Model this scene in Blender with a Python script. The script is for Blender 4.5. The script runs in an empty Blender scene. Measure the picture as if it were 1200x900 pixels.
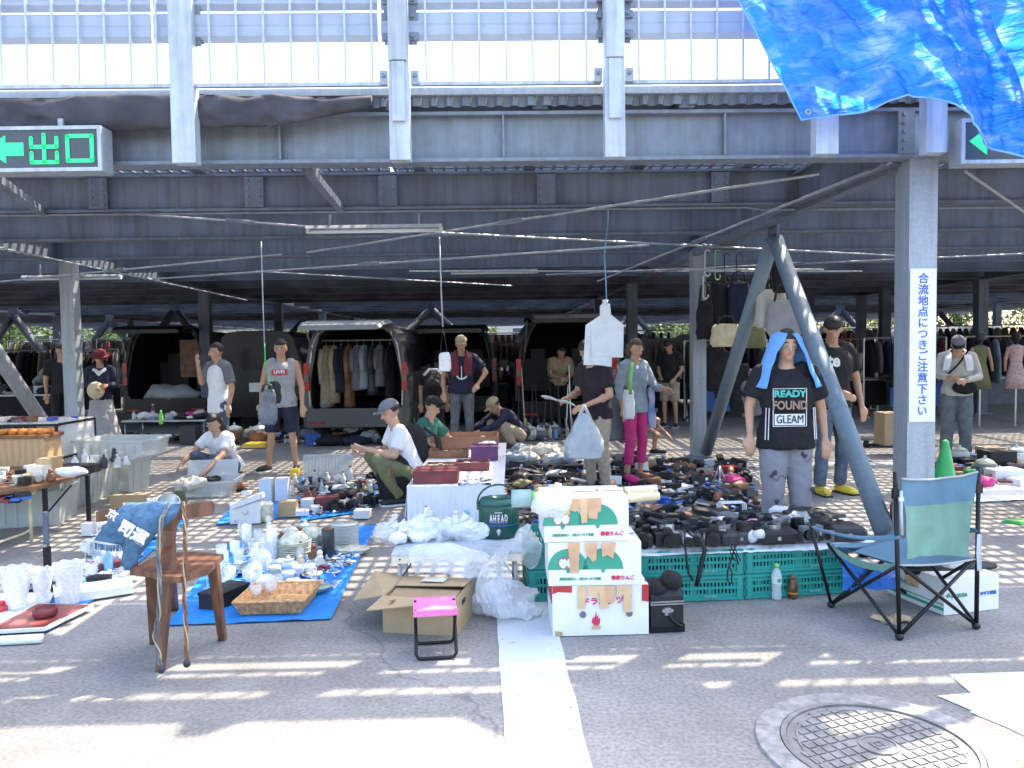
import bpy, math, random
from math import sin, cos, pi, radians, sqrt
from mathutils import Vector, Matrix, noise
V = Vector
S = bpy.context.scene
C = S.collection
random.seed(7)
# ---------------------------------------------------------------- camera
F = 930.0
PITCH = math.atan(45 / F)
ROLL = radians(0.8)
cam = bpy.data.objects.new('camera', bpy.data.cameras.new('camera'))
C.objects.link(cam); S.camera = cam
cam.data.sensor_width = 36; cam.data.lens = F / 1200 * 36
cam.data.clip_end = 2000; cam.data.clip_start = 0.05
RM = Matrix.Rotation(pi / 2 - PITCH, 3, 'X') @ Matrix.Rotation(-ROLL, 3, 'Z')
CP = V((0, 0, 1.5))
cam.matrix_world = Matrix.Translation(CP) @ RM.to_4x4()
# ---------------------------------------------------------------- light
SUN_EL, KX, KY = 57.5, 1.0, 1.0
w = bpy.data.worlds.new('World'); S.world = w; w.use_nodes = True
nt = w.node_tree
sky = nt.nodes.new('ShaderNodeTexSky'); sky.sky_type = 'NISHITA'; sky.sun_disc = False
sky.sun_elevation = radians(SUN_EL); sky.sun_rotation = radians(45)
sky.dust_density = 3.0; sky.ozone_density = 0.3
nt.nodes['Background'].inputs[1].default_value = 0.15
nt.links.new(sky.outputs[0], nt.nodes['Background'].inputs[0])
sl = bpy.data.lights.new('sun', 'SUN'); sl.energy = 2.15; sl.angle = radians(0.5); sl.color = (1, 0.87, 0.68)
so = bpy.data.objects.new('sun', sl); C.objects.link(so)
SUND = V((sin(radians(45)) * cos(radians(SUN_EL)), cos(radians(45)) * cos(radians(SUN_EL)), sin(radians(SUN_EL))))
so.rotation_euler = (-SUND).to_track_quat('-Z', 'Y').to_euler()
S.view_settings.view_transform = 'Standard'; S.view_settings.look = 'None'
S.view_settings.exposure = 2.42; S.view_settings.gamma = 1
S.cycles.max_bounces = 6; S.cycles.transparent_max_bounces = 12
S.cycles.caustics_reflective = False; S.cycles.caustics_refractive = False
# ---------------------------------------------------------------- measuring helpers
def ray(px, py):
    return RM @ V(((px - 600) / F, (450 - py) / F, -1)).normalized()
def G(px, py, z=0.0):
    d = ray(px, py); return CP + d * ((z - CP.z) / d.z)
def P(px, py, Y):
    d = ray(px, py); return CP + d * (Y / d.y)
# ---------------------------------------------------------------- materials
M = {}
def mat(name, col, rough=0.6, metal=0.0, var=0.12, scale=8.0, bump=0.0, bscale=40.0, trans=0.0, alpha=1.0, emit=0.0, kind='noise', col2=None, spec=0.5, streak=0):
    if name in M: return M[name]
    m = bpy.data.materials.new(name); m.use_nodes = True
    n = m.node_tree; b = n.nodes['Principled BSDF']
    b.inputs['Roughness'].default_value = rough; b.inputs['Metallic'].default_value = metal
    b.inputs['Specular IOR Level'].default_value = spec
    tc = n.nodes.new('ShaderNodeTexCoord')
    def tex(sc):
        if kind == 'voronoi':
            t = n.nodes.new('ShaderNodeTexVoronoi'); t.inputs['Scale'].default_value = sc; o = t.outputs['Color']
        elif kind == 'wave':
            t = n.nodes.new('ShaderNodeTexWave'); t.inputs['Scale'].default_value = sc; t.inputs['Distortion'].default_value = 6; t.inputs['Detail'].default_value = 3; o = t.outputs['Fac']
        else:
            t = n.nodes.new('ShaderNodeTexNoise'); t.inputs['Scale'].default_value = sc; t.inputs['Detail'].default_value = 5; o = t.outputs['Fac']
        n.links.new(tc.outputs['Object'], t.inputs['Vector']); return o
    if var > 0 or col2:
        r = n.nodes.new('ShaderNodeValToRGB')
        a = [max(0, c * (1 - var * 1.6)) for c in col]; z = [min(1, c * (1 + var * 1.6)) for c in (col2 or col)]
        if col2: a = col; z = col2
        r.color_ramp.elements[0].color = (*a, 1); r.color_ramp.elements[1].color = (*z, 1)
        r.color_ramp.elements[0].position = 0.3; r.color_ramp.elements[1].position = 0.7
        n.links.new(tex(scale), r.inputs[0]); n.links.new(r.outputs[0], b.inputs['Base Color'])
    else:
        b.inputs['Base Color'].default_value = (*col, 1)
    if streak:
        mp = n.nodes.new('ShaderNodeMapping'); mp.inputs['Scale'].default_value = (9, 9, .7); n.links.new(tc.outputs['Object'], mp.inputs[0])
        t = n.nodes.new('ShaderNodeTexNoise'); t.inputs['Scale'].default_value = 1.6; t.inputs['Detail'].default_value = 7; t.inputs['Roughness'].default_value = .65; n.links.new(mp.outputs[0], t.inputs['Vector'])
        rp_ = n.nodes.new('ShaderNodeValToRGB'); rp_.color_ramp.elements[0].position = .34; rp_.color_ramp.elements[0].color = (1 - streak, (1 - streak) * .96, (1 - streak) * .90, 1); rp_.color_ramp.elements[1].position = .58; rp_.color_ramp.elements[1].color = (1.05, 1.05, 1.05, 1); n.links.new(t.outputs['Fac'], rp_.inputs[0])
        t = n.nodes.new('ShaderNodeTexNoise'); t.inputs['Scale'].default_value = 7; t.inputs['Detail'].default_value = 9; t.inputs['Roughness'].default_value = .75; n.links.new(tc.outputs['Object'], t.inputs['Vector'])
        r2 = n.nodes.new('ShaderNodeMapRange'); r2.inputs[1].default_value = .68; r2.inputs[2].default_value = .76; n.links.new(t.outputs['Fac'], r2.inputs[0])
        x1 = n.nodes.new('ShaderNodeMix'); x1.data_type = 'RGBA'; x1.blend_type = 'MULTIPLY'; x1.inputs[0].default_value = 1; n.links.new(r.outputs[0], x1.inputs[6]); n.links.new(rp_.outputs[0], x1.inputs[7])
        x2 = n.nodes.new('ShaderNodeMix'); x2.data_type = 'RGBA'; n.links.new(r2.outputs[0], x2.inputs[0]); n.links.new(x1.outputs[2], x2.inputs[6]); x2.inputs[7].default_value = (.17, .10, .06, 1); n.links.new(x2.outputs[2], b.inputs['Base Color'])
    if bump:
        bp = n.nodes.new('ShaderNodeBump'); bp.inputs['Strength'].default_value = bump; bp.inputs['Distance'].default_value = 0.01
        t = n.nodes.new('ShaderNodeTexNoise'); t.inputs['Scale'].default_value = bscale; t.inputs['Detail'].default_value = 6
        n.links.new(tc.outputs['Object'], t.inputs['Vector'])
        n.links.new(t.outputs['Fac'], bp.inputs['Height']); n.links.new(bp.outputs[0], b.inputs['Normal'])
    if trans: b.inputs['Transmission Weight'].default_value = trans; b.inputs['IOR'].default_value = 1.2
    if alpha < 1: b.inputs['Alpha'].default_value = alpha
    if emit: b.inputs['Emission Color'].default_value = (*col, 1); b.inputs['Emission Strength'].default_value = emit
    M[name] = m; return m
mat('steel', (0.19, 0.228, 0.285), 0.5, 0.15, 0.07, 10, 0.15, 30, streak=.16)
mat('galv', (0.33, 0.378, 0.43), 0.45, 0.25, 0.03, 60, kind='voronoi', streak=.15)
mat('steel_dark', (0.10, 0.12, 0.16), 0.7, 0.1, 0.3, 1.5)  # bluish lift in this dark tone stands in for haze under the deck
mat('steel_old_shaded', (0.15, 0.185, 0.24), 0.6, 0.1, 0.14, 2.5, streak=.24)  # dimmer steel, shade and haze under the deck mixed into its colour
mat('rail_white', (0.46, 0.52, 0.59), 0.45, 0.1, 0.06, 10, streak=.25)
mat('panel_blue', (0.38, 0.44, 0.55), 0.55, 0.1, 0.04, 5)
mat('black', (0.010, 0.011, 0.014), 0.5, 0, 0.2)
mat('blackm', (0.013, 0.013, 0.016), 0.35, 0.4, 0.1)
mat('darkgrey', (0.034, 0.037, 0.044), 0.5)
mat('grey', (0.15, 0.16, 0.175), 0.6)
mat('silver', (0.42, 0.43, 0.45), 0.3, 0.8, 0.08)
mat('white', (0.66, 0.67, 0.68), 0.5, 0, 0.04)
mat('cream', (0.75, 0.70, 0.58), 0.55, 0, 0.08)
mat('red', (0.45, 0.03, 0.04), 0.45)
mat('maroon', (0.16, 0.03, 0.035), 0.5, 0, 0.2)
mat('brown', (0.20, 0.09, 0.045), 0.5, 0, 0.25)
mat('wood', (0.15, 0.070, 0.040), 0.42, 0, 0.13, 5, 0.1, 60, kind='wave')
mat('lightwood', (0.50, 0.34, 0.18), 0.6, 0, 0.05, 5, kind='wave')
mat('bamboo', (0.66, 0.56, 0.36), 0.55, 0, 0.12, 12)
mat('card', (0.42, 0.31, 0.18), 0.75, 0, 0.06, 6, 0.1, 60)
mat('cardside', (0.36, 0.26, 0.15), 0.75, 0, 0.08, 6)
mat('cartonwhite', (0.78, 0.78, 0.78), 0.6, 0, 0.03, 5)
mat('tape', (0.62, 0.38, 0.22), 0.35, 0, 0.1, 12)
mat('green_print', (0.045, 0.33, 0.22), 0.55, 0, 0.04)
mat('red_print', (0.62, 0.03, 0.10), 0.55, 0, 0.04)
mat('teal', (0.02, 0.30, 0.26), 0.45, 0, 0.08, 6)
mat('teal_dark', (0.01, 0.12, 0.11), 0.6, 0, 0.1)
mat('jug_green', (0.012, 0.075, 0.055), 0.3, 0, 0.08)
mat('pink', (0.80, 0.20, 0.48), 0.6, 0, 0.06)
mat('magenta', (0.55, 0.03, 0.19), 0.7, 0, 0.08)
mat('blue', (0.03, 0.12, 0.45), 0.5)
mat('ltblue', (0.20, 0.42, 0.70), 0.6)
mat('yellow', (0.75, 0.55, 0.06), 0.5)
mat('green', (0.04, 0.42, 0.12), 0.4, 0, 0.05)
mat('ltgreen', (0.25, 0.62, 0.15), 0.45)
mat('olive', (0.16, 0.17, 0.08), 0.8)
mat('khaki', (0.40, 0.32, 0.21), 0.85, 0, 0.1, 20, 0.3, 120)
mat('denim', (0.06, 0.14, 0.24), 0.85, 0, 0.2, 40, 0.3, 150)
mat('jeans', (0.085, 0.115, 0.17), 0.85, 0, 0.25, 12, 0.3, 120)
mat('greyjeans', (0.13, 0.15, 0.17), 0.85, 0, 0.2, 12, 0.3, 120)
mat('cl_black', (0.009, 0.009, 0.012), 0.85, 0, 0.2, 10, 0.3, 60)
mat('cl_navy', (0.014, 0.018, 0.045), 0.85, 0, 0.2, 10, 0.3, 60)
mat('cl_plum', (0.018, 0.012, 0.022), 0.85, 0, 0.2, 10, 0.3, 60)
mat('cl_grey', (0.36, 0.36, 0.38), 0.85, 0, 0.08, 10, 0.3, 60)
mat('cl_bluegrey', (0.26, 0.32, 0.38), 0.85, 0, 0.1, 10, 0.3, 60)
mat('cl_slate', (0.16, 0.17, 0.20), 0.85, 0, 0.1, 10, 0.3, 60)
mat('cl_white', (0.78, 0.78, 0.80), 0.85, 0, 0.04, 10, 0.3, 60)
mat('cl_beige', (0.50, 0.49, 0.45), 0.85, 0, 0.06, 10, 0.3, 60)
mat('cl_teal', (0.02, 0.13, 0.11), 0.85, 0, 0.1, 10)
mat('cl_maroon', (0.17, 0.025, 0.04), 0.85, 0, 0.15, 30, 0.3, 90)
mat('cl_blue', (0.16, 0.38, 0.78), 0.9, 0, 0.05, 30, 0.4, 200)
mat('cl_khaki', (0.42, 0.35, 0.26), 0.85, 0, 0.1, 20, 0.3, 120)
mat('skin', (0.52, 0.30, 0.20), 0.55, 0, 0.06, 12)
mat('lip', (0.42, 0.16, 0.13), 0.5, 0, 0)
mat('hair', (0.012, 0.010, 0.010), 0.5, 0, 0.3, 60, 0.5, 90)
mat('hairbrown', (0.09, 0.05, 0.03), 0.5, 0, 0.3, 60, 0.5, 90)
mat('rubber', (0.015, 0.015, 0.016), 0.8)
mat('lamp_glass', (0.75, 0.78, 0.8), 0.3, 0, 0)
mat('carglass', (0.02, 0.025, 0.03), 0.08, 0, 0, alpha=0.75)
mat('glass', (0.88, 0.93, 0.97), 0.05, 0, 0, alpha=0.28)
mat('cutglass', (0.85, 0.90, 0.96), 0.15, 0, 0.1, 60, 0.6, 60, alpha=0.6)
mat('plastic_clear', (0.80, 0.83, 0.85), 0.3, 0, 0.04, 6, alpha=0.45)
mat('bin', (0.60, 0.64, 0.63), 0.35, 0, 0.08, 4, alpha=0.5)
mat('poly', (0.80, 0.84, 0.88), 0.25, 0, 0.05, 9, 0.8, 30, alpha=0.42)
mat('polywhite', (0.82, 0.85, 0.88), 0.35, 0, 0.05, 9, 0.8, 24, alpha=0.86)
mat('paper', (0.80, 0.82, 0.84), 0.7, 0, 0.04)
mat('tail', (0.42, 0.015, 0.02), 0.2, 0, 0.2)
mat('china', (0.66, 0.67, 0.64), 0.2, 0, 0.04)
mat('chinafloral', (0.42, 0.42, 0.26), 0.25, 0, 0, 26, col2=(0.80, 0.79, 0.72))
mat('signtext', (0.05, 0.14, 0.45), 0.5, 0, 0)
mat('sheet_blue', (0.02, 0.24, 0.72), 0.4, 0, 0.05, 6, 0.25, 40)
mat('camchair_green', (0.15, 0.29, 0.235), 0.8, 0, 0.1, 5, 0.2, 100)
mat('camchair_blue', (0.095, 0.20, 0.28), 0.8, 0, 0.08, 5, 0.2, 100)
mat('wicker', (0.60, 0.34, 0.15), 0.6, 0, 0.25, 40, 0.6, 80)
mat('cloth_white', (0.74, 0.75, 0.80), 0.85, 0, 0.04, 6, 0.4, 25)
mat('blackcloth', (0.06, 0.06, 0.075), 0.85, 0, 0.25, 4, 0.6, 12)
mat('leaf_dry', (0.52, 0.40, 0.24), 0.8, 0, 0.15, 20)
mat('plum', (0.10, 0.03, 0.10), 0.6); mat('orange', (0.6, 0.22, 0.04), 0.5)
mat('van_black', (0.006, 0.007, 0.009), 0.25, 0.3, 0, spec=0.5)
mat('van_grey', (0.10, 0.11, 0.12), 0.3, 0.5, 0)
mat('hatch_grey', (0.22, 0.24, 0.26), 0.3, 0.2, 0.05, 5); mat('van_white', (0.5, 0.52, 0.55), 0.3, 0.1, 0)
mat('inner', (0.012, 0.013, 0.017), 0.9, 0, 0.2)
mat('bark', (0.10, 0.07, 0.05), 0.9, 0, 0.3, 6)
mat('leaf', (0.09, 0.14, 0.035), 0.7, 0, 0.35, 1.5)
mat('concrete', (0.27, 0.268, 0.262), 0.85, 0, 0.2, 25, 0.5, 80)
mat('iron', (0.215, 0.212, 0.208), 0.6, 0.15, 0.2, 12, 0.2, 80)
mat('facade', (0.42, 0.40, 0.37), 0.8, 0, 0.1)
# ---------------------------------------------------------------- mesh builder
class MB:
    def __init__(s): s.v = []; s.f = []; s.mi = []; s.m = 0
    def add(s, vs, fs):
        o = len(s.v); s.v += [V(p) for p in vs]; s.f += [tuple(i + o for i in f) for f in fs]; s.mi += [s.m] * len(fs); return s
    def box(s, c, d, R=None):
        hx, hy, hz = d[0] / 2, d[1] / 2, d[2] / 2; c = V(c)
        vs = [V((x, y, z)) for z in (-hz, hz) for y in (-hy, hy) for x in (-hx, hx)]
        if R is not None: vs = [R @ p for p in vs]
        return s.add([c + p for p in vs], [(0, 2, 3, 1), (4, 5, 7, 6), (0, 1, 5, 4), (2, 6, 7, 3), (0, 4, 6, 2), (1, 3, 7, 5)])
    def bar(s, a, b, w, h, up=V((0, 0, 1))):
        a = V(a); b = V(b); d = b - a; L = d.length; d.normalize()
        x = d.cross(up)
        if x.length < 1e-4: x = d.cross(V((0, 1, 0)))
        x.normalize(); z = x.cross(d)
        return s.box((a + b) / 2, (w, L, h), Matrix((x, d, z)).transposed())
    def loft(s, rings, cap=True, close=True):
        n = len(rings[0]); vs = [p for r in rings for p in r]; fs = []
        for i in range(len(rings) - 1):
            for j in range(n if close else n - 1):
                k = (j + 1) % n; fs.append((i * n + j, i * n + k, (i + 1) * n + k, (i + 1) * n + j))
        if cap and close: fs.append(tuple(reversed(range(n)))); fs.append(tuple((len(rings) - 1) * n + j for j in range(n)))
        return s.add(vs, fs)
    def tube(s, pts, r, n=8, cap=True):
        pts = [V(p) for p in pts]; rs = r if isinstance(r, (list, tuple)) else [r] * len(pts); rings = []; u = None
        for i, p in enumerate(pts):
            d = (pts[min(i + 1, len(pts) - 1)] - pts[max(i - 1, 0)]).normalized()
            if u is None: u = d.orthogonal().normalized()
            else:
                u = (u - d * u.dot(d))
                u = u.normalized() if u.length > 1e-5 else d.orthogonal().normalized()
            v = d.cross(u)
            rings.append([p + (u * cos(2 * pi * k / n) + v * sin(2 * pi * k / n)) * rs[i] for k in range(n)])
        return s.loft(rings, cap)
    def lathe(s, prof, c=(0, 0, 0), n=16, sx=1, sy=1, cap=True):
        c = V(c); return s.loft([[c + V((r * cos(2 * pi * k / n) * sx, r * sin(2 * pi * k / n) * sy, z)) for k in range(n)] for r, z in prof], cap)
    def ball(s, c, r, n=12, m=8, R=None):
        c = V(c); r = r if isinstance(r, (tuple, list, Vector)) else (r, r, r); rings = []
        for i in range(m + 1):
            a = -pi / 2 + pi * i / m; a = max(min(a, pi / 2 - 0.05), -pi / 2 + 0.05)
            ring = [V((r[0] * cos(a) * cos(2 * pi * k / n), r[1] * cos(a) * sin(2 * pi * k / n), r[2] * sin(a))) for k in range(n)]
            rings.append([c + (R @ p if R is not None else p) for p in ring])
        return s.loft(rings)
    def prism(s, poly, o, ux, uy, d):
        # flat outline poly (2-D) at o in the frame ux, uy, thickness vector d
        o = V(o); ux = V(ux); uy = V(uy); d = V(d); n = len(poly)
        a = [o + ux * x + uy * y for x, y in poly]; b = [p + d for p in a]
        return s.add(a + b, [tuple(range(n)), tuple(range(2 * n - 1, n - 1, -1))] + [(i, i + n, (i + 1) % n + n, (i + 1) % n) for i in range(n)])
    def grid(s, fn, nu, nv):
        vs = [fn(i / nu, j / nv) for j in range(nv + 1) for i in range(nu + 1)]; W = nu + 1
        return s.add(vs, [(j * W + i, j * W + i + 1, (j + 1) * W + i + 1, (j + 1) * W + i) for j in range(nv) for i in range(nu)])
    def sheet(s, fn, nu, nv, th=0.003):
        # a grid with thickness along z
        top = [V(fn(i / nu, j / nv)) for j in range(nv + 1) for i in range(nu + 1)]; W = nu + 1; N = len(top)
        fs = []
        for j in range(nv):
            for i in range(nu):
                q = (j * W + i, j * W + i + 1, (j + 1) * W + i + 1, (j + 1) * W + i); fs.append(q); fs.append(tuple(k + N for k in reversed(q)))
        edge = [i for i in range(W)] + [j * W + nu for j in range(1, nv + 1)] + [nv * W + i for i in range(nu - 1, -1, -1)] + [j * W for j in range(nv - 1, 0, -1)]
        for k in range(len(edge)):
            a, b = edge[k], edge[(k + 1) % len(edge)]; fs.append((b, a, a + N, b + N))
        return s.add(top + [p - V((0, 0, th)) for p in top], fs)
    def xf(s, Mx):
        s.v = [Mx @ p for p in s.v]; return s
    def mesh(s, name, m, smooth=False):
        me = bpy.data.meshes.new(name); me.from_pydata([tuple(p) for p in s.v], [], s.f)
        for q in (m if isinstance(m, (list, tuple)) else [m]):
            me.materials.append(M[q] if isinstance(q, str) else q)
        if any(s.mi): me.polygons.foreach_set('material_index', s.mi)
        if smooth: me.polygons.foreach_set('use_smooth', [True] * len(me.polygons))
        me.update(); return me
    def build(s, name, m, parent=None, smooth=False, loc=None, rot=None):
        o = bpy.data.objects.new(name, s.mesh(name, m, smooth)); C.objects.link(o)
        if parent: o.parent = parent
        if loc is not None: o.location = loc
        if rot is not None: o.rotation_euler = rot
        return o
def tag(o, label, cat, group=None):
    o['label'] = label; o['category'] = cat
    if group: o['group'] = group
    return o
def thing(name, label, cat, loc=(0, 0, 0), rz=0, group=None):
    o = bpy.data.objects.new(name, None); C.objects.link(o); o.location = loc; o.rotation_euler = (0, 0, rz); o.empty_display_size = 0.1
    return tag(o, label, cat, group)
def solo(name, mb, m, label, cat, loc=(0, 0, 0), rz=0, group=None, smooth=False):
    o = mb.build(name, m, None, smooth, loc, (0, 0, rz)); return tag(o, label, cat, group)
def structure(name, mb, m, smooth=False):
    o = mb.build(name, m, None, smooth); o['kind'] = 'structure'; return o
def share(name, me, parent, loc=(0, 0, 0), rot=(0, 0, 0)):
    o = bpy.data.objects.new(name, me); C.objects.link(o); o.parent = parent; o.location = loc; o.rotation_euler = rot; return o
def copy_tree(o, parent=None):
    c = o.copy(); C.objects.link(c); c.parent = parent
    for ch in list(o.children): copy_tree(ch, c)
    return c
def text(name, s, size, m, parent, loc, rot=(pi / 2, 0, 0), sx=1, bold=0.0, ext=0.0015, align='CENTER'):
    c = bpy.data.curves.new(name, 'FONT'); c.body = s; c.size = size; c.extrude = ext; c.offset = bold; c.align_x = align; c.align_y = 'CENTER'; c.resolution_u = 3
    t = bpy.data.objects.new(name, c); me = bpy.data.meshes.new_from_object(t)
    bpy.data.objects.remove(t); me.materials.clear(); me.materials.append(M[m])
    o = bpy.data.objects.new(name, me); C.objects.link(o); o.parent = parent; o.location = loc; o.rotation_euler = rot; o.scale = (sx, 1, 1); return o
def nz(p, s=1.0): return noise.noise(V(p) * s)
def crumple(mb, amp, sc, seed=0):
    o = V((seed * 7.3, seed * 3.1, seed * 1.7))
    mb.v = [p + V(noise.noise_vector(p * sc + o)) * amp for p in mb.v]; return mb
# ================================================================ SETTING
def ground_material():
    m = bpy.data.materials.new('asphalt'); m.use_nodes = True; n = m.node_tree; b = n.nodes['Principled BSDF']; L = n.links.new
    tc = n.nodes.new('ShaderNodeTexCoord')
    def tx(k, sc, det=6):
        t = n.nodes.new(k); t.inputs['Scale'].default_value = sc
        if 'Detail' in t.inputs: t.inputs['Detail'].default_value = det
        L(tc.outputs['Object'], t.inputs['Vector']); return t
    big = tx('ShaderNodeTexNoise', 0.5); mid = tx('ShaderNodeTexNoise', 3.5); fine = tx('ShaderNodeTexNoise', 55)
    r1 = n.nodes.new('ShaderNodeValToRGB'); r1.color_ramp.elements[0].color = (0.192, 0.186, 0.178, 1); r1.color_ramp.elements[1].color = (0.30, 0.290, 0.275, 1)
    r1.color_ramp.elements[0].position = 0.35; r1.color_ramp.elements[1].position = 0.65; L(big.outputs['Fac'], r1.inputs[0])
    def mul(a, fac_out, lo, hi, p0=0.3, p1=0.7):
        r = n.nodes.new('ShaderNodeMapRange'); r.inputs[1].default_value = p0; r.inputs[2].default_value = p1; r.inputs[3].default_value = lo; r.inputs[4].default_value = hi
        L(fac_out, r.inputs[0]); x = n.nodes.new('ShaderNodeMix'); x.data_type = 'RGBA'; x.blend_type = 'MULTIPLY'; x.inputs[0].default_value = 1
        L(a, x.inputs[6]); L(r.outputs[0], x.inputs[7]); return x.outputs[2]
    c = mul(r1.outputs[0], mid.outputs['Fac'], 0.86, 1.12); c = mul(c, fine.outputs['Fac'], 0.72, 1.25)
    vo = tx('ShaderNodeTexVoronoi', 95); c = mul(c, vo.outputs['Distance'], 1.7, 1.0, 0.05, 0.16)
    st = tx('ShaderNodeTexNoise', 1.3, 9); st.inputs['Roughness'].default_value = .7; c = mul(c, st.outputs['Fac'], .72, 1.0, .30, .42)
    sp = tx('ShaderNodeTexVoronoi', 1.15); c = mul(c, sp.outputs['Distance'], .62, 1.0, .03, .11)
    # cracks
    wn = tx('ShaderNodeTexNoise', 1.6); mx = n.nodes.new('ShaderNodeMix'); mx.data_type = 'RGBA'; mx.inputs[0].default_value = 0.45
    L(tc.outputs['Object'], mx.inputs[6]); L(wn.outputs['Color'], mx.inputs[7])
    cr = n.nodes.new('ShaderNodeTexVoronoi'); cr.feature = 'DISTANCE_TO_EDGE'; cr.inputs['Scale'].default_value = 0.42; L(mx.outputs[2], cr.inputs['Vector'])
    c = mul(c, cr.outputs['Distance'], 0.7, 1.0, 0.0, 0.004)
    L(c, b.inputs['Base Color']); b.inputs['Roughness'].default_value = 0.85
    bp = n.nodes.new('ShaderNodeBump'); bp.inputs['Strength'].default_value = 0.5; bp.inputs['Distance'].default_value = 0.004
    L(vo.outputs['Distance'], bp.inputs['Height']); L(bp.outputs[0], b.inputs['Normal'])
    return m
M['asphalt'] = ground_material()
structure('ground', MB().grid(lambda u, v: V((-300 + 600 * u, -20 + 620 * v, 0)), 4, 4), 'asphalt')
mat('roadpaint', (0.10, 0.10, 0.10), 0.75, 0, 0, 26, 0.5, 90, col2=(0.56, 0.60, 0.62)); _r = [q for q in M['roadpaint'].node_tree.nodes if q.type == 'VALTORGB'][0]; _r.color_ramp.elements[0].position = .25; _r.color_ramp.elements[1].position = .34
# worn white line running from the crates toward the camera
def strip(pts_l, pts_r, z=0.004, nsub=24):
    mb = MB(); L = []
    for side, pts in ((0, pts_l), (1, pts_r)):
        row = []
        for i in range(nsub + 1):
            t = i / nsub * (len(pts) - 1); k = min(int(t), len(pts) - 2); q = pts[k].lerp(pts[k + 1], t - k)
            row.append(V((q.x + nz((q.x, q.y, side), 14) * 0.008, q.y, z)))
        L.append(row)
    mb.loft([[a, b] for a, b in zip(*L)], cap=False, close=False); return mb
structure('white_line', strip([G(582, 700), G(583, 740), G(587, 800), G(594, 900), G(603, 1050)], [G(637, 700), G(655, 742), G(669, 800), G(694, 900), G(732, 1050)]), 'roadpaint')
structure('parking_line', strip([G(880, 546), G(1020, 545), G(1210, 543)], [G(880, 543), G(1020, 542), G(1210, 540)]), 'roadpaint')
ar = [(1098, 815), (1140, 833), (1136, 834), (1180, 852), (1340, 930), (1340, 770), (1200, 787), (1112, 790), (1138, 812)]
structure('road_arrow', MB().prism([(0, 0)], (0, 0, 0), (0, 0, 0), (0, 0, 0), (0, 0, 0)) if 0 else MB().add([G(x, y, 0.004) for x, y in ar], [tuple(range(len(ar)))]), 'roadpaint')
# manhole: centre and size measured from the picture
mc = G(1030, 876); mc.z = 0
mr = 0.435
ho = thing('manhole', 'round iron manhole cover with square grid studs in a concrete ring', 'manhole', mc, radians(20))
MB().lathe([(mr * 0.80, 0.0), (mr * 0.80, 0.012), (mr, 0.012), (mr + 0.004, 0.0)], n=64, cap=False).build('concrete_ring', 'concrete', ho)
MB().lathe([(mr * 0.79, 0.0), (mr * 0.79, 0.014), (mr * 0.745, 0.014), (mr * 0.745, 0.002)], n=64, cap=False).build('iron_frame', 'iron', ho)
cv = MB().lathe([(mr * 0.74, 0.002), (mr * 0.74, 0.006), (0.001, 0.006)], n=64, cap=False).build('cover', 'iron', ho)
st = MB(); k = 0.047
for i in range(-8, 9):
    for j in range(-8, 9):
        x, y = i * k, j * k; r = sqrt(x * x + y * y)
        if 0.075 < r < mr * 0.68: st.box((x, y, 0.009), (k * 0.80, k * 0.80, 0.003))
o = st.build('studs', 'iron', cv); o['kind'] = 'stuff'
MB().lathe([(0.07, 0.006), (0.07, 0.012), (0.06, 0.012), (0.06, 0.008), (0.001, 0.008)], n=32, cap=False).build('emblem_ring', 'iron', cv)
em = MB()
for x, y, a, b in ((0, 0.022, 0.05, 0.01), (0, -0.022, 0.05, 0.01), (-0.02, 0, 0.01, 0.04), (0.02, 0, 0.01, 0.04), (0, 0, 0.02, 0.012)): em.box((x, y, 0.0095), (a, b, 0.005))
em.build('emblem', 'iron', cv)
MB().tube([(mr * .66 * cos(t), mr * .66 * sin(t), 0.008) for t in [i / 24 * 2 * pi for i in range(25)]], 0.005, 6).build('rim_groove', 'iron', cv)

# ================================================================ PARKING DECK
TH = radians(-1.0)
deck = thing('parking_structure', 'two storey galvanised steel car park with slotted deck over the market', 'car park', (0, 0, 0), -TH)
RI = Matrix.Rotation(TH, 3, 'Z')
ZB, ZT, ZD = 2.70, 3.02, 3.10
ROWS = [5.3 + 1.75 * i for i in range(26)]
def ibeam(a, b, h, wd, tf=0.022, tw=0.014):
    a = V(a); b = V(b); mb = MB(); z = V((0, 0, 1))
    mb.bar(a + z * (tf / 2), b + z * (tf / 2), wd, tf); mb.bar(a + z * (h - tf / 2), b + z * (h - tf / 2), wd, tf)
    mb.bar(a + z * (h / 2), b + z * (h / 2), tw, h - 2 * tf); return mb
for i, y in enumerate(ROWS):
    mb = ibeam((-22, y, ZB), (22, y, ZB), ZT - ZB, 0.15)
    mb.build('beam', 'steel' if i == 0 else ('steel_old_shaded' if i < 5 else 'steel_dark'), deck)  # same beam steel, darker copies further back: shade put into the colour
GX = [-14.4, -5.75, 2.68, 9.7, 16.7]
for x in GX:
    for k in range(12):
        if k == 0 and x != 2.68: continue
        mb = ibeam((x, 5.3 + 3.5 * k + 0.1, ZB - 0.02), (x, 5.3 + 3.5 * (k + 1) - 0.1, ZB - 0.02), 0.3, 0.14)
        mb.build('girder', 'steel_old_shaded' if k < 3 else 'steel_dark', deck)
# joists: short stubs between beam top and deck
jo = MB()
for i in range(-22, 23):
    x = i * 0.95 + 0.3; jo.bar((x, 5.2, 3.05), (x, 47, 3.05), 0.10, 0.05)
o = jo.build('deck_joists', 'steel_dark', deck); o['kind'] = 'stuff'
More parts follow.
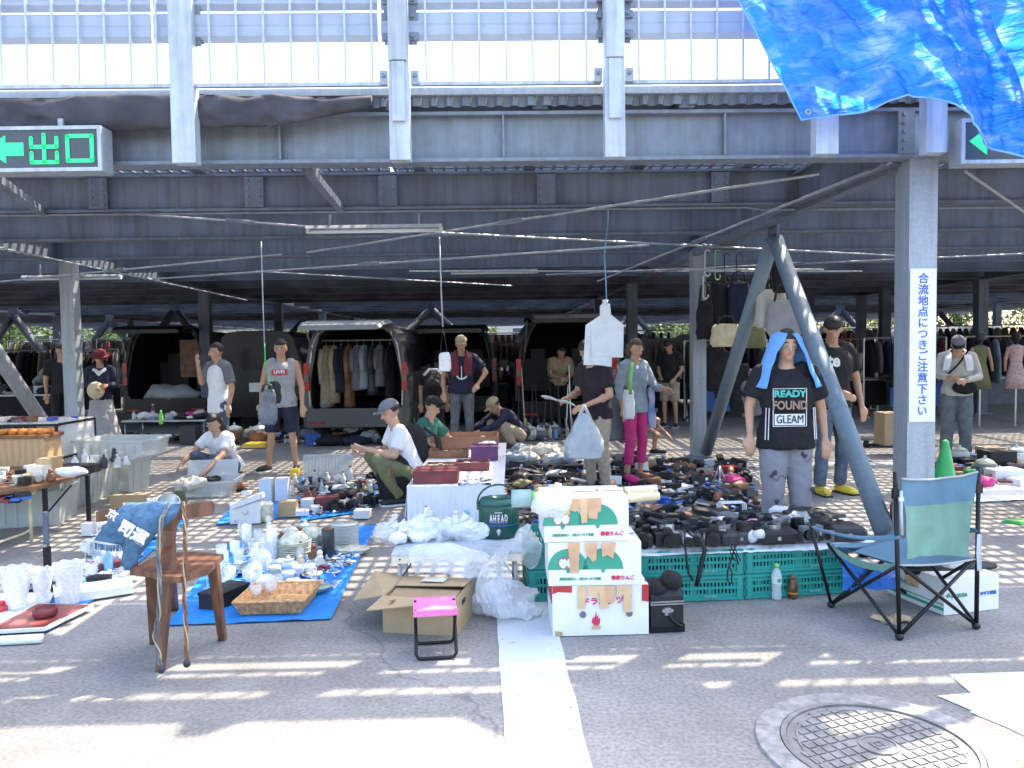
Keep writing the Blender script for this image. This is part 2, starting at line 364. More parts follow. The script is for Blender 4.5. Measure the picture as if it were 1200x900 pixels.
# deck plates with drainage slots (bars across, thin bars along) - open bays and closed bays
sd = MB(); mb = MB()
def closed(x0, x1, y0, y1): sd.box(((x0 + x1) / 2, (y0 + y1) / 2, ZD + 0.01), (x1 - x0, y1 - y0, 0.03))
closed(-0.9, 22, 5.22, 6.05); closed(-22, -0.9, 5.22, 5.5); closed(-22, 22, 13.75, 21.6); closed(-22, 22, 27, 34)
def openbay(x0, x1, y0, y1, px=0.16, pb=0.055, py=0.11, pw=0.03):
    n = int((y1 - y0) / px)
    for i in range(n + 1):
        y = y0 + i * px; mb.box(((x0 + x1) / 2, y, ZD + 0.01), (x1 - x0, pb, 0.03))
    n = int((x1 - x0) / py)
    for i in range(n + 1):
        x = x0 + i * py; mb.box((x, (y0 + y1) / 2, ZD + 0.0), (pw, y1 - y0, 0.012))
openbay(-0.9, 14, 6.1, 13.7); openbay(-16, -0.95, 5.55, 13.7); openbay(-22, 22, 21.7, 26.9, 0.22, 0.11, 0.3, 0.05); openbay(-22, 22, 34.1, 47, 0.3, 0.16, 0.5, 0.05)
o = sd.build('deck_plates', 'steel_dark', deck)
o = mb.build('deck_slats', 'steel_old_shaded', deck); o['kind'] = 'stuff'
# corrugated edge of the deck sheet above the front beam
def corr(u, v):
    x = -9 + 18 * u; return V((x, 5.19 - 0.016 * (1 if sin(x * 60) > 0 else -1), 3.04 + 0.06 * v))
MB().grid(corr, 900, 1).build('corrugated_edge', 'steel_old_shaded', deck)
MB().box((0, 5.17, 3.125), (20, 0.05, 0.045)).build('edge_channel', 'galv', deck)
# columns
def column(x, y, s=0.175, zt=ZB, m='galv', off=0):
    c = MB().box((x, y, zt / 2 + 0.005), (s, s, zt - 0.01)).build('column', m, deck)
    MB().box((x, y, 0.012), (s + 0.14, s + 0.14, 0.024)).build('base_plate', 'steel', c)
    return c
colA = column(2.85, 5.38, 0.19, 3.02)
column(2.62, 10.35); column(-5.70, 10.75)
for x in GX:
    for k in (2, 3, 4, 5, 6):
        y = 5.3 + 5.25 * k
        column(x, y, 0.2, ZB, 'steel_old_shaded' if k == 2 else 'steel_dark')
for px, pyt in ((1037, 343), (948, 345), (325, 362), (365, 366)):
    y = 1.2 * F / (404 - pyt); p = RI @ P(px, pyt, y); column(p.x, p.y, 0.2, ZB, 'steel_dark')
# K braces
def brace(apex, f1, f2, r=0.085, m='galv'):
    for f in (f1, f2): MB().tube([V(apex) + (V(f) - V(apex)) * 0.02, f], r, 14).build('brace', m, deck, smooth=True)
    MB().box(V(apex) + V((0, 0, 0.06)), (0.26 if abs(f1[0] - f2[0]) > 1 else 0.03, 0.26 if abs(f1[1] - f2[1]) > 1 else 0.03, 0.26)).build('gusset', 'steel_old_shaded', deck)
mat('brace_blue', (0.19, 0.26, 0.32), 0.5, 0.15, 0.05, 18)
brace((2.76, 7.9, 2.56), (2.78, 5.62, 0.1), (2.66, 10.1, 0.1), 0.074, 'brace_blue')
brace((-5.70, 8.1, 2.56), (-5.70, 10.5, 0.1), (-5.70, 5.7, 0.1), 0.085)
for ax, ay, d, sp, fz in ((15, 360, 22, 1.7, 0), (128, 370, 27, 1.9, 0), (205, 366, 20.9, 1.9, 0), (505, 358, 22, 2.5, 0), (355, 372, 30, 2.4, 0), (985, 360, 26.5, 2.2, 0), (740, 360, 27, 2.3, 0), (1100, 362, 30, 2.3, 0)):
    p = RI @ P(ax, ay, d); brace((p.x, p.y, 2.55), (p.x - sp, p.y, 0.1), (p.x + sp, p.y, 0.1), 0.10, 'steel_dark')
# thin tension rods with turnbuckles under the beams
def rod(a, b, r=0.014):
    q = MB().tube([a, b], r, 6).build('tension_rod', 'galv', deck); mid = V(a).lerp(V(b), 0.52); d = (V(b) - V(a)).normalized() * 0.14
    MB().tube([mid - d, mid + d], r * 2.1, 8).build('turnbuckle', 'steel', q)
def rp(x, y, d): return RI @ P(x, y, d)
for a, b in (((-30, 237, 7.4), (520, 277, 8.9)), ((-30, 333, 10.8), (330, 318 - 20, 8.6)), ((360, 296, 9.2), (960, 204, 5.6)), ((180, 327, 10.6), (760, 287, 7.6)), ((-20, 286, 8.0), (290, 352, 13)),
             ((500, 272, 7.6), (1060, 300, 10.4)), ((700, 330, 11), (1045, 190, 5.4)), ((1130, 200, 5.6), (1260, 290, 8.2)), ((480, 318, 12), (1010, 318, 12)), ((300, 318, 11.5), (600, 335, 13)), ((640, 322, 12.5), (1300, 293, 9))):
    rod(rp(*a), rp(*b), 0.011)
# angle strut below the front bay, right
MB().bar(rp(1052, 194, 5.5), rp(815, 296, 10.2), 0.09, 0.09).build('edge_strut', 'steel_old_shaded', deck)
MB().bar(rp(362, 200, 5.45), rp(400, 245, 7.0), 0.06, 0.06).build('edge_strut', 'steel_old_shaded', deck)
MB().bar(rp(-5, 209, 5.45), rp(52, 250, 7.0), 0.06, 0.06).build('edge_strut', 'steel_old_shaded', deck)
# bolted end plate at column A
ep = MB()
for i in range(5): ep.lathe([(0.014, 0), (0.014, 0.012)], n=6)
pl = MB().box((2.69, 5.21, 2.86), (0.11, 0.012, 0.28)).build('splice_plate', 'steel', deck)
for i in range(5):
    b = MB().tube([(2.67, 5.205, 2.75 + i * 0.055), (2.67, 5.185, 2.75 + i * 0.055)], 0.013, 6).build('bolt', 'steel', pl)
# stiffeners welded to the front beam, hanger clips and conduit under the second one
for px in (330, 590, 850):
    x = rp(px, 165, 5.25).x
    MB().box((x, 5.255, 2.86), (.012, .06, .27)).build('stiffener', 'steel', deck)
for i, px in enumerate((120, 300, 455, 640, 845)):
    x = rp(px, 230, 7.0).x; q = MB().box((x, 6.985, 2.86), (.16, .012, .26)).build('splice_plate', 'steel_old_shaded', deck)
    for j in range(8): MB().tube([(x - .05 + .10 * (j % 2), 6.98, 2.76 + .065 * (j // 2)), (x - .05 + .10 * (j % 2), 6.962, 2.76 + .065 * (j // 2))], .011, 6).build('bolt', 'steel', q)
MB().tube([(-9, 7.0, 2.685), (2.2, 7.0, 2.685), (2.35, 7.0, 2.66), (9, 7.0, 2.66)], .012, 6).build('conduit', 'steel', deck)
# ---- railing on the upper deck
rail = thing('upper_railing', 'pale steel railing with thin vertical bars along the upper deck edge', 'railing', (0, 0, 0), -TH)
def railpost(px, w, plain):
    a = rp(px, 190, 5.02); r = MB().box((a.x, a.y, (2.66 + 4.3) / 2), (w, 0.09, 4.3 - 2.66)).build('post', 'rail_white', rail)
    if not plain:
        MB().box((a.x, a.y - 0.06, (2.93 + 3.21) / 2), (w * 0.62, 0.03, 0.36)).build('inner_channel', 'rail_white', r)
        MB().box((a.x, a.y - 0.055, (3.22 + 4.3) / 2 + 0.02), (w * 0.86, 0.03, 4.28 - 3.24)).build('upper_channel', 'rail_white', r)
        for s in (-1, 1):
            k = MB().box((a.x + s * (w / 2 + 0.035), a.y, 3.17), (0.05, 0.03, 0.085)).build('bracket', 'galv', r)
            MB().tube([(a.x + s * (w / 2 + 0.035), a.y - 0.016, 3.18), (a.x + s * (w / 2 + 0.035), a.y - 0.032, 3.18)], 0.012, 6).build('bolt', 'steel', r)
    return a.x
xs = [railpost(213 - 262 * 2, .14, False), railpost(213 - 262, .14, False), railpost(219, .145, True), railpost(470, .125, False), railpost(720, .125, False), railpost(966, .14, True), railpost(1093, .13, True), railpost(1370, .14, True)]
bar = MB().box((0, 0, 0), (0.013, 0.013, 1.1)).mesh('bar', 'rail_white')
xs.sort(); nbar = 0
for a, b in zip(xs, xs[1:]):
    MB().box(((a + b) / 2, 5.045, 3.137), (b - a - 0.15, 0.035, 0.022)).build('bottom_rail', 'rail_white', rail)
    MB().box(((a + b) / 2, 5.08, 4.27), (b - a - 0.15, 0.05, 0.04)).build('top_rail', 'rail_white', rail)
    n = round((b - a) / 0.163)
    for i in range(1, n):
        x = a + (b - a) * i / n; share('bar', bar, rail, (x, 5.045, 3.69))

# vehicle guard panels behind the bars
gp = thing('guard_panels', 'blue grey steel vehicle barrier panels behind the railing bars', 'barrier', (0, 0, 0), -TH)
for x0, x1 in ((-8, -2.13), (-2.11, -0.72), (-0.70, 0.66), (0.68, 4.8)):
    for z0, z1 in ((3.42, 3.60), (3.615, 3.72), (3.93, 4.37)):
        pr = [(0, z0), (0.03, z0 + 0.03), (0.03, (z0 + z1) / 2 - 0.01), (0.026, (z0 + z1) / 2), (0.03, (z0 + z1) / 2 + 0.01), (0.03, z1 - 0.02), (0, z1), (-0.01, z1), (-0.01, z0)]
        MB().loft([[V((x, 5.10 - a, b)) for a, b in pr] for x in (x0, x1)]).build('barrier_panel', 'panel_blue', gp)
for px in (232, 455, 484, 706, 735):
    for z in (3.44, 3.56, 3.66):
        a = rp(px, 40, 5.07); k = MB().box((a.x, a.y, z), (0.07, 0.03, 0.045 if z < 3.7 else 0.09)).build('bracket', 'steel', gp)
        MB().tube([(a.x, a.y - .014, z), (a.x, a.y - 0.03, z)], 0.012, 6).build('bolt', 'steel', k)
    MB().box((a.x, 5.085, 3.52), (0.05, 0.02, 0.25)).build('bracket_plate', 'steel', gp)
# ---- fluorescent fittings
def fluo(pxa, pya, pxb, pyb, d, label, hang=True):
    a = P(pxa, pya, d); b = P(pxb, pyb, d); c = (a + b) / 2; L = (b - a).length
    t = thing('fluorescent_light', label, 'light fitting', c, 0, 'long fluorescent fittings under the deck')
    MB().prism([(-0.075, 0.03), (0.075, 0.03), (0.05, 0.06), (-0.05, 0.06)], (-L / 2, 0, 0), (0, 1, 0), (0, 0, 1), (L, 0, 0)).build('housing', 'rail_white', t)
    MB().tube([(-L / 2 + 0.03, 0, 0.01), (L / 2 - 0.03, 0, 0.01)], 0.018, 10).build('tube', 'lamp_glass', t, smooth=True)
    for s in (-1, 1):
        MB().box((s * (L / 2 - 0.01), 0, 0.015), (0.03, 0.05, 0.04)).build('socket', 'white', t)
        MB().bar((s * L * 0.33, 0, 0.06), (s * L * 0.33, 0, 2.7 - c.z), 0.02, 0.012).build('hanger', 'galv', t)
    return t
fluo(360, 273, 518, 271, 7.2, 'long white fluorescent fitting in front, hanging below the second beam')
fluo(28, 328, 142, 327, 10.9, 'white fluorescent fitting behind the front left column')
fluo(529, 321, 630, 320, 12.3, 'white fluorescent fitting right of the middle under the dark beams')
fluo(760, 318, 835, 316, 14.5, 'far fluorescent fitting left of the braced column')
# ---- exit signs
def exitsign(px0, px1, py0, py1, d, label, full):
    a = P(px0, py1, d); b = P(px1, py0, d); wd = b.x - a.x; h = b.z - a.z; c = (a + b) / 2
    t = thing('exit_sign', label, 'sign', c, 0)
    D = 0.13
    MB().box((0, D / 2 + 0.008, 0), (wd, D, h)).build('case', 'galv', t)
    fr = MB(); e = 0.022
    for s in (-1, 1): fr.box((0, 0, s * (h / 2 - e / 2)), (wd, 0.016, e)); fr.box((s * (wd / 2 - e / 2), 0, 0), (e, 0.016, h - 2 * e))
    fr.build('frame', 'rail_white', t)
    MB().box((0, 0.004, 0), (wd - 2 * e, 0.006, h - 2 * e)).build('face', mat('signface', (0.05, 0.065, 0.075), 0.3, 0, 0.05), t)
    for s in (-1, 1): MB().bar((s * wd * 0.25, 0.06, h / 2), (s * wd * 0.25, 0.06, h / 2 + 0.06), 0.03, 0.02).build('hanger', 'galv', t)
    return t, wd, h
mat('exit_green', (0.03, 0.62, 0.25), 0.5, 0, 0.04, emit=0.12)
t, wd, h = exitsign(-90, 118, 147, 203, 4.95, 'exit sign with green arrow and characters under the front beam, left', True)
def strokes(cx, pts_list, name):
    b = MB()
    for pts in pts_list:
        for (x0, z0), (x1, z1) in zip(pts, pts[1:]): b.bar((cx + x0, -0.003, z0), (cx + x1, -0.003, z1), .024, .004, V((0, 1, 0)) if x0 != x1 or 1 else None)
        for x0, z0 in pts: b.tube([(cx + x0, -0.005, z0), (cx + x0, -0.001, z0)], .012, 12)
    b.build(name, 'exit_green', t)
strokes(wd / 2 - 0.352, [[(0, .085), (0, -.082)], [(-.078, .065), (-.078, .012), (.078, .012), (.078, .065)], [(-.078, -.025), (-.078, -.082), (.078, -.082), (.078, -.025)]], 'lettering')
strokes(wd / 2 - 0.133, [[(-.075, .075), (.075, .075), (.075, -.075), (-.075, -.075), (-.075, .075)]], 'lettering')
MB().prism([(-0.22, 0), (-0.09, 0.085), (-0.09, 0.04), (0.02, 0.04), (0.02, -0.04), (-0.09, -0.04), (-0.09, -0.085)], (wd / 2 - 0.50, -0.002, 0), (1, 0, 0), (0, 0, 1), (0, 0.004, 0)).build('arrow', 'exit_green', t)
t, wd, h = exitsign(1126, 1290, 137, 192, 4.95, 'second exit sign half hidden by the blue tarp on the right', False)
MB().prism([(0.0, 0), (0.11, 0.085), (0.11, 0.04), (0.2, 0.04), (0.2, -0.04), (0.11, -0.04), (0.11, -0.085)], (-wd / 2 + 0.05, -0.002, 0), (1, 0, 0), (0, 0, 1), (0, 0.004, 0)).build('arrow', 'exit_green', t)
# ---- notice on column A
a = P(1066, 314, 5.27); b = P(1096, 495, 5.27)
t = thing('notice_strip', 'tall white notice with vertical blue Japanese writing on the right column', 'sign', (2.757, 5.327, (a.z + b.z) / 2), -TH)
hh = a.z - b.z
MB().box((0, 0, 0), (0.176, 0.004, hh)).build('board', 'paper', t)
chs = '合流地点につきご注意下さい'
for i, ch in enumerate(chs):
    text('character', ch, 0.073, 'signtext', t, (0, -0.003, hh / 2 - 0.07 - i * (hh - 0.125) / 12.2), bold=0.0016, ext=0.0008)
# ================================================================ PEOPLE
QUEUE = []
def wrap(mb, name, m, parent, voxel=0.011, wrinkle=0.0, seed=0.0):
    # fuse overlapping volumes into ONE continuous skin (voxel remesh), baked after all people exist
    o = mb.build(name, m, parent); r = o.modifiers.new('fuse', 'REMESH'); r.mode = 'VOXEL'; r.voxel_size = voxel; r.use_smooth_shade = True
    s = o.modifiers.new('soft', 'SMOOTH'); s.factor = 0.5; s.iterations = 2
    QUEUE.append((o, wrinkle, seed)); return o
def bake_queue():
    bpy.context.view_layer.update(); dg = bpy.context.evaluated_depsgraph_get()
    for o, wr, sd in QUEUE:
        me = bpy.data.meshes.new_from_object(o.evaluated_get(dg)); o.modifiers.clear(); old = o.data; o.data = me; bpy.data.meshes.remove(old)
        me.polygons.foreach_set('use_smooth', [True] * len(me.polygons))
        if wr:
            off = V((sd, sd * 2, sd * 3))
            for v in me.vertices:
                p = v.co; q = V((p.x * 8 + p.z * 3, p.y * 9, p.z * 6)) + off
                k = .6 * noise.noise(q) + 0.9 * (.35 - abs(noise.noise(q * 1.9))) + .35 * (.3 - abs(noise.noise(q * 4.1)))
                v.co = p + v.normal * (k * wr)
        me.update()
    QUEUE.clear()
def cap(mb, a, b, ra, rb, n=12):
    a = V(a); b = V(b); mb.tube([a, b], [ra, rb], n); mb.ball(a, ra, n, 8); mb.ball(b, rb, n, 8); return mb
def mid(a, b, t): return V(a).lerp(V(b), t)
DEF = dict(pel=(0, 0, .93), che=(0, -.005, 1.22), nk=(0, .015, 1.43), hd=(0, -.02, 1.585),
           shL=(-.175, .01, 1.385), elL=(-.235, .03, 1.10), wrL=(-.24, -.05, .86), shR=(.175, .01, 1.385), elR=(.235, .03, 1.10), wrR=(.24, -.05, .86),
           hipL=(-.09, 0, .90), knL=(-.105, -.02, .49), anL=(-.115, .03, .08), hipR=(.09, 0, .90), knR=(.105, -.02, .49), anR=(.115, .03, .08),
           toL=None, toR=None, hyaw=0, hpitch=0)
def hand(mb, wr, el, sgn, grip=0.22, n=8):
    wr = V(wr); d = (wr - V(el)).normalized(); side = d.cross(V((0, 1, 0)))
    if side.length < 0.2: side = d.cross(V((0, 0, 1)))
    side.normalize(); nrm = side.cross(d).normalized()        # nrm: back of the hand
    if (nrm.y > 0): nrm = -nrm
    # palm
    p0 = wr + d * 0.015; p1 = wr + d * 0.085
    wd = nrm.cross(d).normalized()
    for t in (-0.026, -0.009, 0.009, 0.026): cap(mb, p0 + wd * t * 0.7, p1 + wd * t, 0.016, 0.014, n)
    cur = -nrm if sgn == 0 else nrm * -1
    for t, L in ((-0.029, .058), (-0.010, .072), (0.010, .076), (0.029, .066)):
        a = p1 + wd * t; b = a + (d * (1 - grip) + cur * grip).normalized() * L * 0.55; c = b + (d * (1 - 2 * grip) + cur * 2 * grip).normalized() * L * 0.5
        cap(mb, a, b, 0.0105, 0.0098, n); cap(mb, b, c, 0.0098, 0.0085, n)
    s = 1 if sgn >= 0 else -1
    a = p0 + wd * s * 0.02; b = a + (wd * s * 0.8 + d * 0.9).normalized() * 0.045; c = b + (d + cur * 0.4 + wd * s * .1).normalized() * 0.035
    cap(mb, a, b, 0.014, 0.012, n); cap(mb, b, c, 0.012, 0.010, n)
def torso_rings(J, k=1.0, low=0.0, hi=1.0, n=20, fat=1.0):
    pel, che, nk = V(J['pel']), V(J['che']), V(J['nk']); shL, shR = V(J['shL']), V(J['shR']); hs = (V(J['hipR']) - V(J['hipL'])).normalized(); ss = (shR - shL).normalized()
    pts = [(-0.06, .150, .105), (0.0, .160, .112), (0.25, .148, .105), (0.5, .142, .100), (0.75, .155, .112), (1.0, .168, .118), (1.35, .172, .112), (1.68, .165, .092), (1.86, .11, .072), (2.0, .062, .058)]
    rings = []
    for t, w_, d_ in pts:
        if t <= 1: c = pel.lerp(che, t); ax = (che - pel).normalized()
        else: c = che.lerp(nk, t - 1); ax = (nk - che).normalized()
        if t < 0: ax = (che - pel).normalized()
        sv = hs.lerp(ss, min(max(t / 1.2, 0), 1)); sv = (sv - ax * sv.dot(ax)).normalized(); fv = ax.cross(sv)
        f2 = fat if t < 1.4 else 1
        rings.append([c + sv * cos(2 * pi * i / n) * w_ * k * f2 + fv * sin(2 * pi * i / n) * d_ * k * f2 for i in range(n)])
    return rings
def person(label, loc, rz=0, sc=1.0, shirt=('cl_black', 'short'), bottom=('jeans', 'pants'), shoes='black', hair='short', hairm='hair', vox=0.0125, fat=1.0, skinm='skin', hem=0.02, **kw):
    J = dict(DEF); J.update({k: v for k, v in kw.items() if k in DEF})
    t = thing('person', label, 'person', loc, rz); sc *= .93; t.scale = (sc, sc, sc)
    seed = loc[0] * 3 + loc[1]
    hd = V(J['hd']); Rh = Matrix.Rotation(J['hyaw'], 3, 'Z') @ Matrix.Rotation(J['hpitch'], 3, 'X')
    H = lambda x, y, z: hd + Rh @ V((x, y, z))
    b = MB(); b.loft(torso_rings(J, 0.90, fat=fat)); nk = V(J['nk'])
    cap(b, nk - V((0, 0, .02)), hd.lerp(nk, .35), .062, .052)
    b.ball(hd + Rh @ V((0, .012, .025)), (.074, .092, .092), 16, 12, Rh)
    b.ball(hd + Rh @ V((0, -.012, -.045)), (.056, .068, .07), 14, 10, Rh)
    b.ball(H(0, -.05, -.088), (.03, .026, .024), 10, 8, Rh)           # chin
    cap(b, H(0, -.082, .005), H(0, -.100, -.03), .010, .014, 8)      # nose
    for s in (-1, 1): b.ball(H(s * .076, .008, -.012), (.012, .02, .032), 8, 8, Rh)
    for s in 'LR':
        sg = -1 if s == 'L' else 1
        sh, el, wr = V(J['sh' + s]), V(J['el' + s]), V(J['wr' + s])
        cap(b, sh, el, .048 * fat, .040); cap(b, el, wr, .039, .026); b.ball(mid(el, wr, .28), (.040, .040, .05), 10, 8)
        hand(b, wr, el, sg)
        hp, kn, an = V(J['hip' + s]), V(J['kn' + s]), V(J['an' + s])
        cap(b, hp, kn, .080 * fat, .050); cap(b, kn, an, .050, .033); b.ball(mid(kn, an, .3), (.050, .052, .09), 10, 8)
        to = V(J['to' + s]) if J['to' + s] else an + V((sg * .03, -.17, -.05))
        cap(b, an + V((0, .025, -.045)), mid(an, to, .9), .034, .03)
    wrap(b, 'body', skinm, t, vox)
    # face details
    for s in (-1, 1):
        MB().ball(H(s * .030, -.0805, .012), (.012, .008, .007), 8, 6, Rh).build('eye', 'white', t, smooth=True)
        MB().ball(H(s * .030, -.087, .012), (.006, .004, .006), 8, 6, Rh).build('iris', 'black', t, smooth=True)
        MB().tube([H(s * .017, -.086, .034), H(s * .032, -.088, .038), H(s * .047, -.078, .033)], [.003, .004, .002], 6).build('eyebrow', hairm, t)
    MB().ball(H(0, -.079, -.056), (.021, .008, .006), 10, 6, Rh).build('mouth', 'lip', t, smooth=True)
    # top
    sm_, sl_ = shirt
    if sm_:
        c = MB(); rr = torso_rings(J, 1.06, fat=fat)
        ax = (V(J['che']) - V(J['pel'])).normalized()
        low = [p - ax * (0.03 + hem) for p in rr[0]]; cc = sum(low, V()) / len(low); low = [cc + (p - cc) * 1.16 for p in low]; rr[0] = [p + (p - cc) * .12 for p in rr[0]]; rr[1] = [p + (p - cc) * .08 for p in rr[1]]
        c.loft([low] + rr[:-1])
        for s in 'LR':
            sh, el, wr = V(J['sh' + s]), V(J['el' + s]), V(J['wr' + s]); inn = mid(sh, nk, .35)
            if sl_ == 'short': cap(c, inn, sh, .070, .066); c.tube([sh, mid(sh, el, .72)], [.068, .072 * fat], 14)
            elif sl_ == 'long': cap(c, inn, sh, .070, .062); cap(c, sh, el, .062, .052); c.tube([el, mid(el, wr, .96)], [.053, .040], 14)
            elif sl_ == 'mid': cap(c, inn, sh, .070, .062); cap(c, sh, el, .062, .052); c.tube([el, mid(el, wr, .55)], [.053, .045], 14)
            else: cap(c, inn, mid(inn, sh, .75), .066, .050)
        wrap(c, 'shirt', sm_, t, vox * 1.35, .012, seed)
    bm_, bk = bottom
    if bm_:
        c = MB(); rr = torso_rings(J, .91, fat=fat)[:4]; c.loft(rr)
        if bk == 'skirt':
            c = MB(); hp = V(J['pel']); c.lathe([(.125, hp.z + .14), (.165, hp.z), (.2, hp.z - .25), (.26, .35), (.31, .14)], (hp.x, hp.y, 0), 28, 1, .72)
            c.v = [p + V((p.x - hp.x, p.y - hp.y, 0)) * .10 * sin(10 * math.atan2(p.y - hp.y, p.x - hp.x)) * max(0, (1.0 - p.z)) for p in c.v]
        else:
            q = 1.0 if bk in ('pants', 'crop') else .78
            for s in 'LR':
                hp, kn, an = V(J['hip' + s]), V(J['kn' + s]), V(J['an' + s]); wk = {'pants': 1.0, 'crop': .8, 'shorts': 1.15, 'wide': 1.25, 'legging': .98}[bk]
                cap(c, hp, mid(hp, kn, .5), .092 * fat, .082 * wk, 14)
                if bk == 'shorts': c.tube([mid(hp, kn, .5), mid(hp, kn, .97)], [.084 * wk, .080 * wk], 14)
                else:
                    cap(c, mid(hp, kn, .5), kn, .082 * wk, .066 * wk, 14); c.tube([kn, mid(kn, an, .7 if bk == 'crop' or bk == 'legging' else .98)], [.066 * wk, .058 * wk], 14)
        wrap(c, 'skirt' if bk == 'skirt' else ('shorts' if bk == 'shorts' else 'trousers'), bm_, t, vox * 1.35, .014 if bk != 'legging' else .003, seed + 5)
    for s in 'LR':
        an = V(J['an' + s]); sg = -1 if s == 'L' else 1; to = V(J['to' + s]) if J['to' + s] else an + V((sg * .03, -.17, -.05))
        c = MB(); he = an + V((0, .03, -.04)); d = (to - he); c.tube([he - d.normalized() * .03, he, mid(he, to, .45), mid(he, to, .85), to + d.normalized() * .02], [.026, .042, .046, .046, .026], 12)
        c.v = [V((p.x, p.y, max(p.z, an.z - .078))) for p in c.v]
        o = c.build('shoe', shoes, t, smooth=True)
        MB().bar(he - d.normalized() * .035 - V((0, 0, .036)), to + d.normalized() * .03 - V((0, 0, .022)), .085, .018).build('sole', 'cl_white' if shoes != 'yellow' else 'black', o)
    # hair
    if hair:
        c = MB(); c.ball((0, 0, 0), 1, 20, 14)
        vs = []
        for p in c.v:
            x, y, z = p; r = V((.083, .104, .104)); k = 1.0
            if y < -.15 and z < .42: k = .72
            if hair == 'short' and z < -.35: k = .72
            if hair in ('bob', 'long') and z < -.2 and y > -.15: k = 1.06
            q = V((x * r.x * k, y * r.y * k + .012, z * r.z * k + .026)); q += V(noise.noise_vector(q * 30)) * .006; vs.append(H(*q))
        c.v = vs; h = c.build('hair', hairm, t, smooth=True)
        if hair in ('bob', 'long'):
            L = .13 if hair == 'bob' else .30; c = MB(); rings = []
            for i in range(7):
                f = i / 6; rings.append([H((.086 + .012 * sin(f * 3)) * cos(a) * (1 - .35 * f * (hair == 'long')), .03 + .075 * sin(a) + (.012 if f < .9 else 0), .03 - L * f) + V(noise.noise_vector(V((a * 3, f * 3, seed)))) * .008 for a in [pi * (-.12 + 1.24 * j / 12) for j in range(13)] + [pi * (1.12 - 1.24 * j / 12) for j in range(13)]])
                rings[-1][13:] = [hd.lerp(p, .88) + V((0, 0, 0)) for p in rings[-1][13:]]
            c.loft(rings); c.build('hair_length', hairm, t, smooth=True)
    t['_H'] = 0; del t['_H']
    return t, J, H, Rh
def capf(t, H, Rh, m='cl_black', brim=True, yaw=0, bm=None):
    c = MB(); Rz = Matrix.Rotation(yaw, 3, 'Z')
    rings = []
    for i in range(8):
        a = i / 7 * pi / 2 * .97; rings.append([H(*(Rz @ V((.088 * cos(a) * cos(k * pi / 10), .107 * cos(a) * sin(k * pi / 10) + .008, .045 + .088 * sin(a))))) for k in range(20)])
    o = c.loft(rings).build('cap', m, t, smooth=True)
    if brim:
        pl = []; 
        for k in range(13):
            u = -1 + k / 6; pl.append(H(*(Rz @ V((.070 * u, -.075 - .085 * sqrt(max(0, 1 - u * u)) , .046 - .014 * u * u)))))
        for k in range(13):
            u = 1 - k / 6; pl.append(H(*(Rz @ V((.078 * u, -.055 - .03 * sqrt(max(0, 1 - u * u)), .052)))))
        dn = Rh @ V((0, 0, -.006)); n = len(pl)
        MB().add(pl + [p + dn for p in pl], [tuple(range(n)), tuple(range(2 * n - 1, n - 1, -1))] + [(i, i + n, (i + 1) % n + n, (i + 1) % n) for i in range(n)]).build('brim', bm or m, o)
    return o
def drape(t, name, m, pts_rows, th=.008):
    # cloth strip given by rows of points (same count), with thickness
    mb = MB(); n = len(pts_rows[0]); nr = len(pts_rows)
    def fn(u, v):
        a = v * (nr - 1); i = min(int(a), nr - 2); b = u * (n - 1); j = min(int(b), n - 2); fa, fb = a - i, b - j
        R = pts_rows; p = V(R[i][j]).lerp(V(R[i][j + 1]), fb).lerp(V(R[i + 1][j]).lerp(V(R[i + 1][j + 1]), fb), fa)
        return p + V(noise.noise_vector(p * 9)) * .012
    mb.grid(fn, 16, 22); o = mb.build(name, m, t, smooth=True)
    s = o.modifiers.new('th', 'SOLIDIFY'); s.thickness = th; return o
def gp_(px, py): g = G(px, py); return (g.x, g.y, 0)
def at(px, Y, z=0): p = P(px, 450, Y); return (p.x, Y, z)
def look(a): return radians(a)
# 1 tank top man  (feet 553)
t, J, H, Rh = person('man in light grey sleeveless top with red chest logo and navy shorts, standing', gp_(333, 552), look(6), 1.02, ('cl_grey', 'tank'), ('cl_navy', 'shorts'), 'black', 'short',
    elL=(-.25, .05, 1.11), wrL=(-.27, .02, .88), elR=(.245, .03, 1.09), wrR=(.26, -.06, .85), hipL=(-.1, 0, .9), knL=(-.14, -.02, .5), anL=(-.2, .02, .08), anR=(.15, .0, .08), knR=(.12, -.02, .5), toL=(-.30, -.12, .035), toR=(.17, -.17, .035), hpitch=.25, hem=.05, fat=1.04)
b = MB(); b.prism([(-.10, -.035), (-.05, -.035), (0, -.047), (.05, -.035), (.10, -.035), (.095, .035), (-.095, .035)], (0, -.142, 1.285), (1, 0, 0), (0, .05, 1), (0, .006, 0)); lg = b.build('chest_logo', 'red', t)
text('lettering', "LEVI'S", .055, 'cl_white', t, (0, -.145, 1.287), bold=.002)
# 2 maroon hat woman
t, J, H, Rh = person('woman in maroon hat and navy cardigan with long pale skirt beside the left column', at(118, 12.0), look(20), .95, ('cl_navy', 'long'), ('cl_grey', 'skirt'), 'brown', 'bob',
    elL=(-.22, .02, 1.12), wrL=(-.08, -.22, 1.08), elR=(.23, .0, 1.12), wrR=(.12, -.26, 1.12), hpitch=.3, hyaw=.2)
hb = MB(); hb.lathe([(.095, .045), (.105, .06), (.10, .11), (.085, .135), (.01, .14)], (0, .01, 0), 20); hb.lathe([(.165, .03), (.10, .055), (.09, .05), (.155, .022)], (0, .01, 0), 20)
hb.v = [H(*p) for p in hb.v]; hb.build('hat', 'cl_maroon', t, smooth=True)
drape(t, 'collar', 'cl_white', [[(-.09, -.09, 1.42), (0, -.11, 1.36), (.09, -.09, 1.42)], [(-.12, -.10, 1.38), (0, -.13, 1.28), (.12, -.10, 1.38)]], .006)
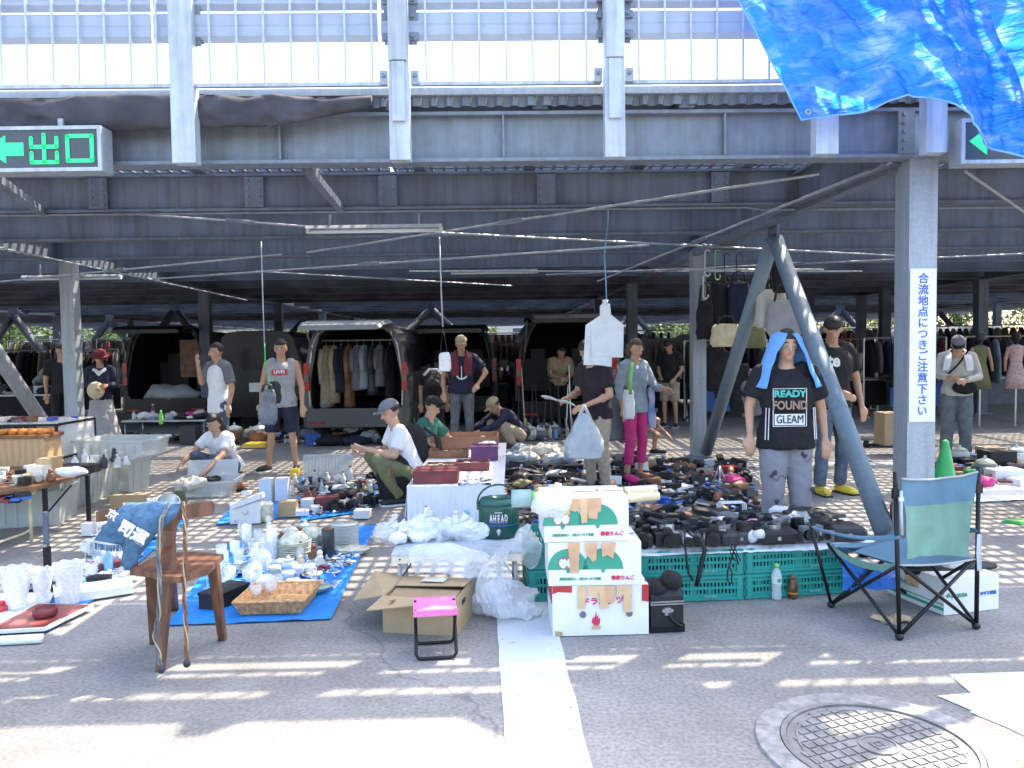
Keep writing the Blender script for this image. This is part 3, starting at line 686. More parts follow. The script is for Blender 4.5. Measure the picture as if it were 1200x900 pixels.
o = MB().ball((0, 0, 0), (.13, .07, .13), 16, 10).build('shoulder_bag', 'bamboo', None, True, V(at(112, 11.8, .92))); tag(o, 'beige round shoulder bag at the hip of the woman in the maroon hat', 'bag')
# 3 dark man beside column
person('man in black t-shirt and dark patterned trousers seen from behind left of the column', at(73, 12.6), look(200), 1.03, ('cl_black', 'short'), ('cl_black', 'pants'), 'black', 'short', hpitch=.4, hyaw=-.4)
# 4 far left bent grey man
t, J, H, Rh = person('man with pale cap bending forward in grey shirt far left behind the tube', at(48, 17.5), look(70), 1.0, ('cl_grey', 'short'), ('cl_slate', 'shorts'), 'black', 'short', vox=.016,
    che=(0, -.20, 1.12), nk=(0, -.40, 1.20), hd=(0, -.52, 1.26), shL=(-.17, -.36, 1.17), shR=(.17, -.36, 1.17), elL=(-.2, -.38, .92), wrL=(-.18, -.45, .70), elR=(.2, -.38, .92), wrR=(.18, -.45, .70), hpitch=.8)
capf(t, H, Rh, 'cl_white')
# 5 raglan
t, J, H, Rh = person('man in white baseball jersey with grey sleeves holding a hand to his face', gp_(259, 549), look(-35), 1.0, ('cl_white', 'tank'), ('jeans', 'pants'), 'black', 'short', hem=.12,
    elL=(-.23, -.10, 1.17), wrL=(-.12, -.22, 1.42), elR=(.24, .04, 1.10), wrR=(.24, -.02, .86), hpitch=.1, hyaw=-.3)
b = MB()
for s in 'LR': sh, el = V(J['sh' + s]), V(J['el' + s]); cap(b, mid(sh, J['nk'], .5), sh, .075, .070); b.tube([sh, mid(sh, el, .8)], [.073, .070], 14)
wrap(b, 'raglan_sleeves', 'cl_slate', t, .018, .006)
# 6 crouching woman
CR = dict(pel=(0, .10, .30), che=(0, -.02, .55), nk=(0, -.07, .76), hd=(0, -.13, .91), shL=(-.165, -.06, .71), shR=(.165, -.06, .71), hipL=(-.10, .06, .27), hipR=(.10, .06, .27),
          knL=(-.16, -.30, .46), knR=(.16, -.30, .46), anL=(-.14, -.08, .08), anR=(.14, -.08, .08), toL=(-.16, -.25, .035), toR=(.16, -.25, .035),
          elL=(-.24, -.22, .50), wrL=(-.18, -.44, .38), elR=(.24, -.24, .50), wrR=(.2, -.48, .32))
def cr(**k): d = dict(CR); d.update(k); return d
LOW = dict(CR, pel=(0, .12, .21), che=(0, .0, .42), nk=(0, -.06, .60), hd=(0, -.12, .73), shL=(-.16, -.05, .56), shR=(.16, -.05, .56), hipL=(-.10, .08, .19), hipR=(.10, .08, .19), elL=(-.24, -.22, .40), wrL=(-.18, -.44, .30), elR=(.24, -.24, .38), wrR=(.2, -.48, .22), knL=(-.16, -.28, .36), knR=(.16, -.28, .36))
def lo(**k): d = dict(LOW); d.update(k); return d
t, J, H, Rh = person('crouching woman with long dark hair and white blouse reaching into a clear bin', gp_(262, 566), look(-25), 1.0, ('cl_white', 'short'), ('jeans', 'pants'), 'white', 'long', 'hair', hpitch=.45, **lo(wrR=(.16, -.52, .16)))
# 7 kneeling young man w/ cap, seen in profile facing left
t, J, H, Rh = person('young man in white tee and grey cap squatting with a large black backpack', gp_(474, 588), look(-68), 1.04, ('cl_white', 'short'), ('olive', 'pants'), 'black', 'short', hpitch=.35, **cr(elL=(-.2, -.14, .50), wrL=(-.12, -.38, .54), elR=(.2, -.14, .50), wrR=(.1, -.38, .56)))
capf(t, H, Rh, 'cl_slate')
def backpack(label, loc, rz, m, s=1.0):
    t = thing('backpack', label, 'backpack', loc, rz); t.scale = (s, s, s); b = MB()
    rings = []
    for i in range(10):
        a = i / 9; z = -.25 + .5 * a; k = sqrt(max(.05, 1 - (abs(a * 2 - 1)) ** 4)); rings.append([V((.16 * k * (abs(cos(q)) ** .6) * (1 if cos(q) > 0 else -1), .11 * k * (abs(sin(q)) ** .7) * (1 if sin(q) > 0 else -1), z)) for q in [j / 16 * 2 * pi for j in range(16)]])
    crumple(b.loft(rings), .012, 8, rz).build('bag_body', m, t, smooth=True)
    crumple(MB().ball((0, .11, -.08), (.12, .055, .13), 14, 8), .008, 12).build('front_pocket', m, t, smooth=True)
    MB().tube([(-.03, 0, .25), (0, 0, .30), (.03, 0, .25)], .008, 6).build('grab_handle', 'black', t)
    for s_ in (-1, 1): MB().tube([(s_ * .08, -.10, .20), (s_ * .09, -.20, .12), (s_ * .09, -.22, -.02), (s_ * .08, -.11, -.2)], .016, 6).build('strap', 'black', t)
    MB().tube([(-.14, .085, .12), (0, .12, .2), (.14, .085, .12)], .004, 5).build('zip', 'silver', t)
    return t
backpack('large black backpack on the back of the squatting man in the white tee', P(486, 530, 7.85), look(105), 'cl_black', 1.15)
o = solo('shoulder_bag', crumple(MB().ball((0, 0, 0), (.17, .08, .25), 24, 16), .03, 6, 2), 'cl_black', 'long limp black bag hanging beside the squatting man in the white tee', 'bag', P(462, 560, 7.5), .2, smooth=True)
o = solo('key_charm', crumple(MB().box((0, 0, 0), (.05, .03, .11)), .01, 20), 'brown', 'small brown charm dangling from the long black bag', 'charm', P(455, 552, 7.38))
# 8 crouching man black cap teal
t, J, H, Rh = person('squatting man in black cap and teal shirt facing right behind the backpack', gp_(497, 566), look(72), 1.0, ('cl_teal', 'short'), ('cl_black', 'pants'), 'black', 'short', hpitch=.4, **cr())
capf(t, H, Rh, 'cl_black')
# 9 navy towel man
t, J, H, Rh = person('man in navy t-shirt with maroon towel round his neck and hand on hip', at(541, 11.3), look(4), 1.04, ('cl_navy', 'short'), ('greyjeans', 'pants'), 'black', 'short', fat=1.12,
    elL=(-.27, .02, 1.10), wrL=(-.26, -.10, .88), elR=(.36, .04, 1.16), wrR=(.24, -.10, 1.00), hpitch=.3)
capf(t, H, Rh, 'khaki')
for s in (-1, 1):
    drape(t, 'towel', 'cl_maroon', [[(s * .04, .10, 1.50), (s * .11, .10, 1.46)], [(s * .07, .0, 1.50), (s * .15, .0, 1.44)], [(s * .06, -.13, 1.42), (s * .16, -.12, 1.40)], [(s * .03, -.165, 1.25), (s * .15, -.155, 1.25)], [(s * .04, -.17, 1.12), (s * .15, -.16, 1.12)]])
b = MB().tube([(-.07, -.163, 1.12), (-.04, -.168, 1.085), (0, -.17, 1.075), (.05, -.168, 1.09), (.08, -.163, 1.13)], .013, 6); b.build('anchor_print', 'cl_white', t); MB().box((0, -.165, 1.17), (.014, .008, .18)).build('anchor_print', 'cl_white', t)
# 10 bent dark man
t, J, H, Rh = person('man in dark top with a white trimmed back bending over beside the towel man', at(508, 12.1), look(185), 1.0, ('cl_black', 'short'), ('cl_black', 'pants'), 'black', 'short',
    che=(0, -.20, 1.12), nk=(0, -.40, 1.16), hd=(0, -.52, 1.10), shL=(-.17, -.36, 1.14), shR=(.17, -.36, 1.14), elL=(-.22, -.38, .9), wrL=(-.22, -.42, .66), elR=(.22, -.38, .9), wrR=(.22, -.42, .66), hpitch=1.0)
MB().tube([(-.17, .1, 1.03), (-.15, .03, 1.15), (-.06, -.05, 1.235), (.06, -.05, 1.24), (.15, .03, 1.15)], .022, 8).build('white_trim', 'cl_white', t, True)
# 11 crouching reaching man
t, J, H, Rh = person('squatting man in patterned navy jacket and khaki trousers reaching left for goods', at(600, 11.6), look(-60), 1.1, ('cl_navy', 'long'), ('cl_khaki', 'pants'), 'black', 'short', hpitch=.7, **lo(che=(0, -.06, .40), nk=(0, -.20, .55), hd=(0, -.30, .62), shL=(-.165, -.18, .51), shR=(.165, -.18, .51), elL=(-.2, -.38, .36), wrL=(-.15, -.60, .28), elR=(.2, -.38, .36), wrR=(.12, -.60, .28)))
capf(t, H, Rh, 'khaki')
# 12 reading man
t, J, H, Rh = person('man in dark plum polo looking down at a white sheet, carrying a plastic bag', at(699, 7.9), look(-52), 1.0, ('cl_plum', 'short'), ('cl_khaki', 'pants'), 'black', 'short', fat=1.08, hem=.06,
    che=(0, -.03, 1.2), nk=(0, -.06, 1.40), hd=(0, -.13, 1.54), shL=(-.175, -.04, 1.36), shR=(.175, -.04, 1.36), elL=(-.23, -.06, 1.09), wrL=(-.14, -.32, 1.04), elR=(.24, -.04, 1.08), wrR=(.14, -.30, .98), hpitch=.62)
o = thing('magazine', 'white magazine held open by the man in the plum polo', 'magazine', P(655, 470, 7.55), look(-20)); o.rotation_euler = (radians(-12), radians(14), look(-15))
for s in (-1, 1): MB().sheet(lambda u, v, s=s: V((s * u * .16, (v - .5) * .22, .012 * sin(u * pi))), 6, 4, .005).build('page', 'paper', o)
MB().bar((0, -.11, -.003), (0, .11, -.003), .01, .006).build('spine', 'darkgrey', o)
# 13 pink leggings
t, J, H, Rh = person('woman in grey top and bright pink leggings carrying a green and white tote', at(744, 8.7), look(38), .98, ('cl_bluegrey', 'mid'), ('magenta', 'legging'), 'brown', 'bob', 'hairbrown', hem=.06,
    elL=(-.25, .03, 1.12), wrL=(-.24, -.03, .88), elR=(.22, -.12, 1.12), wrR=(.16, -.36, 1.10), hpitch=.25)
# 14 khaki shorts man
person('man in black t-shirt and khaki shorts standing behind near the dark car', at(785, 14.2), look(-30), 1.0, ('cl_black', 'short'), ('cl_khaki', 'shorts'), 'black', 'short', vox=.014, hpitch=.7, fat=1.1,
       hd=(0, -.10, 1.55), elL=(-.22, -.02, 1.1), wrL=(-.12, -.22, 1.0), elR=(.24, 0, 1.1), wrR=(.16, -.18, .95))
# 15 blue towel woman
t, J, H, Rh = person('woman with pale blue towel over her head in black printed tee and grey patterned trousers', at(921, 5.62), look(0), 1.0, ('cl_black', 'short'), (mat('floraltrouser', (0.22, 0.22, 0.25), .85, 0, 0, 9, .2, 100, kind='noise', col2=(0.25, 0.25, 0.29)), 'wide'), 'black', 'short', fat=1.22, hem=.08,
    elL=(-.27, .03, 1.12), wrL=(-.28, -.02, .90), elR=(.28, .03, 1.10), wrR=(.29, -.02, .87), shL=(-.19, .01, 1.38), shR=(.19, .01, 1.38), hpitch=.15)
FB = t
def towel(u, v):
    # u: angle round the head from the left cheek over the back to the right cheek, v: crown to hem
    a = (u - .5) * 2; ang = a * (pi - .75 * min(1, max(0, v - .03) * 2.6)); f = min(1, v / .22); k = sin(f * pi / 2)
    rx = .118 * k + .15 * max(0, v - .2); ry = .118 * k + .02 * max(0, v - .2)
    z = 1.70 - .075 * (1 - cos(f * pi / 2)) - .40 * max(0, v - .2) * (1 + .12 * abs(a))
    p = V((sin(ang) * rx * (1 + .16 * v * abs(a)), cos(ang) * ry + .005 - .035 * v * abs(a) ** 3, z)); return p + V(noise.noise_vector(p * 8)) * .012 * (.3 + v)
o = MB().grid(towel, 40, 26).build('head_towel', 'cl_blue', t, smooth=True); sdm = o.modifiers.new('th', 'SOLIDIFY'); sdm.thickness = .007
yf = -.158
pr = MB(); cx_ = -.025
for x0, z0, a_, b_ in ((0, 1.265, .25, .004), (0, .985, .25, .004), (-.124, 1.125, .004, .28), (.124, 1.125, .004, .28)): pr.box((x0 + cx_, yf, z0), (a_, .006, b_))
pr.build('print_frame', 'cl_white', t)
MB().box((cx_, yf, 1.035), (.225, .004, .082)).build('print_block', 'cl_white', t)
mat('print_teal', (.08, .48, .40), .7, 0, .1, 20); mat('print_brown', (.32, .2, .15), .7, 0, .1, 20)
text('lettering', 'READY', .068, 'print_teal', t, (cx_, yf - .004, 1.225), bold=.003, sx=1.12); text('lettering', 'FOUND', .088, 'print_brown', t, (cx_, yf - .004, 1.138), bold=.003, sx=.84); text('lettering', 'GLEAM', .088, 'cl_black', t, (cx_, yf - .006, 1.034), bold=0, sx=.74)
for s in (-1, 1):
    for k in (0, 1): MB().tube([(s * (.165 + .018 * k), -.118 + .015 * k, 1.12), (s * (.175 + .018 * k), -.125 + .015 * k, .88)], .004, 5).build('stripe', 'cl_white', t)
# rose prints on the trousers
for (x, z, sd_) in ((.10, .76, 1), (-.13, .62, 2), (.17, .5, 3), (.13, .36, 4), (-.11, .40, 5), (.04, .9, 6)):
    q = MB(); random.seed(sd_)
    for i in range(3): q.ball((x + random.uniform(-.015, .015), -.112, z + random.uniform(-.015, .015)), (.014, .006, .02), 8, 6, Matrix.Rotation(i, 3, 'Y'))
    q.tube([(x + i * .012, -.113, z - .03 - .02 * sin(i * .9)) for i in range(9)], .0025, 4); q.build('rose_print', 'darkgrey', t)
# 16 tall man
t, J, H, Rh = person('tall man in black t-shirt with lettering, dark jeans and yellow shoes behind the tube', at(975, 7.75), look(14), 1.10, ('cl_black', 'short'), ('jeans', 'pants'), 'yellow', 'short', fat=1.14, hem=.05,
    hd=(-.05, -.08, 1.58), hpitch=.5, hyaw=-.6, elR=(.29, .03, 1.10), wrR=(.30, -.04, .84), elL=(-.22, -.06, 1.10), wrL=(-.10, -.25, 1.0))
text('lettering', 'te', .16, 'cl_white', t, (-.09, -.150, 1.28), bold=.006)
capf(t, H, Rh, 'black', brim=False)
# 17 old man
t, J, H, Rh = person('older man in grey cap and beige shirt with white towel and black waist bag', at(1121, 9.85), look(-24), 1.0, ('cl_beige', 'long'), ('greyjeans', 'wide'), 'black', 'short', fat=1.05,
    hd=(0, -.10, 1.54), nk=(0, -.04, 1.40), hpitch=.6, elL=(-.25, -.02, 1.14), wrL=(-.12, -.26, 1.12), elR=(.26, -.02, 1.12), wrR=(.08, -.28, 1.08))
capf(t, H, Rh, 'cl_slate', bm='cl_black')
for s in (-1, 1): drape(t, 'towel', 'cl_white', [[(s * .04, .10, 1.48), (s * .11, .10, 1.44)], [(s * .08, .0, 1.49), (s * .15, .0, 1.43)], [(s * .07, -.15, 1.38), (s * .16, -.14, 1.36)], [(s * .10, -.18, 1.20), (s * .18, -.17, 1.20)]])
MB().tube([(.12, -.08, 1.46), (.0, -.16, 1.28), (-.12, -.15, 1.15)], .012, 6).build('strap', 'cl_black', t); crumple(MB().ball((.08, -.17, .98), (.15, .06, .09), 14, 10), .01, 9).build('waist_bag', 'cl_black', t, True)
# 18 far people
t, J, H, Rh = person('man in olive shirt with dark emblem leaning inside the open van behind', at(655, 14.0), look(10), 1.0, ('khaki', 'short'), ('cl_black', 'pants'), 'black', 'short', vox=.014, hpitch=.6, che=(0, -.06, 1.18), nk=(0, -.14, 1.36), hd=(0, -.24, 1.48), shL=(-.175, -.12, 1.32), shR=(.175, -.12, 1.32), elL=(-.22, -.18, 1.06), wrL=(-.06, -.34, 1.0), elR=(.22, -.18, 1.06), wrR=(.06, -.34, 1.0))
person('person in white tee bending at a far stall beyond the yellow shoe man', at(1020, 17.5), look(-100), 1.0, ('cl_white', 'short'), ('cl_khaki', 'pants'), 'black', 'short', vox=.02, che=(0, -.14, 1.16), nk=(0, -.3, 1.3), hd=(0, -.40, 1.40), shL=(-.17, -.27, 1.26), shR=(.17, -.27, 1.26), elL=(-.2, -.35, 1.0), wrL=(-.16, -.5, .85), elR=(.2, -.35, 1.0), wrR=(.16, -.5, .85), hpitch=.5)
t, J, H, Rh = person('squatting person in grey shorts and black shoes behind the pink leggings', gp_(738, 533), look(60), 1.0, ('cl_slate', 'short'), ('cl_slate', 'shorts'), 'black', 'short', hpitch=.5, vox=.014, **cr(knR=(.16, -.36, .50), anR=(.2, -.30, .08), toR=(.22, -.46, .035)))
for i, (px, d, rz, sh_, bt, lab) in enumerate(((18, 24, 10, 'cl_white', 'jeans', 'far shopper in white top at the left edge under the deck'), (282, 21, 150, 'cl_black', 'cl_black', 'far shopper in black seen between the van and the tank top man'), (352, 30, 0, 'red', 'jeans', 'distant person in red top left of the grey van'), (1000, 24, 190, 'cl_black', 'cl_black', 'distant person in black beyond the right stalls'), (1060, 26, 30, 'cl_beige', 'cl_slate', 'distant person in beige right of the tall column'), (1150, 20, -60, 'cl_slate', 'cl_black', 'distant shopper in slate shirt at the far right stalls'), (700, 24, 90, 'cl_bluegrey', 'jeans', 'distant person in blue grey behind the hanging bag'), (588, 27, 0, 'cl_white', 'jeans', 'distant person in white between two vans'))):
    person(lab, at(px, d), look(rz), 1.0, (sh_, 'short'), (bt, 'pants'), 'black', 'short', vox=.025)
bake_queue()
# ================================================================ VEHICLES
def van(label, loc, rz=0, w=1.7, L=4.4, Ht=1.85, body='van_black', hatch=True, group=None, k=1.0, lite=False):
    t = thing('van', label, 'van', loc, rz, group); t.scale = (k, k, k)
    half = [(.80, .26), (.97, .38), (1.0, .62), (1.0, .98), (.97, 1.12), (.88, 1.5), (.80, 1.72), (.66, Ht - .03), (.35, Ht)]
    def ring(y, kk=1.0, s=1.0, ins=0.0, zmin=0):
        o = [(x * w / 2 * s - ins, z if z < 1.0 else 1.0 + (z - 1.0) * kk) for x, z in half]
        o = [(x, max(z - ins * (z > 1.2), zmin)) for x, z in o]
        return [V((x, y, z)) for x, z in o] + [V((-x, y, z)) for x, z in reversed(o)]
    b = MB(); outer = [ring(0.0), ring(.12), ring(2.0), ring(L - 1.35, .97), ring(L - .95, .62), ring(L - .55, .10, .97), ring(L - .15, .0, .93), ring(L, -.12, .84)]
    if hatch:
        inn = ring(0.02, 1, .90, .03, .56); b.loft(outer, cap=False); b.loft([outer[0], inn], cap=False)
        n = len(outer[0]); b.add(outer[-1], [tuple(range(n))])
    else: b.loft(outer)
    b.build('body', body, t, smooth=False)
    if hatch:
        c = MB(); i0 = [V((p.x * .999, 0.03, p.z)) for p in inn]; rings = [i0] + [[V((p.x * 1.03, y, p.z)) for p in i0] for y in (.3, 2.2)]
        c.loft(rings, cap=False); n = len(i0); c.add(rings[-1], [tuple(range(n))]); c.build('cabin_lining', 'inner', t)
        for s in (-1, 1):
            q = MB(); q.box((s * w * .22, 1.5, .95), (w * .34, .16, .6)); o = q.build('rear_seat', 'darkgrey', t); MB().box((s * w * .22, 1.5, 1.34), (.26, .12, .18)).build('headrest', 'darkgrey', o)
        hz = Ht - .06; a = MB(); a.loft([[V((x * w * .41 * f, y, z + dz)) for x, dz in ((-1, 0), (-.92, .05), (.92, .05), (1, 0), (.9, -.02), (-.9, -.02))] for y, z, f in ((.05, hz + .03, 1), (-.35, hz + .09, .98), (-.85, hz + .05, .92), (-1.0, hz + .0, .88))])
        h = a.build('hatch', body if body != 'van_grey' else 'hatch_grey', t)
        MB().box((0, -.38, hz + .045), (w * .66, .5, .012)).build('hatch_glass', 'carglass', h); MB().box((0, -.86, hz + .02), (.22, .05, .03)).build('hatch_handle', 'black', h)
        for s in (-1, 1): MB().tube([(s * w * .40, .05, 1.35), (s * w * .39, -.42, hz + .04)], .012, 6).build('gas_strut', 'silver', t)
        for s in (-1, 1): MB().tube([(s * w * .435, -.005, .6), (s * w * .45, -.008, 1.0), (s * w * .40, -.008, 1.55), (s * w * .34, -.004, Ht - .1)], .016, 6).build('door_seal', 'rubber' if body == 'van_black' else 'silver', t)
    else:
        MB().box((0, -.008, 1.32), (w * .72, .02, .42)).build('rear_window', 'carglass', t)
        MB().box((0, -.016, .8), (.33, .01, .165)).build('number_plate', 'paper', t)
    bp = MB(); bp.loft([[V((x * w / 2, y, z)) for x, y in ((-1.0, .35), (-1.01, .0), (-.9, -.12), (.9, -.12), (1.01, .0), (1.0, .35))] for z in (.27, .36, .50, .56)]); o = bp.build('bumper', body, t)
    for s in (-1, 1): MB().box((s * w * .36, -.125, .34), (.24, .012, .035)).build('reflector', 'tail', o)
    for s in (-1, 1):
        o = MB().box((s * w * .462, -.012, 1.05), (.085, .05, .44)).build('tail_light', 'tail', t); MB().box((s * w * .462, -.040, 1.03), (.06, .012, .10)).build('indicator', 'grey', o)
    for s in (-1, 1):
        for y0, y1 in ((.25, 1.25), (1.3, 2.2), (2.25, 3.0)):
            MB().add([(s * (w / 2 * .985 + .012), y0, 1.10), (s * (w / 2 * .985 + .012), y1, 1.10), (s * (w / 2 * .86 + .014), y1 - .03, 1.56), (s * (w / 2 * .86 + .014), y0 + .03, 1.56)], [(0, 1, 2, 3)]).build('side_window', 'carglass', t)
        for y in (.78, L - .85):
            q = MB().lathe([(.0, -.09), (.27, -.09), (.31, -.05), (.31, .05), (.27, .09), (.18, .09)], n=18); q.xf(Matrix.Translation((s * (w / 2 - .07), y, .31)) @ Matrix.Rotation(pi / 2 * s, 4, 'Y')); o = q.build('wheel', 'rubber', t, True)
            q = MB().lathe([(.18, .04), (.17, .085), (.04, .095), (.0, .095)], n=18); q.xf(Matrix.Translation((s * (w / 2 - .07), y, .31)) @ Matrix.Rotation(pi / 2 * s, 4, 'Y')); q.build('hubcap', 'silver', o, True)
        crumple(MB().box((s * (w / 2 + .11), L - 1.45, 1.12), (.16, .07, .14)), 0, 1).build('wing_mirror', body, t)
    return t
def gv(px, d): return at(px, d)
v1 = van('black van with its rear hatch open behind the folding table on the left', gv(196, 15.6), look(3), 1.72, 4.4, 1.9)
v2 = van('grey minivan with raised hatch full of hanging coats in the middle', gv(417, 12.4), look(-2), 1.66, 4.3, 1.84, 'van_grey')
v3 = van('dark van with open hatch between the coat van and the tool van', gv(532, 15.0), look(0), 1.66, 4.3, 1.82)
v4 = van('black van with raised hatch and upright rods inside, right of the middle', gv(664, 13.4), look(2), 1.75, 4.5, 1.93)
van('dark van with closed tailgate between black van and coat van', gv(303, 14.6), look(2), 1.6, 4.2, 1.84, hatch=False)
van('dark parked car behind the man in khaki shorts', gv(790, 17.5), look(0), 1.7, 4.3, 1.62, hatch=False)
van('white panelled van parked sideways at the far right stalls', gv(1165, 24), look(80), 1.7, 4.3, 1.9, 'van_white', hatch=False)
base = van('black van parked in the far row at the left edge', gv(40, 27), look(5), 1.7, 4.3, 1.85, hatch=False, group='vans parked in the far row')
for px, d, rz, lb in ((118, 26, 0, 'black van parked in the far row, second from the left edge'), (260, 28, 0, 'black van in the far row behind the raglan jersey man'), (370, 26, 4, 'black van in the far row left of the coat van roof'), (590, 25, 0, 'black van in the far row between the two open vans'),
                      (745, 29, 0, 'black van in the far row behind the dark parked car'), (880, 24, 0, 'black van in the far row behind the hanging bags'), (965, 27, 0, 'black van in the far row left of the sign column'), (1035, 25, 0, 'black van in the far row just left of the tall sign column'), (1105, 28, 0, 'black van in the far row above the old man'), (480, 27, 0, 'black van in the far row above the coat van')):
    c = copy_tree(base); c.location = gv(px, d); c.rotation_euler.z = look(rz); c['label'] = lb
# coats in the grey van
RB = v2.location; ry = RB.y + .30; zz = 1.62
t = thing('clothes_rail', 'steel clothes rail across the open back of the grey minivan', 'clothes rail', (RB.x, ry, zz)); MB().tube([(-.72, 0, 0), (.72, 0, 0)], .014, 8).build('rail_bar', 'silver', t)
def coat(x, L, wd, m, label, fl=1.0):
    t = thing('hanging_coat', label, 'coat', (RB.x + x, ry, zz - .05), random.uniform(-.5, .5) + 1.2, 'coats hanging in the grey minivan')
    b = MB(); rings = []
    for i in range(9):
        f = i / 8; hw = wd * (.28 + .5 * min(1, f * 5)) * (1 + .35 * fl * f); rings.append([V((cos(a) * hw * (1 + .06 * sin(5 * a + i)), sin(a) * (.05 + .04 * f + .012 * sin(a * 6)), -.03 - L * f)) for a in [j / 20 * 2 * pi for j in range(20)]])
    b.loft(rings).build('coat_body', m, t, True)
    for s in (-1, 1): MB().tube([(s * wd * .7, 0, -.09), (s * wd * .95, .01, -.3), (s * wd * .98, -.01, -L * .62)], [.05, .045, .035], 10).build('sleeve', m, t, True)
    MB().tube([(0, 0, .06), (.02, 0, .075), (.03, 0, .055), (0, 0, .0), (0, 0, -.04), (-wd * .7, 0, -.1)], .004, 5).build('hanger', 'silver', t)
for i, (x, L, wd, m, c) in enumerate(((-.52, 1.02, .17, 'cl_khaki', 'long beige coat at the left end of the minivan rail'), (-.40, .92, .14, 'khaki', 'brown beige coat second from left on the minivan rail'), (-.28, .75, .15, 'cl_navy', 'dark navy jacket third on the minivan rail'), (-.16, 1.05, .14, 'brown', 'long brown coat in the middle left of the minivan rail'), (-.03, .72, .13, 'cl_slate', 'grey blue jacket in the middle of the minivan rail'),
                                  (.08, .7, .13, 'cl_bluegrey', 'pale blue grey jacket right of the middle of the minivan rail'), (.22, .8, .14, 'darkgrey', 'charcoal jacket right side of the minivan rail'), (.34, .66, .13, 'grey', 'grey shirt near the right end of the minivan rail'), (.5, .9, .14, 'cl_black', 'black coat at the right end of the minivan rail'))): coat(x, L, wd, m, c, .5)
# rods and gear standing in v4
for i in range(9):
    p = P(607 + i * 8 + random.uniform(-2, 2), 500, 12.9); h = random.uniform(.8, 1.35)
    solo('fishing_rod', MB().tube([(0, 0, 0), (random.uniform(-.06, .06), .1, h)], [.014, .006], 6).lathe([(.022, .1), (.024, .3), (.018, .31)], n=8), random.choice(['black', 'silver', 'darkgrey', 'bamboo']), 'slim rod standing upright behind the crouching man, %s from the left' % ['first', 'second', 'third', 'fourth', 'fifth', 'sixth', 'seventh', 'eighth', 'ninth'][i], 'rod', (p.x, p.y, 0), 0, 'rods leaning in front of the black van')
solo('roller_shutter_board', MB().box((0, 0, 0), (.50, .03, .75)), 'brown', 'brown wooden board standing inside the left black van', 'board', P(226, 420, 15.95))
solo('plastic_heap', crumple(MB().ball((0, 0, 0), (.55, .25, .2), 24, 14), .09, 5), 'poly', 'heap of grey plastic sheeting in the back of the left black van', 'plastic sheet', P(202, 462, 15.75), smooth=True)
# far trees
def tree(px, d, h, r, label, m='leaf'):
    x, y, _ = at(px, d); t = thing('tree', label, 'tree', (x, y, 0), 0, 'trees beyond the car park')
    b = MB(); b.tube([(0, 0, 0), (.05, 0, h * .3), (-.05, .05, h * .55), (0, 0, h * .8)], [r * .09, r * .075, r * .05, r * .02], 8)
    for i in range(6):
        a = i * 1.1; b.tube([(0, 0, h * (.3 + .05 * i)), (cos(a) * r * .6, sin(a) * r * .6, h * (.5 + .06 * i))], [r * .035, r * .01], 6)
    b.build('trunk', 'bark', t)
    vs = []; fs = []; rnd = random.Random(px)
    cl = [(V((rnd.gauss(0, .4) * r, rnd.gauss(0, .4) * r, h * rnd.uniform(.34, .92))), r * rnd.uniform(.28, .5)) for _ in range(26)]
    for c, q in cl:
        for _ in range(190):
            p = c + V((rnd.gauss(0, 1), rnd.gauss(0, 1), rnd.gauss(0, 1))).normalized() * q * rnd.uniform(.55, 1.05); u = V((rnd.gauss(0, 1), rnd.gauss(0, 1), rnd.gauss(0, 1))).normalized(); v = u.orthogonal().normalized(); s = .10 + .10 * rnd.random()
            o = len(vs); vs += [p + u * s, p + v * s * .6, p - u * s, p - v * s * .6]; fs.append((o, o + 1, o + 2, o + 3))
    o = MB().add(vs, fs).build('crown', m, t); return t
for i, (px, d, h, r, lb) in enumerate(((-20, 56, 7, 3.5, 'leafy tree beyond the deck at the far left edge'), (70, 60, 8, 4, 'leafy tree beyond the deck behind the left column'), (150, 58, 7, 3.5, 'leafy tree seen above the left black van'), (240, 62, 8, 4, 'leafy tree behind the far columns left of the tank top man'), (345, 57, 7, 3.6, 'bright leafy tree just left of the grey minivan'), (455, 60, 8, 4.2, 'broad leafy tree right of the grey minivan roof'), (540, 58, 7, 3.6, 'leafy tree above the dark van in the middle'), (930, 60, 7, 3.6, 'leafy tree seen between the brace tube and the far columns'), (1010, 62, 6, 3.2, 'small leafy tree left of the sign column'), (1120, 58, 8, 4, 'leafy tree at the right behind the old man'), (1230, 60, 8, 4, 'leafy tree beyond the far right edge'), (800, 70, 7, 3.6, 'leafy tree far behind the dark parked car'))): tree(px, d, h, r, lb)
# low building far behind
bt = thing('building', 'low pale building with a row of windows far beyond the deck', 'building', (6, 78, 0))
MB().box((0, 5, 2.6), (46, 10, 5.2)).build('wall', 'facade', bt); MB().box((0, 5, 5.35), (46.6, 10.6, .3)).build('roof', 'grey', bt)
for i in range(14):
    w_ = MB().box((-21 + i * 3.2, -.03, 2.6), (1.9, .06, 1.4)).build('window', 'rail_white', bt); MB().box((-21 + i * 3.2, -.07, 2.6), (1.7, .04, 1.2)).build('pane', 'carglass', w_)
bt = thing('building', 'long grey warehouse far beyond the deck on the left', 'building', (-34, 74, 0))
MB().box((0, 5, 2.4), (30, 10, 4.8)).build('wall', 'facade', bt); MB().box((0, 5, 4.95), (30.6, 10.6, .3)).build('roof', 'grey', bt)
for i in range(9):
    w_ = MB().box((-13 + i * 3.2, -.03, 2.4), (1.9, .06, 1.4)).build('window', 'rail_white', bt); MB().box((-13 + i * 3.2, -.07, 2.4), (1.7, .04, 1.2)).build('pane', 'carglass', w_)
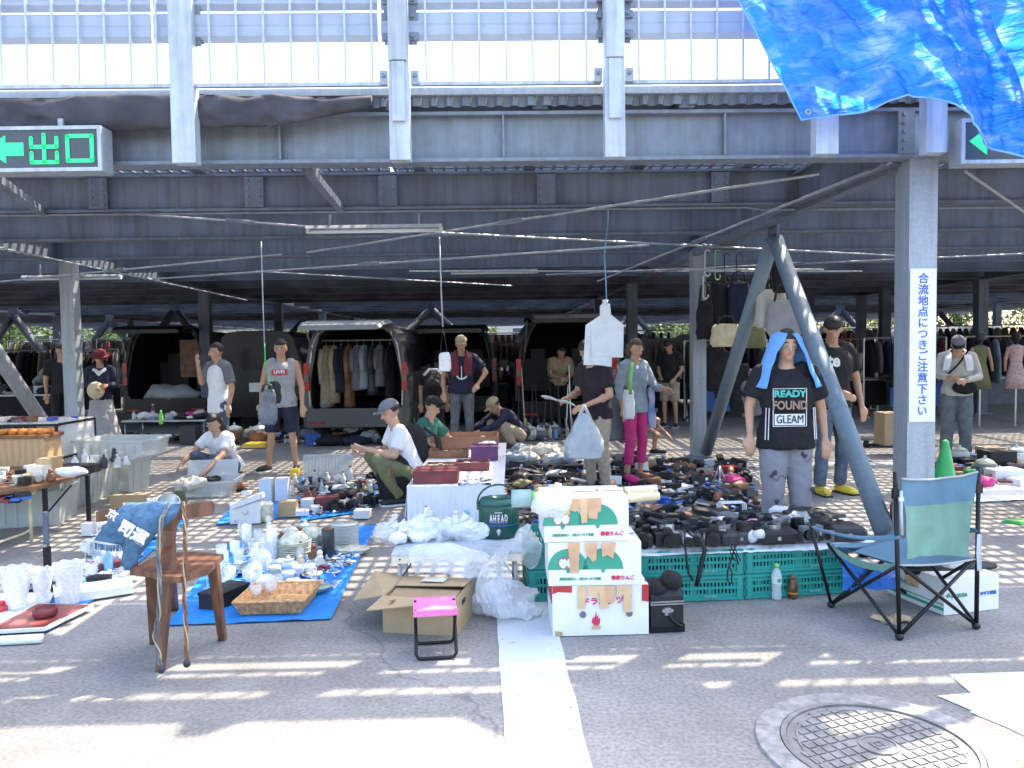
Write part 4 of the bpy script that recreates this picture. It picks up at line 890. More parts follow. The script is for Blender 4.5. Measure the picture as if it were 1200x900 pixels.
# dark hanging clothes racks at the far stalls (left and right)
def rack(px, d, n, label, wd=1.6, top=1.55):
    x, y, _ = at(px, d); t = thing('clothes_rack', label, 'clothes rack', (x, y, 0))
    for s in (-1, 1): MB().tube([(s * wd / 2, 0, 0), (s * wd / 2, 0, top)], .02, 6).build('post', 'silver', t); MB().bar((s * wd / 2, -.25, .02), (s * wd / 2, .25, .02), .03, .03).build('foot', 'silver', t)
    MB().tube([(-wd / 2, 0, top), (wd / 2, 0, top)], .018, 6).build('rail_bar', 'silver', t)
    rnd = random.Random(px); ms = ['cl_black', 'cl_navy', 'cl_slate', 'maroon', 'cl_khaki', 'darkgrey', 'cl_plum', 'olive', 'cl_bluegrey']
    for i in range(n):
        xx = -wd / 2 + .1 + (wd - .2) * i / (n - 1); L = rnd.uniform(.6, 1.0); b = MB()
        b.loft([[V((xx + .035 * cos(a), .17 * (.3 + min(1, f * 4)) * sin(a) * (1 + .15 * sin(3 * a + i)), top - .06 - L * f)) for a in [j / 10 * 2 * pi for j in range(10)]] for f in (0, .12, .5, 1)])
        b.build('garment', rnd.choice(ms), t, True)
for a in ((22, 19, 12, 'far clothes rack of dark garments at the left edge'), (105, 21, 12, 'far clothes rack behind the maroon hat woman'), (290, 19, 10, 'clothes rack beside the dark closed van'), (575, 18, 12, 'dark clothes rack right of the navy towel man'), (1060, 15.5, 9, 'clothes rack behind the sign column'), (1180, 15, 10, 'clothes rack at the far right behind the old man'), (850, 15.5, 10, 'dark clothes rack behind the braced column'), (990, 20, 10, 'far clothes rack behind the yellow shoe man'),
          (60, 23, 14, 'tall far clothes rack between the left columns'), (165, 22.5, 12, 'tall far clothes rack above the left van table'), (340, 20, 12, 'tall far clothes rack just left of the coat van'), (575, 22, 14, 'tall far clothes rack between the two middle vans'), (735, 21, 12, 'tall far clothes rack left of the dark parked car'), (905, 22, 12, 'tall far clothes rack behind the pale totes'), (1025, 22, 10, 'tall far clothes rack left of the sign column'), (1120, 21, 14, 'tall far clothes rack above the old man'), (1200, 20, 12, 'tall far clothes rack at the right edge')): rack(*a, wd=2.4 if 'tall' in a[3] else 1.6, top=1.85 if 'tall' in a[3] else 1.55)
# mannequins at the right
for px, py, m, lb in ((1190, 460, 'pink', 'small mannequin in pale pink patterned dress at the right edge'), (1063 + 85, 470, 'olive', 'grey olive vest top on a stand behind the old man')):
    x, y, _ = at(px, 13.5); t = thing('mannequin', lb, 'mannequin', (x, y, .35)); 
    MB().tube([(0, 0, -.35), (0, 0, .5)], .02, 8).build('stand', 'silver', t); MB().lathe([(.2, .3), (.16, .5), (.10, .75), (.13, .95), (.12, 1.02), (.03, 1.06)], n=16, sy=.6).build('dress', mat('dress_pink', (.55, .38, .38), .8, 0, .2, 30) if m == 'pink' else m, t, True)
    MB().tube([(0, 0, 1.04), (0, 0, 1.10)], .035, 8).ball((0, 0, 1.18), (.07, .08, .1)).build('head', 'hair' if m == 'pink' else 'darkgrey', t, True)
    for s in (-1, 1): MB().tube([(s * .12, 0, 1.0), (s * .18, 0, .8), (s * .2, -.03, .6)], [.035, .03, .02], 8).build('arm', 'skin', t, True)
# ================================================================ CLOTH AT THE TOP
def pl(pts, t_):
    t_ = max(0, min(.99999, t_)) * (len(pts) - 1); i = int(t_); return V(pts[i]).lerp(V(pts[i + 1]), t_ - i)
Lf = [V((2.35, 4.95, 5.4)), V((2.2, 4.88, 4.55)), V((1.72, 4.82, 3.98)), P(862, 0, 4.78), P(900, 70, 4.8), P(938, 142, 4.82)]
Rt = [V((3.42, 4.98, 5.4)), V((3.25, 4.92, 4.55)), V((3.0, 4.85, 3.98)), P(1165, 0, 4.7), P(1210, 90, 4.5), P(1206, 212, 4.35)]
Bt = [P(938, 142, 4.82), P(975, 137, 4.72), P(1020, 128, 4.66), P(1057, 115, 4.66), P(1085, 119, 4.6), P(1115, 132, 4.52), P(1138, 155, 4.46), P(1160, 172, 4.42), P(1190, 180, 4.38), P(1206, 192, 4.35)]
Tp = [Lf[0], (Lf[0] + Rt[0]) / 2, Rt[0]]
def tarp(u, v):
    p = pl(Lf, v).lerp(pl(Rt, v), u); base = Lf[-1].lerp(Rt[-1], u); b = pl(Bt, u); p = p + (b - base) * v ** 3
    base = Lf[0].lerp(Rt[0], u); p += (pl(Tp, u) - base) * (1 - v)
    d = .05 * sin(u * 9 + v * 3) + .05 * abs(sin(u * 5 - v * 4)) + .06 * noise.noise(V((u * 7 + v * 2.5, v * 3.5 - u * 4, 0))) + .028 * noise.noise(V((u * 26 + v * 9, v * 9, 4))) + .04 * abs(noise.noise(V((u * 6 - v * 5, u + v, 9)))) + .012 * noise.noise(V((u * 60, v * 34, 2)))
    e = min(1, min(u, 1 - u) * 12 + .2); return p + V((0, -d * e, .012 * noise.noise(V((u * 20, v * 3, 1)))))
def tarpmat():
    m = bpy.data.materials.new('tarp_blue'); m.use_nodes = True; n = m.node_tree; L = n.links.new; b = n.nodes['Principled BSDF']; out = n.nodes['Material Output']
    b.inputs['Base Color'].default_value = (.03, .25, .85, 1); b.inputs['Roughness'].default_value = .3; b.inputs['Specular IOR Level'].default_value = .8
    tc = n.nodes.new('ShaderNodeTexCoord'); mp = n.nodes.new('ShaderNodeMapping'); mp.inputs['Rotation'].default_value = (0, .5, .2); mp.inputs['Scale'].default_value = (1.4, 1, 3.0); L(tc.outputs['Object'], mp.inputs[0])
    t = n.nodes.new('ShaderNodeTexNoise'); t.inputs['Scale'].default_value = 2.6; t.inputs['Detail'].default_value = 5; t.inputs['Roughness'].default_value = .5; t.inputs['Distortion'].default_value = .6; L(mp.outputs[0], t.inputs['Vector'])
    bp = n.nodes.new('ShaderNodeBump'); bp.inputs['Strength'].default_value = 1; bp.inputs['Distance'].default_value = .08; L(t.outputs['Fac'], bp.inputs['Height']); L(bp.outputs[0], b.inputs['Normal'])
    tr = n.nodes.new('ShaderNodeBsdfTranslucent'); tr.inputs['Color'].default_value = (.02, .30, .95, 1); mx = n.nodes.new('ShaderNodeMixShader'); mx.inputs[0].default_value = .68
    t2 = n.nodes.new('ShaderNodeTexNoise'); t2.inputs['Scale'].default_value = 2.8; t2.inputs['Detail'].default_value = 8; t2.inputs['Roughness'].default_value = .62; t2.inputs['Distortion'].default_value = .7; L(mp.outputs[0], t2.inputs['Vector'])
    cr = n.nodes.new('ShaderNodeValToRGB'); cr.color_ramp.elements[0].color = (.03, .32, 1, 1); cr.color_ramp.elements[0].position = .48; cr.color_ramp.elements[1].color = (.62, .88, 1, 1); cr.color_ramp.elements[1].position = .76; L(t2.outputs['Fac'], cr.inputs[0]); L(cr.outputs[0], tr.inputs['Color'])  # pale patches painted into the translucent colour stand in for crease glints
    L(bp.outputs[0], tr.inputs['Normal']); L(b.outputs[0], mx.inputs[1]); L(tr.outputs[0], mx.inputs[2]); L(mx.outputs[0], out.inputs[0]); M['tarp_blue'] = m
tarpmat()
tt = thing('tarp', 'crumpled bright blue tarp hanging over the railing at the top right', 'tarp')
MB().grid(tarp, 90, 130).build('sheet', 'tarp_blue', tt, smooth=True)
MB().tube([tarp(0, i / 20) + V((0, -.01, 0)) for i in range(21)] + [tarp(i / 30, 1) + V((0, -.01, 0)) for i in range(1, 31)], .006, 6).build('hem', 'ltblue', tt, True)
for (u, v) in ((.03, .98), (.03, .52)):
    p = tarp(u, v) + V((0, -.02, 0)); q = MB(); q.tube([p + V((.014 * cos(a), 0, .014 * sin(a))) for a in [i / 10 * 2 * pi for i in range(11)]], .005, 6); q.build('eyelet', 'silver', tt)
Fd = [P(1120, -120, 4.3), P(1152, 0, 4.35), P(1185, 70, 4.3), P(1215, 150, 4.3), P(1225, 215, 4.28)]; Fe = [P(1230, -120, 4.55), P(1240, 0, 4.5), P(1260, 70, 4.5), P(1270, 150, 4.5), P(1270, 215, 4.5)]
MB().grid(lambda u, v: pl(Fd, v).lerp(pl(Fe, v), u) + V((0, -.12 * sin(u * pi) + .03 * nz((u * 5, v * 6, 1)), 0)), 14, 30).build('folded_edge', 'tarp_blue', tt, smooth=True)
# black cloth bundle
prof = [(-8, 118, 150), (30, 118, 147), (62, 119, 146), (95, 114, 150), (130, 112, 152), (170, 113, 150), (205, 113, 148), (232, 113, 147), (262, 114, 146), (290, 118, 147), (320, 112, 145), (345, 116, 141), (380, 118, 134), (436, 117, 122)]
rings = []
for i in range(70):
    f = i / 69 * (len(prof) - 1); k = min(int(f), len(prof) - 2); q = f - k; x = prof[k][0] * (1 - q) + prof[k + 1][0] * q; y0 = prof[k][1] * (1 - q) + prof[k + 1][1] * q; y1 = prof[k][2] * (1 - q) + prof[k + 1][2] * q
    a = P(x, y0, 5.12); b = P(x, y1, 5.06); c = (a + b) / 2; h = (a - b).length / 2
    ring = []
    for j in range(18):
        an = j / 18 * 2 * pi; p = V((c.x, c.y - .05 * sin(an), c.z + h * cos(an))); p += V((0, 1, .5)) * (.035 * noise.noise(V((x * .03, an * 1.2, 3))) + .02 * noise.noise(V((x * .09 + an, an * 2.2, 7)))); ring.append(p)
    rings.append(ring)
solo('cloth_bundle', MB().loft(rings), 'blackcloth', 'dark grey cloth bundle laid along the deck edge above the left beam', 'cloth', smooth=True)
# ================================================================ HANGING THINGS
def cord(name, pts, r, m, label, cat='cord'): return solo(name, MB().tube(pts, r, 6), m, label, cat, smooth=True)
cord('cord', [P(306, 283, 7.6), P(308, 350, 7.6), P(310, 405, 7.6)], .006, 'rail_white', 'white pull cord hanging from the left end of the front fluorescent light')
cord('string', [P(310, 402, 7.6), P(311, 430, 7.6), P(316, 445, 7.6), P(311, 462, 7.6), P(317, 470, 7.6)], .006, 'green', 'green string knotted to the white cord left of the tank top man')
cord('cord', [P(515, 278, 7.5), P(517, 340, 7.5), P(519, 383, 7.5)], .007, 'rail_white', 'white cord hanging beside the navy towel man')
cord('cord', [P(516, 412, 7.5), P(519, 384, 7.5), P(524, 411, 7.5)], .004, 'darkgrey', 'forked string holding the white pouch')
def pouch(name, px, py, d, w_, h_, dp, m, label, cat='bag', rz=0, wr=.012, handle=None, hm='black'):
    c = P(px, py, d); t = thing(name, label, cat, c, rz); rings = []
    for i in range(15):
        f = i / 14; k = (1 - (abs(2 * f - 1)) ** 9) ** .5 if 0 < f < 1 else .80; k *= 1 - .16 * f; rings.append([V((w_ / 2 * k * (abs(cos(a)) ** .38) * (1 if cos(a) > 0 else -1), dp / 2 * k * sin(a), (f - .5) * h_)) for a in [j / 36 * 2 * pi for j in range(36)]])
    crumple(crumple(MB().loft(rings), wr, 7, px * .1), wr * .5, 19, px).build('bag_body', m, t, smooth=True)
    if handle:
        for s in (-1, 1): MB().tube([(-w_ * .28, s * dp * .3, h_ * .45), (-w_ * .2, s * dp * .15, h_ / 2 + handle * .8), (0, 0, h_ / 2 + handle), (w_ * .2, s * dp * .15, h_ / 2 + handle * .8), (w_ * .28, s * dp * .3, h_ * .45)], .009, 6).build('handle', hm, t, True)
    return t
t = pouch('pouch', 521, 424, 7.45, .12, .18, .07, 'cartonwhite', 'white pouch with a small tag hanging on a forked string', 'pouch'); MB().box((-.02, -.045, -.01), (.035, .02, .06)).build('name_tag', 'cream', t)
pouch('plastic_bag', 314, 478, 7.6, .19, .34, .08, mat('polygrey', (.20, .22, .25), .25, 0, .1, 9, .8, 30, alpha=.6), 'grey see-through plastic bag hanging left of the tank top man', 'plastic bag', wr=.02, handle=.06, hm='darkgrey'); pouch('plastic_bag', 322, 460, 7.7, .12, .22, .08, 'black', 'small black plastic bag hanging above the grey one', 'plastic bag', wr=.02)
cord('string', [P(713, 238, 7.3), P(712, 265, 7.3), P(708, 300, 7.3), P(710, 330, 7.3), P(711, 358, 7.3)], .006, mat('string_blue', (.15, .35, .55)), 'pale blue string tied to the beam holding a white bag')
# white hanging carrier: two layers
t = thing('hanging_bag', 'white flattened plastic carrier bags hanging from a blue string', 'plastic bag', P(709, 395, 7.3), .1)
k = 1 / 127.0
for nm, po, y in (('back_layer', [(-21, -32), (-12, -40), (-3, -44), (-3, 35), (-26, 30), (-26, 26)], .012), ('front_layer', [(0, 42), (-6, 36), (-6, 25), (-14, 20), (-23, 14), (-26, -32), (4, -33), (4, -24), (21, -24), (22, 14), (12, 22), (7, 26), (6, 38)], -.012)):
    if nm == 'back_layer': po = [(-18, 15), (10, 16), (8, -35), (-24, -30)]
    sh = MB().prism([(a * k, b * k) for a, b in po], (0, y, 0), (1, 0, 0), (0, 0, 1), (0, .010, 0)); sh.build(nm, 'polywhite', t)
MB().prism([(a * k, b * k) for a, b in ((-17, 10), (-17, -22), (18, -22), (19, 12))], (0, -.026, 0), (1, 0, 0), (0, 0, 1), (0, .008, 0)).build('front_fold', 'polywhite', t)
MB().tube([(0, -.005, .29), (.004, -.005, .34)], [.018, .03], 8).build('knot', 'polywhite', t, True)
# bags on hooks right of the braced column
cord('hanging_pole', [P(800, 316, 9.4), P(965, 316, 9.4)], .012, 'silver', 'thin horizontal pole carrying hooks and bags between the brace tubes', 'pole')
def hook(px, y0, y1, d, m, label):
    d += .9
    a = P(px, y0, d); b = P(px, y1, d); r = .035; pts = [a + V((-r, 0, -r * .6)), a + V((-r * .6, 0, 0)), a, b]
    t = solo('hook', MB().tube([a + V((.03 * cos(q), 0, .03 * sin(q) + .0)) for q in [pi * (.1 + .9 * i / 8) for i in range(9)]] + [b + V((-.03, 0, .03))] + [b + V((.03 * cos(q), 0, .03 * sin(q) + .01)) for q in [pi + pi * 1.2 * i / 8 for i in range(9)]], .007, 6), m, label, 'hook', smooth=True, group='hooks on the hanging pole'); return t
hook(829, 296, 322, 8.5, 'white', 'white S hook, upper left on the hanging pole'); hook(827, 325, 348, 8.5, 'white', 'white S hook hanging below the first one'); hook(841, 296, 326, 8.5, 'ltgreen', 'pale green S hook beside the white ones'); hook(852, 300, 330, 8.5, 'black', 'black S hook over the black bags'); hook(866, 300, 328, 8.5, 'black', 'second black S hook over the black bags'); hook(905, 298, 335, 8.5, 'white', 'white hook over the grey handbag')
for a in (('handbag', 826, 375, 8.4, .20, .42, .12, 'cl_black', 'black handbag with metal clasp next to the braced column', 'handbag', 0, .02, .22), ('backpack', 845, 362, 8.7, .30, .55, .2, 'cl_black', 'large black rucksack hanging behind the hooks', 'backpack', .3, .02, .15), ('backpack', 866, 358, 8.6, .28, .50, .18, 'cl_navy', 'dark navy rucksack hanging beside the sloping tube', 'backpack', -.2, .02, .15),
          ('pouch', 851, 393, 8.3, .36, .24, .14, 'bamboo', 'beige pouch with black strap hanging low among black bags', 'pouch', 0, .012, .1), ('handbag', 897, 362, 7.9, .20, .36, .14, 'cl_beige', 'pale grey upright handbag hanging between the tubes', 'handbag', .3, .01, .2), ('tote_bag', 920, 373, 7.75, .34, .34, .14, 'cl_grey', 'large pale grey tote hanging above the blue towel woman', 'tote bag', -.2, .012, .18), ('handbag', 909, 345, 8.1, .2, .2, .1, 'cl_beige', 'small cream handbag behind the pale totes', 'handbag', 0, .01, .1), ('bag', 880, 395, 8.4, .34, .24, .16, 'olive', 'olive green bag hanging behind the sloping tube', 'bag', 0, .015, .1), ('bag', 914, 325, 8.0, .2, .28, .1, 'cl_black', 'black patterned bag behind the right brace tube', 'bag', 0, .02, .1)):
    a = list(a); a[3] += 1.3 if a[1] < 890 else .5; a[4] *= 1.12; a[5] *= 1.12; pouch(*a[:11], wr=a[11], handle=a[12])
for px, py, m, lb in ((880, 460, 'cl_slate', 'grey shirt with small badge hanging behind the blue towel woman'), (868, 455, 'cl_black', 'black garment hanging left of the grey shirt'), (898, 440, 'cl_black', 'black bag with white marks hanging right of the grey shirt'), (848, 440, 'cl_black', 'long black garment hanging behind the sloping tube'), (838, 430, 'cl_black', 'second long black garment next to the column')):
    pouch('garment', px, py, 10.4, .30, .62, .1, m, lb, 'garment', 0, wr=.03)
def plast_(mb, amp, sc, seed=0):
    # film-like creases: smooth big folds plus sharp ridges
    o = V((seed * 7.3, seed * 3.1, seed * 1.7)); out = []
    for p in mb.v:
        q = p + V(noise.noise_vector(p * sc + o)) * amp; k = 0
        for f, a_ in ((2.2, .5), (4.5, .28), (9, .14)): k += (1 - abs(noise.noise(q * sc * f + o)) * 2.2) * a_
        q += V(noise.noise_vector(q * sc * 1.6 - o)).normalized() * (k * amp * .45); out.append(q)
    mb.v = out; return mb
# tubes of the carried bags
def carrier(px, py, d, w_, h_, m, label, rz=0):
    c = P(px, py, d); t = thing('plastic_bag', label, 'plastic bag', c, rz); rings = []
    for i in range(30):
        f = i / 29; ww = w_ / 2 * (.16 + .84 * min(1, f * 1.5) ** .8); dd = .015 + .09 * sin(min(1, f * 1.2) * pi * .55); ww *= 1 if f < .9 else .93
        rings.append([V((ww * cos(a) * (1 + .05 * sin(7 * a)), dd * sin(a), h_ / 2 - h_ * f)) for a in [j / 60 * 2 * pi for j in range(60)]])
    plast_(MB().loft(rings), .010, 10, 3).build('bag_body', m, t, True)
    for s in (-1, 1): MB().tube([(s * .05, 0, h_ * .36), (s * .02, 0, h_ / 2 + .03), (0, 0, h_ / 2 + .07)], [.025, .012, .010], 8).build('handle', m, t, True)
    return t
t = carrier(685, 510, 7.35, .36, .42, mat('poly_bag', (.62, .68, .74), .3, 0, .05, 9, .8, 24, alpha=.72), 'white plastic carrier bag with a dark parcel inside held by the plum polo man'); MB().box((.0, -.0, -.04), (.16, .04, .26)).build('parcel', 'greyjeans', t)
t = pouch('tote_bag', 717, 490, 8.75, .34, .50, .14, 'cl_slate', 'large grey green shoulder bag with dark straps between the two shoppers', 'bag', .2, .02, .0)
pouch('tote_bag', 737, 474, 8.3, .13, .30, .08, 'cartonwhite', 'white tote with a green strap on the shoulder of the pink leggings woman', 'tote bag', .2, .015, None)
cord('bag_strap', [P(741, 425, 8.35), P(738, 445, 8.28), P(739, 462, 8.28)], .022, 'ltgreen', 'broad green strap of the white tote', 'strap'); pouch('shopping_bag', 763, 478, 8.75, .10, .44, .1, mat('bag_multi', (.5, .5, .55), .4, 0, 0, 5, col2=(.05, .15, .5)), 'colourful patterned shopping bag on the far side of the pink leggings woman', 'shopping bag', 0, wr=.02)
# ================================================================ FOREGROUND
def g0(px, py, z=0.0): p = G(px, py, z); return V((p.x, p.y, z))
def sheet_on(name, pts, m, label, cat='tarp', z=.004, amp=.006, nu=30, nv=24, th=.003):
    # pts: four picture corners near-left, near-right, far-right, far-left of a cloth on the ground
    a, b, c, d = [g0(*q) for q in pts]
    def fn(u, v):
        p = a.lerp(b, u).lerp(d.lerp(c, u), v); e = max(0, abs(u - .5) * 2 - .9) + max(0, abs(v - .5) * 2 - .9)
        return V((p.x + .012 * nz((p.x, p.y, 2), 3), p.y + .012 * nz((p.x, p.y, 5), 3), z + th + amp * (.8 + nz((p.x, p.y, 1), 5) + .6 * nz((p.x, p.y, 9), 17)) * (1 + 3 * e)))
    return solo(name, MB().sheet(fn, nu, nv, th), m, label, cat, smooth=False)
ORD = ['first', 'second', 'third', 'fourth', 'fifth', 'sixth', 'seventh', 'eighth', 'ninth', 'tenth', 'eleventh', 'twelfth', 'thirteenth', 'fourteenth', 'fifteenth', 'sixteenth', 'seventeenth', 'eighteenth', 'nineteenth', 'twentieth']
plast = plast_
# ---- wooden chair
cp = g0(215, 772); cz = .02
ch = thing('wooden_chair', 'antique brown wooden side chair with a carved splat back and splayed legs', 'chair')
sz = .435 * .93 + .06
seat_px = [(156, 665), (196, 664), (204, 672), (246, 673 - 3), (263, 648), (222, 646), (190, 650), (165, 655)]
sp = [g0(x, y, sz) for x, y in ((152, 668), (178, 671), (193, 676), (211, 677), (243, 668), (262, 650), (225, 647), (190, 649))]
cs = sum(sp, V()) / len(sp)
MB().prism([(p.x, p.y) for p in sp], (0, 0, sz - .025), (1, 0, 0), (0, 1, 0), (0, 0, .028)).build('seat', 'wood', ch)
def leg(top, bot, r0=.024, r1=.017):
    b = MB(); a = V(top); c = V(bot); b.loft([[p + V((r * dx, r * dy, 0)) for dx, dy in ((-1, -1), (1, -1), (1, 1), (-1, 1))] for p, r in ((a, r0), (a.lerp(c, .5), (r0 + r1) / 2), (c, r1))]); return b
t1 = g0(196, 672, sz - .02); leg(t1, g0(188, 786)).build('leg', 'wood', ch)
leg(g0(178, 668, sz - .02), g0(181, 754)).build('leg', 'wood', ch)
leg(g0(250, 662, sz - .02), g0(261, 750)).build('leg', 'wood', ch)
leg(g0(196, 650, sz - .02), g0(205, 715)).build('leg', 'wood', ch)
# splat: rises from the seat to the crest
sa = g0(200, 668, sz); yb = sa.y
def at_y(px, py, y): return P(px, py, y)
b = MB(); rings = []
for (xl, xr, py) in ((190, 213, 672), (186, 204, 655), (190, 203, 640), (184, 204, 622), (180, 212, 604), (184, 214, 596)):
    l = at_y(xl, py, yb - .01 + (672 - py) * -.0003); r = at_y(xr, py, yb + .02); rings.append([l, r, r + V((0, .028, 0)), l + V((0, .028, 0))])
b.loft(rings).build('splat', 'wood', ch)
b = MB(); rings = []
for px, yt, yb_, dy in ((112, 600, 612, -.12), (130, 596, 610, -.09), (160, 594, 610, -.04), (190, 593, 611, 0), (215, 592, 609, .03), (235, 589, 606, .06), (246, 589, 604, .09), (249, 592, 600, .10)):
    tpt = at_y(px, yt, yb + dy); bt_ = at_y(px, yb_, yb + dy); rings.append([bt_, tpt, tpt + V((0, .03, 0)), bt_ + V((0, .03, 0))])
b.loft(rings).build('crest_rail', 'wood', ch)
q = at_y(212, 677, yb - .02); MB().bar(at_y(186, 674, yb - .05), at_y(216, 674, yb - .04), .03, .035).build('back_shoe', 'wood', ch)
# apron over the chair
ap = thing('denim_apron', 'faded blue cloth apron with white characters draped over the chair back', 'apron')
rows = [[P(x, y, d) for x, y, d in r] for r in (
    [(150, 590, yb + .02), (175, 588, yb + .02), (198, 589, yb + .03), (215, 588, yb + .04)], [(138, 597, yb - .08), (160, 595, yb - .05), (185, 596, yb - .03), (206, 598, yb - .02)],
    [(125, 612, yb - .13), (148, 612, yb - .10), (172, 614, yb - .07), (196, 612, yb - .05)], [(112, 634, yb - .13), (134, 639, yb - .12), (152, 642, yb - .10), (170, 634, yb - .07)])]
rows2 = [[P(x, y, d) for x, y, d in r] for r in (
    [(165, 595, yb - .06), (185, 592, yb - .04), (202, 592, yb - .03), (216, 590, yb - .01)], [(156, 608, yb - .12), (172, 606, yb - .10), (190, 606, yb - .08), (206, 604, yb - .06)],
    [(148, 630, yb - .15), (160, 634, yb - .14), (172, 632, yb - .11), (184, 624, yb - .08)], [(141, 662, yb - .15), (148, 668, yb - .15), (156, 664, yb - .12), (164, 648, yb - .10)])]
for R_ in (rows, rows2): drape(ap, 'cloth_panel', 'denim', R_, .006)
fr = MB()
for i in range(26):
    p = P(112 + i * 1.6, 636 + 3 * sin(i * .12), yb - .135); fr.bar(p, p + V((random.uniform(-.004, .004), -.003, -.028)), .004, .003)
fr.build('fringe', 'denim', ap)
def face_text(s, px, py, d, size, m, parent, rz=0, bold=.0, tilt=0, sx=1):
    p = P(px, py, d); return text('lettering', s, size, m, parent, p, (pi / 2, tilt, rz), sx, bold)
face_text('司運', 155, 625, yb - .185, .068, 'cl_white', ap, .1, .003, .6); face_text('京', 131, 604, yb - .165, .05, 'cl_white', ap, .1, .001, .6)
for k, pts in enumerate(([(198, 590, -.03), (190, 606, -.11), (185, 640, -.13), (187, 680, -.13), (186, 720, -.13), (181, 745, -.14), (186, 765, -.15), (189, 787, -.20)], [(214, 588, -.02), (217, 610, -.10), (217, 650, -.12), (216, 700, -.12), (218, 740, -.13), (219, 780, -.16)])):
    bs = [P(x, y, yb + d) for x, y, d in pts]; n = 40
    for j in range(3):
        pp_ = []
        for i in range(n + 1):
            p = pl(bs, i / n); a = i * .55 + j * 2.1; pp_.append(p + V((.007 * cos(a), .005 * sin(a), 0)))
        MB().tube(pp_, .0045, 6).build('strap', ('brown' if k else 'greyjeans') if j else 'khaki', ap, True)
    MB().ball(bs[-1] + V((0, 0, .01)), (.018, .015, .02), 8, 6).build('knot', 'darkgrey', ap, True)
# ---- ground sheets
sheet_on('blue_tarp', [(195, 735), (388, 727), (441, 616), (262, 640)], 'sheet_blue', 'blue tarp on the ground under the glassware behind the chair')
sheet_on('blue_tarp', [(253, 617), (340, 607), (352, 584), (270, 596)], 'sheet_blue', 'small blue tarp under the white appliance and tin')
sheet_on('blue_tarp', [(352, 612), (432, 600), (446, 568), (352, 584)], 'sheet_blue', 'blue tarp under the small toys left of the squatting man')
sheet_on('blue_tarp', [(-60, 745), (58, 742), (124, 695), (-10, 700)], 'sheet_blue', 'blue tarp at the lower left under vases and tray')
sheet_on('blue_tarp', [(60, 704), (118, 700), (242, 592), (190, 596)], 'sheet_blue', 'blue tarp under the white boxes beyond the apron')
sheet_on('white_cloth', [(-50, 748), (38, 744), (64, 700), (-30, 700)], 'paper', 'white paper sheet beneath the glass vases at the lower left', 'cloth', z=.016)
# ---- red tray with bowl
q = [g0(-18, 742, .03), g0(52, 738, .03), g0(110, 710, .03), g0(44, 709, .03)]
tr = thing('picture_tray', 'dark red picture board with white rim lying at the lower left', 'picture board')
c = sum(q, V()) / 4
MB().prism([(p.x, p.y) for p in q], (0, 0, .022), (1, 0, 0), (0, 1, 0), (0, 0, .018)).build('rim', 'paper', tr)
MB().prism([((p.x - c.x) * .93 + c.x, (p.y - c.y) * .93 + c.y) for p in q], (0, 0, .041), (1, 0, 0), (0, 1, 0), (0, 0, .003)).build('picture', mat('redpic', (.20, .03, .03), .4, 0, 0, 6, col2=(.35, .12, .09)), tr)
bo = g0(53, 722, .046)
solo('bowl', MB().lathe([(.0, 0), (.05, .0), (.062, .015), (.060, .048), (.052, .052), (.05, .03), (.0, .022)], n=24), 'maroon', 'small round dark red lacquer bowl standing on the picture board', 'bowl', bo, smooth=True)
solo('bowl', MB().lathe([(.0, 0), (.06, .0), (.075, .02), (.070, .04), (.062, .042), (.0, .02)], n=24), 'red', 'red round dish at the left edge beside the vases', 'bowl', g0(-2, 716, .02), smooth=True)
solo('paper_roll', MB().tube([g0(-20, 752, .025), g0(50, 748, .025)], .024, 12), 'paper', 'rolled white paper in front of the red picture board', 'paper roll', smooth=True)
# ---- glass vases
def vase(px, py, h, r0, r1, label, z=.03):
    t = thing('glass_vase', label, 'vase', g0(px, py, z), 0, 'cut glass vases'); n = 36; rings = []
    for i in range(11):
        f = i / 10; r = r0 + (r1 - r0) * (f ** 1.1)
        rings.append([V((r * cos(a) * (1 + .035 * cos(9 * a + f * 14) + .015 * (f > .95) * cos(8 * a)), r * sin(a) * (1 + .035 * cos(9 * a + f * 14)), h * f + (.006 * cos(8 * a) if f > .97 else 0))) for a in [j / n * 2 * pi for j in range(n)]])
    inner = [[V((p.x * .86, p.y * .86, max(p.z, .02))) for p in r] for r in reversed(rings)]
    MB().loft(rings + inner).build('glass_body', 'cutglass', t, False)
    MB().lathe([(r0 * .9, 0), (r0 * 1.05, .004), (r0 * .95, .016), (.0, .018)], n=24).build('foot', 'glass', t, True)
vase(20, 712, .235, .05, .083, 'large cut glass vase at the left edge with a scalloped rim'); vase(50, 706, .20, .035, .062, 'smaller middle cut glass vase between the two larger ones'); vase(82, 706, .235, .05, .085, 'large cut glass vase nearest the white cloth parcel')
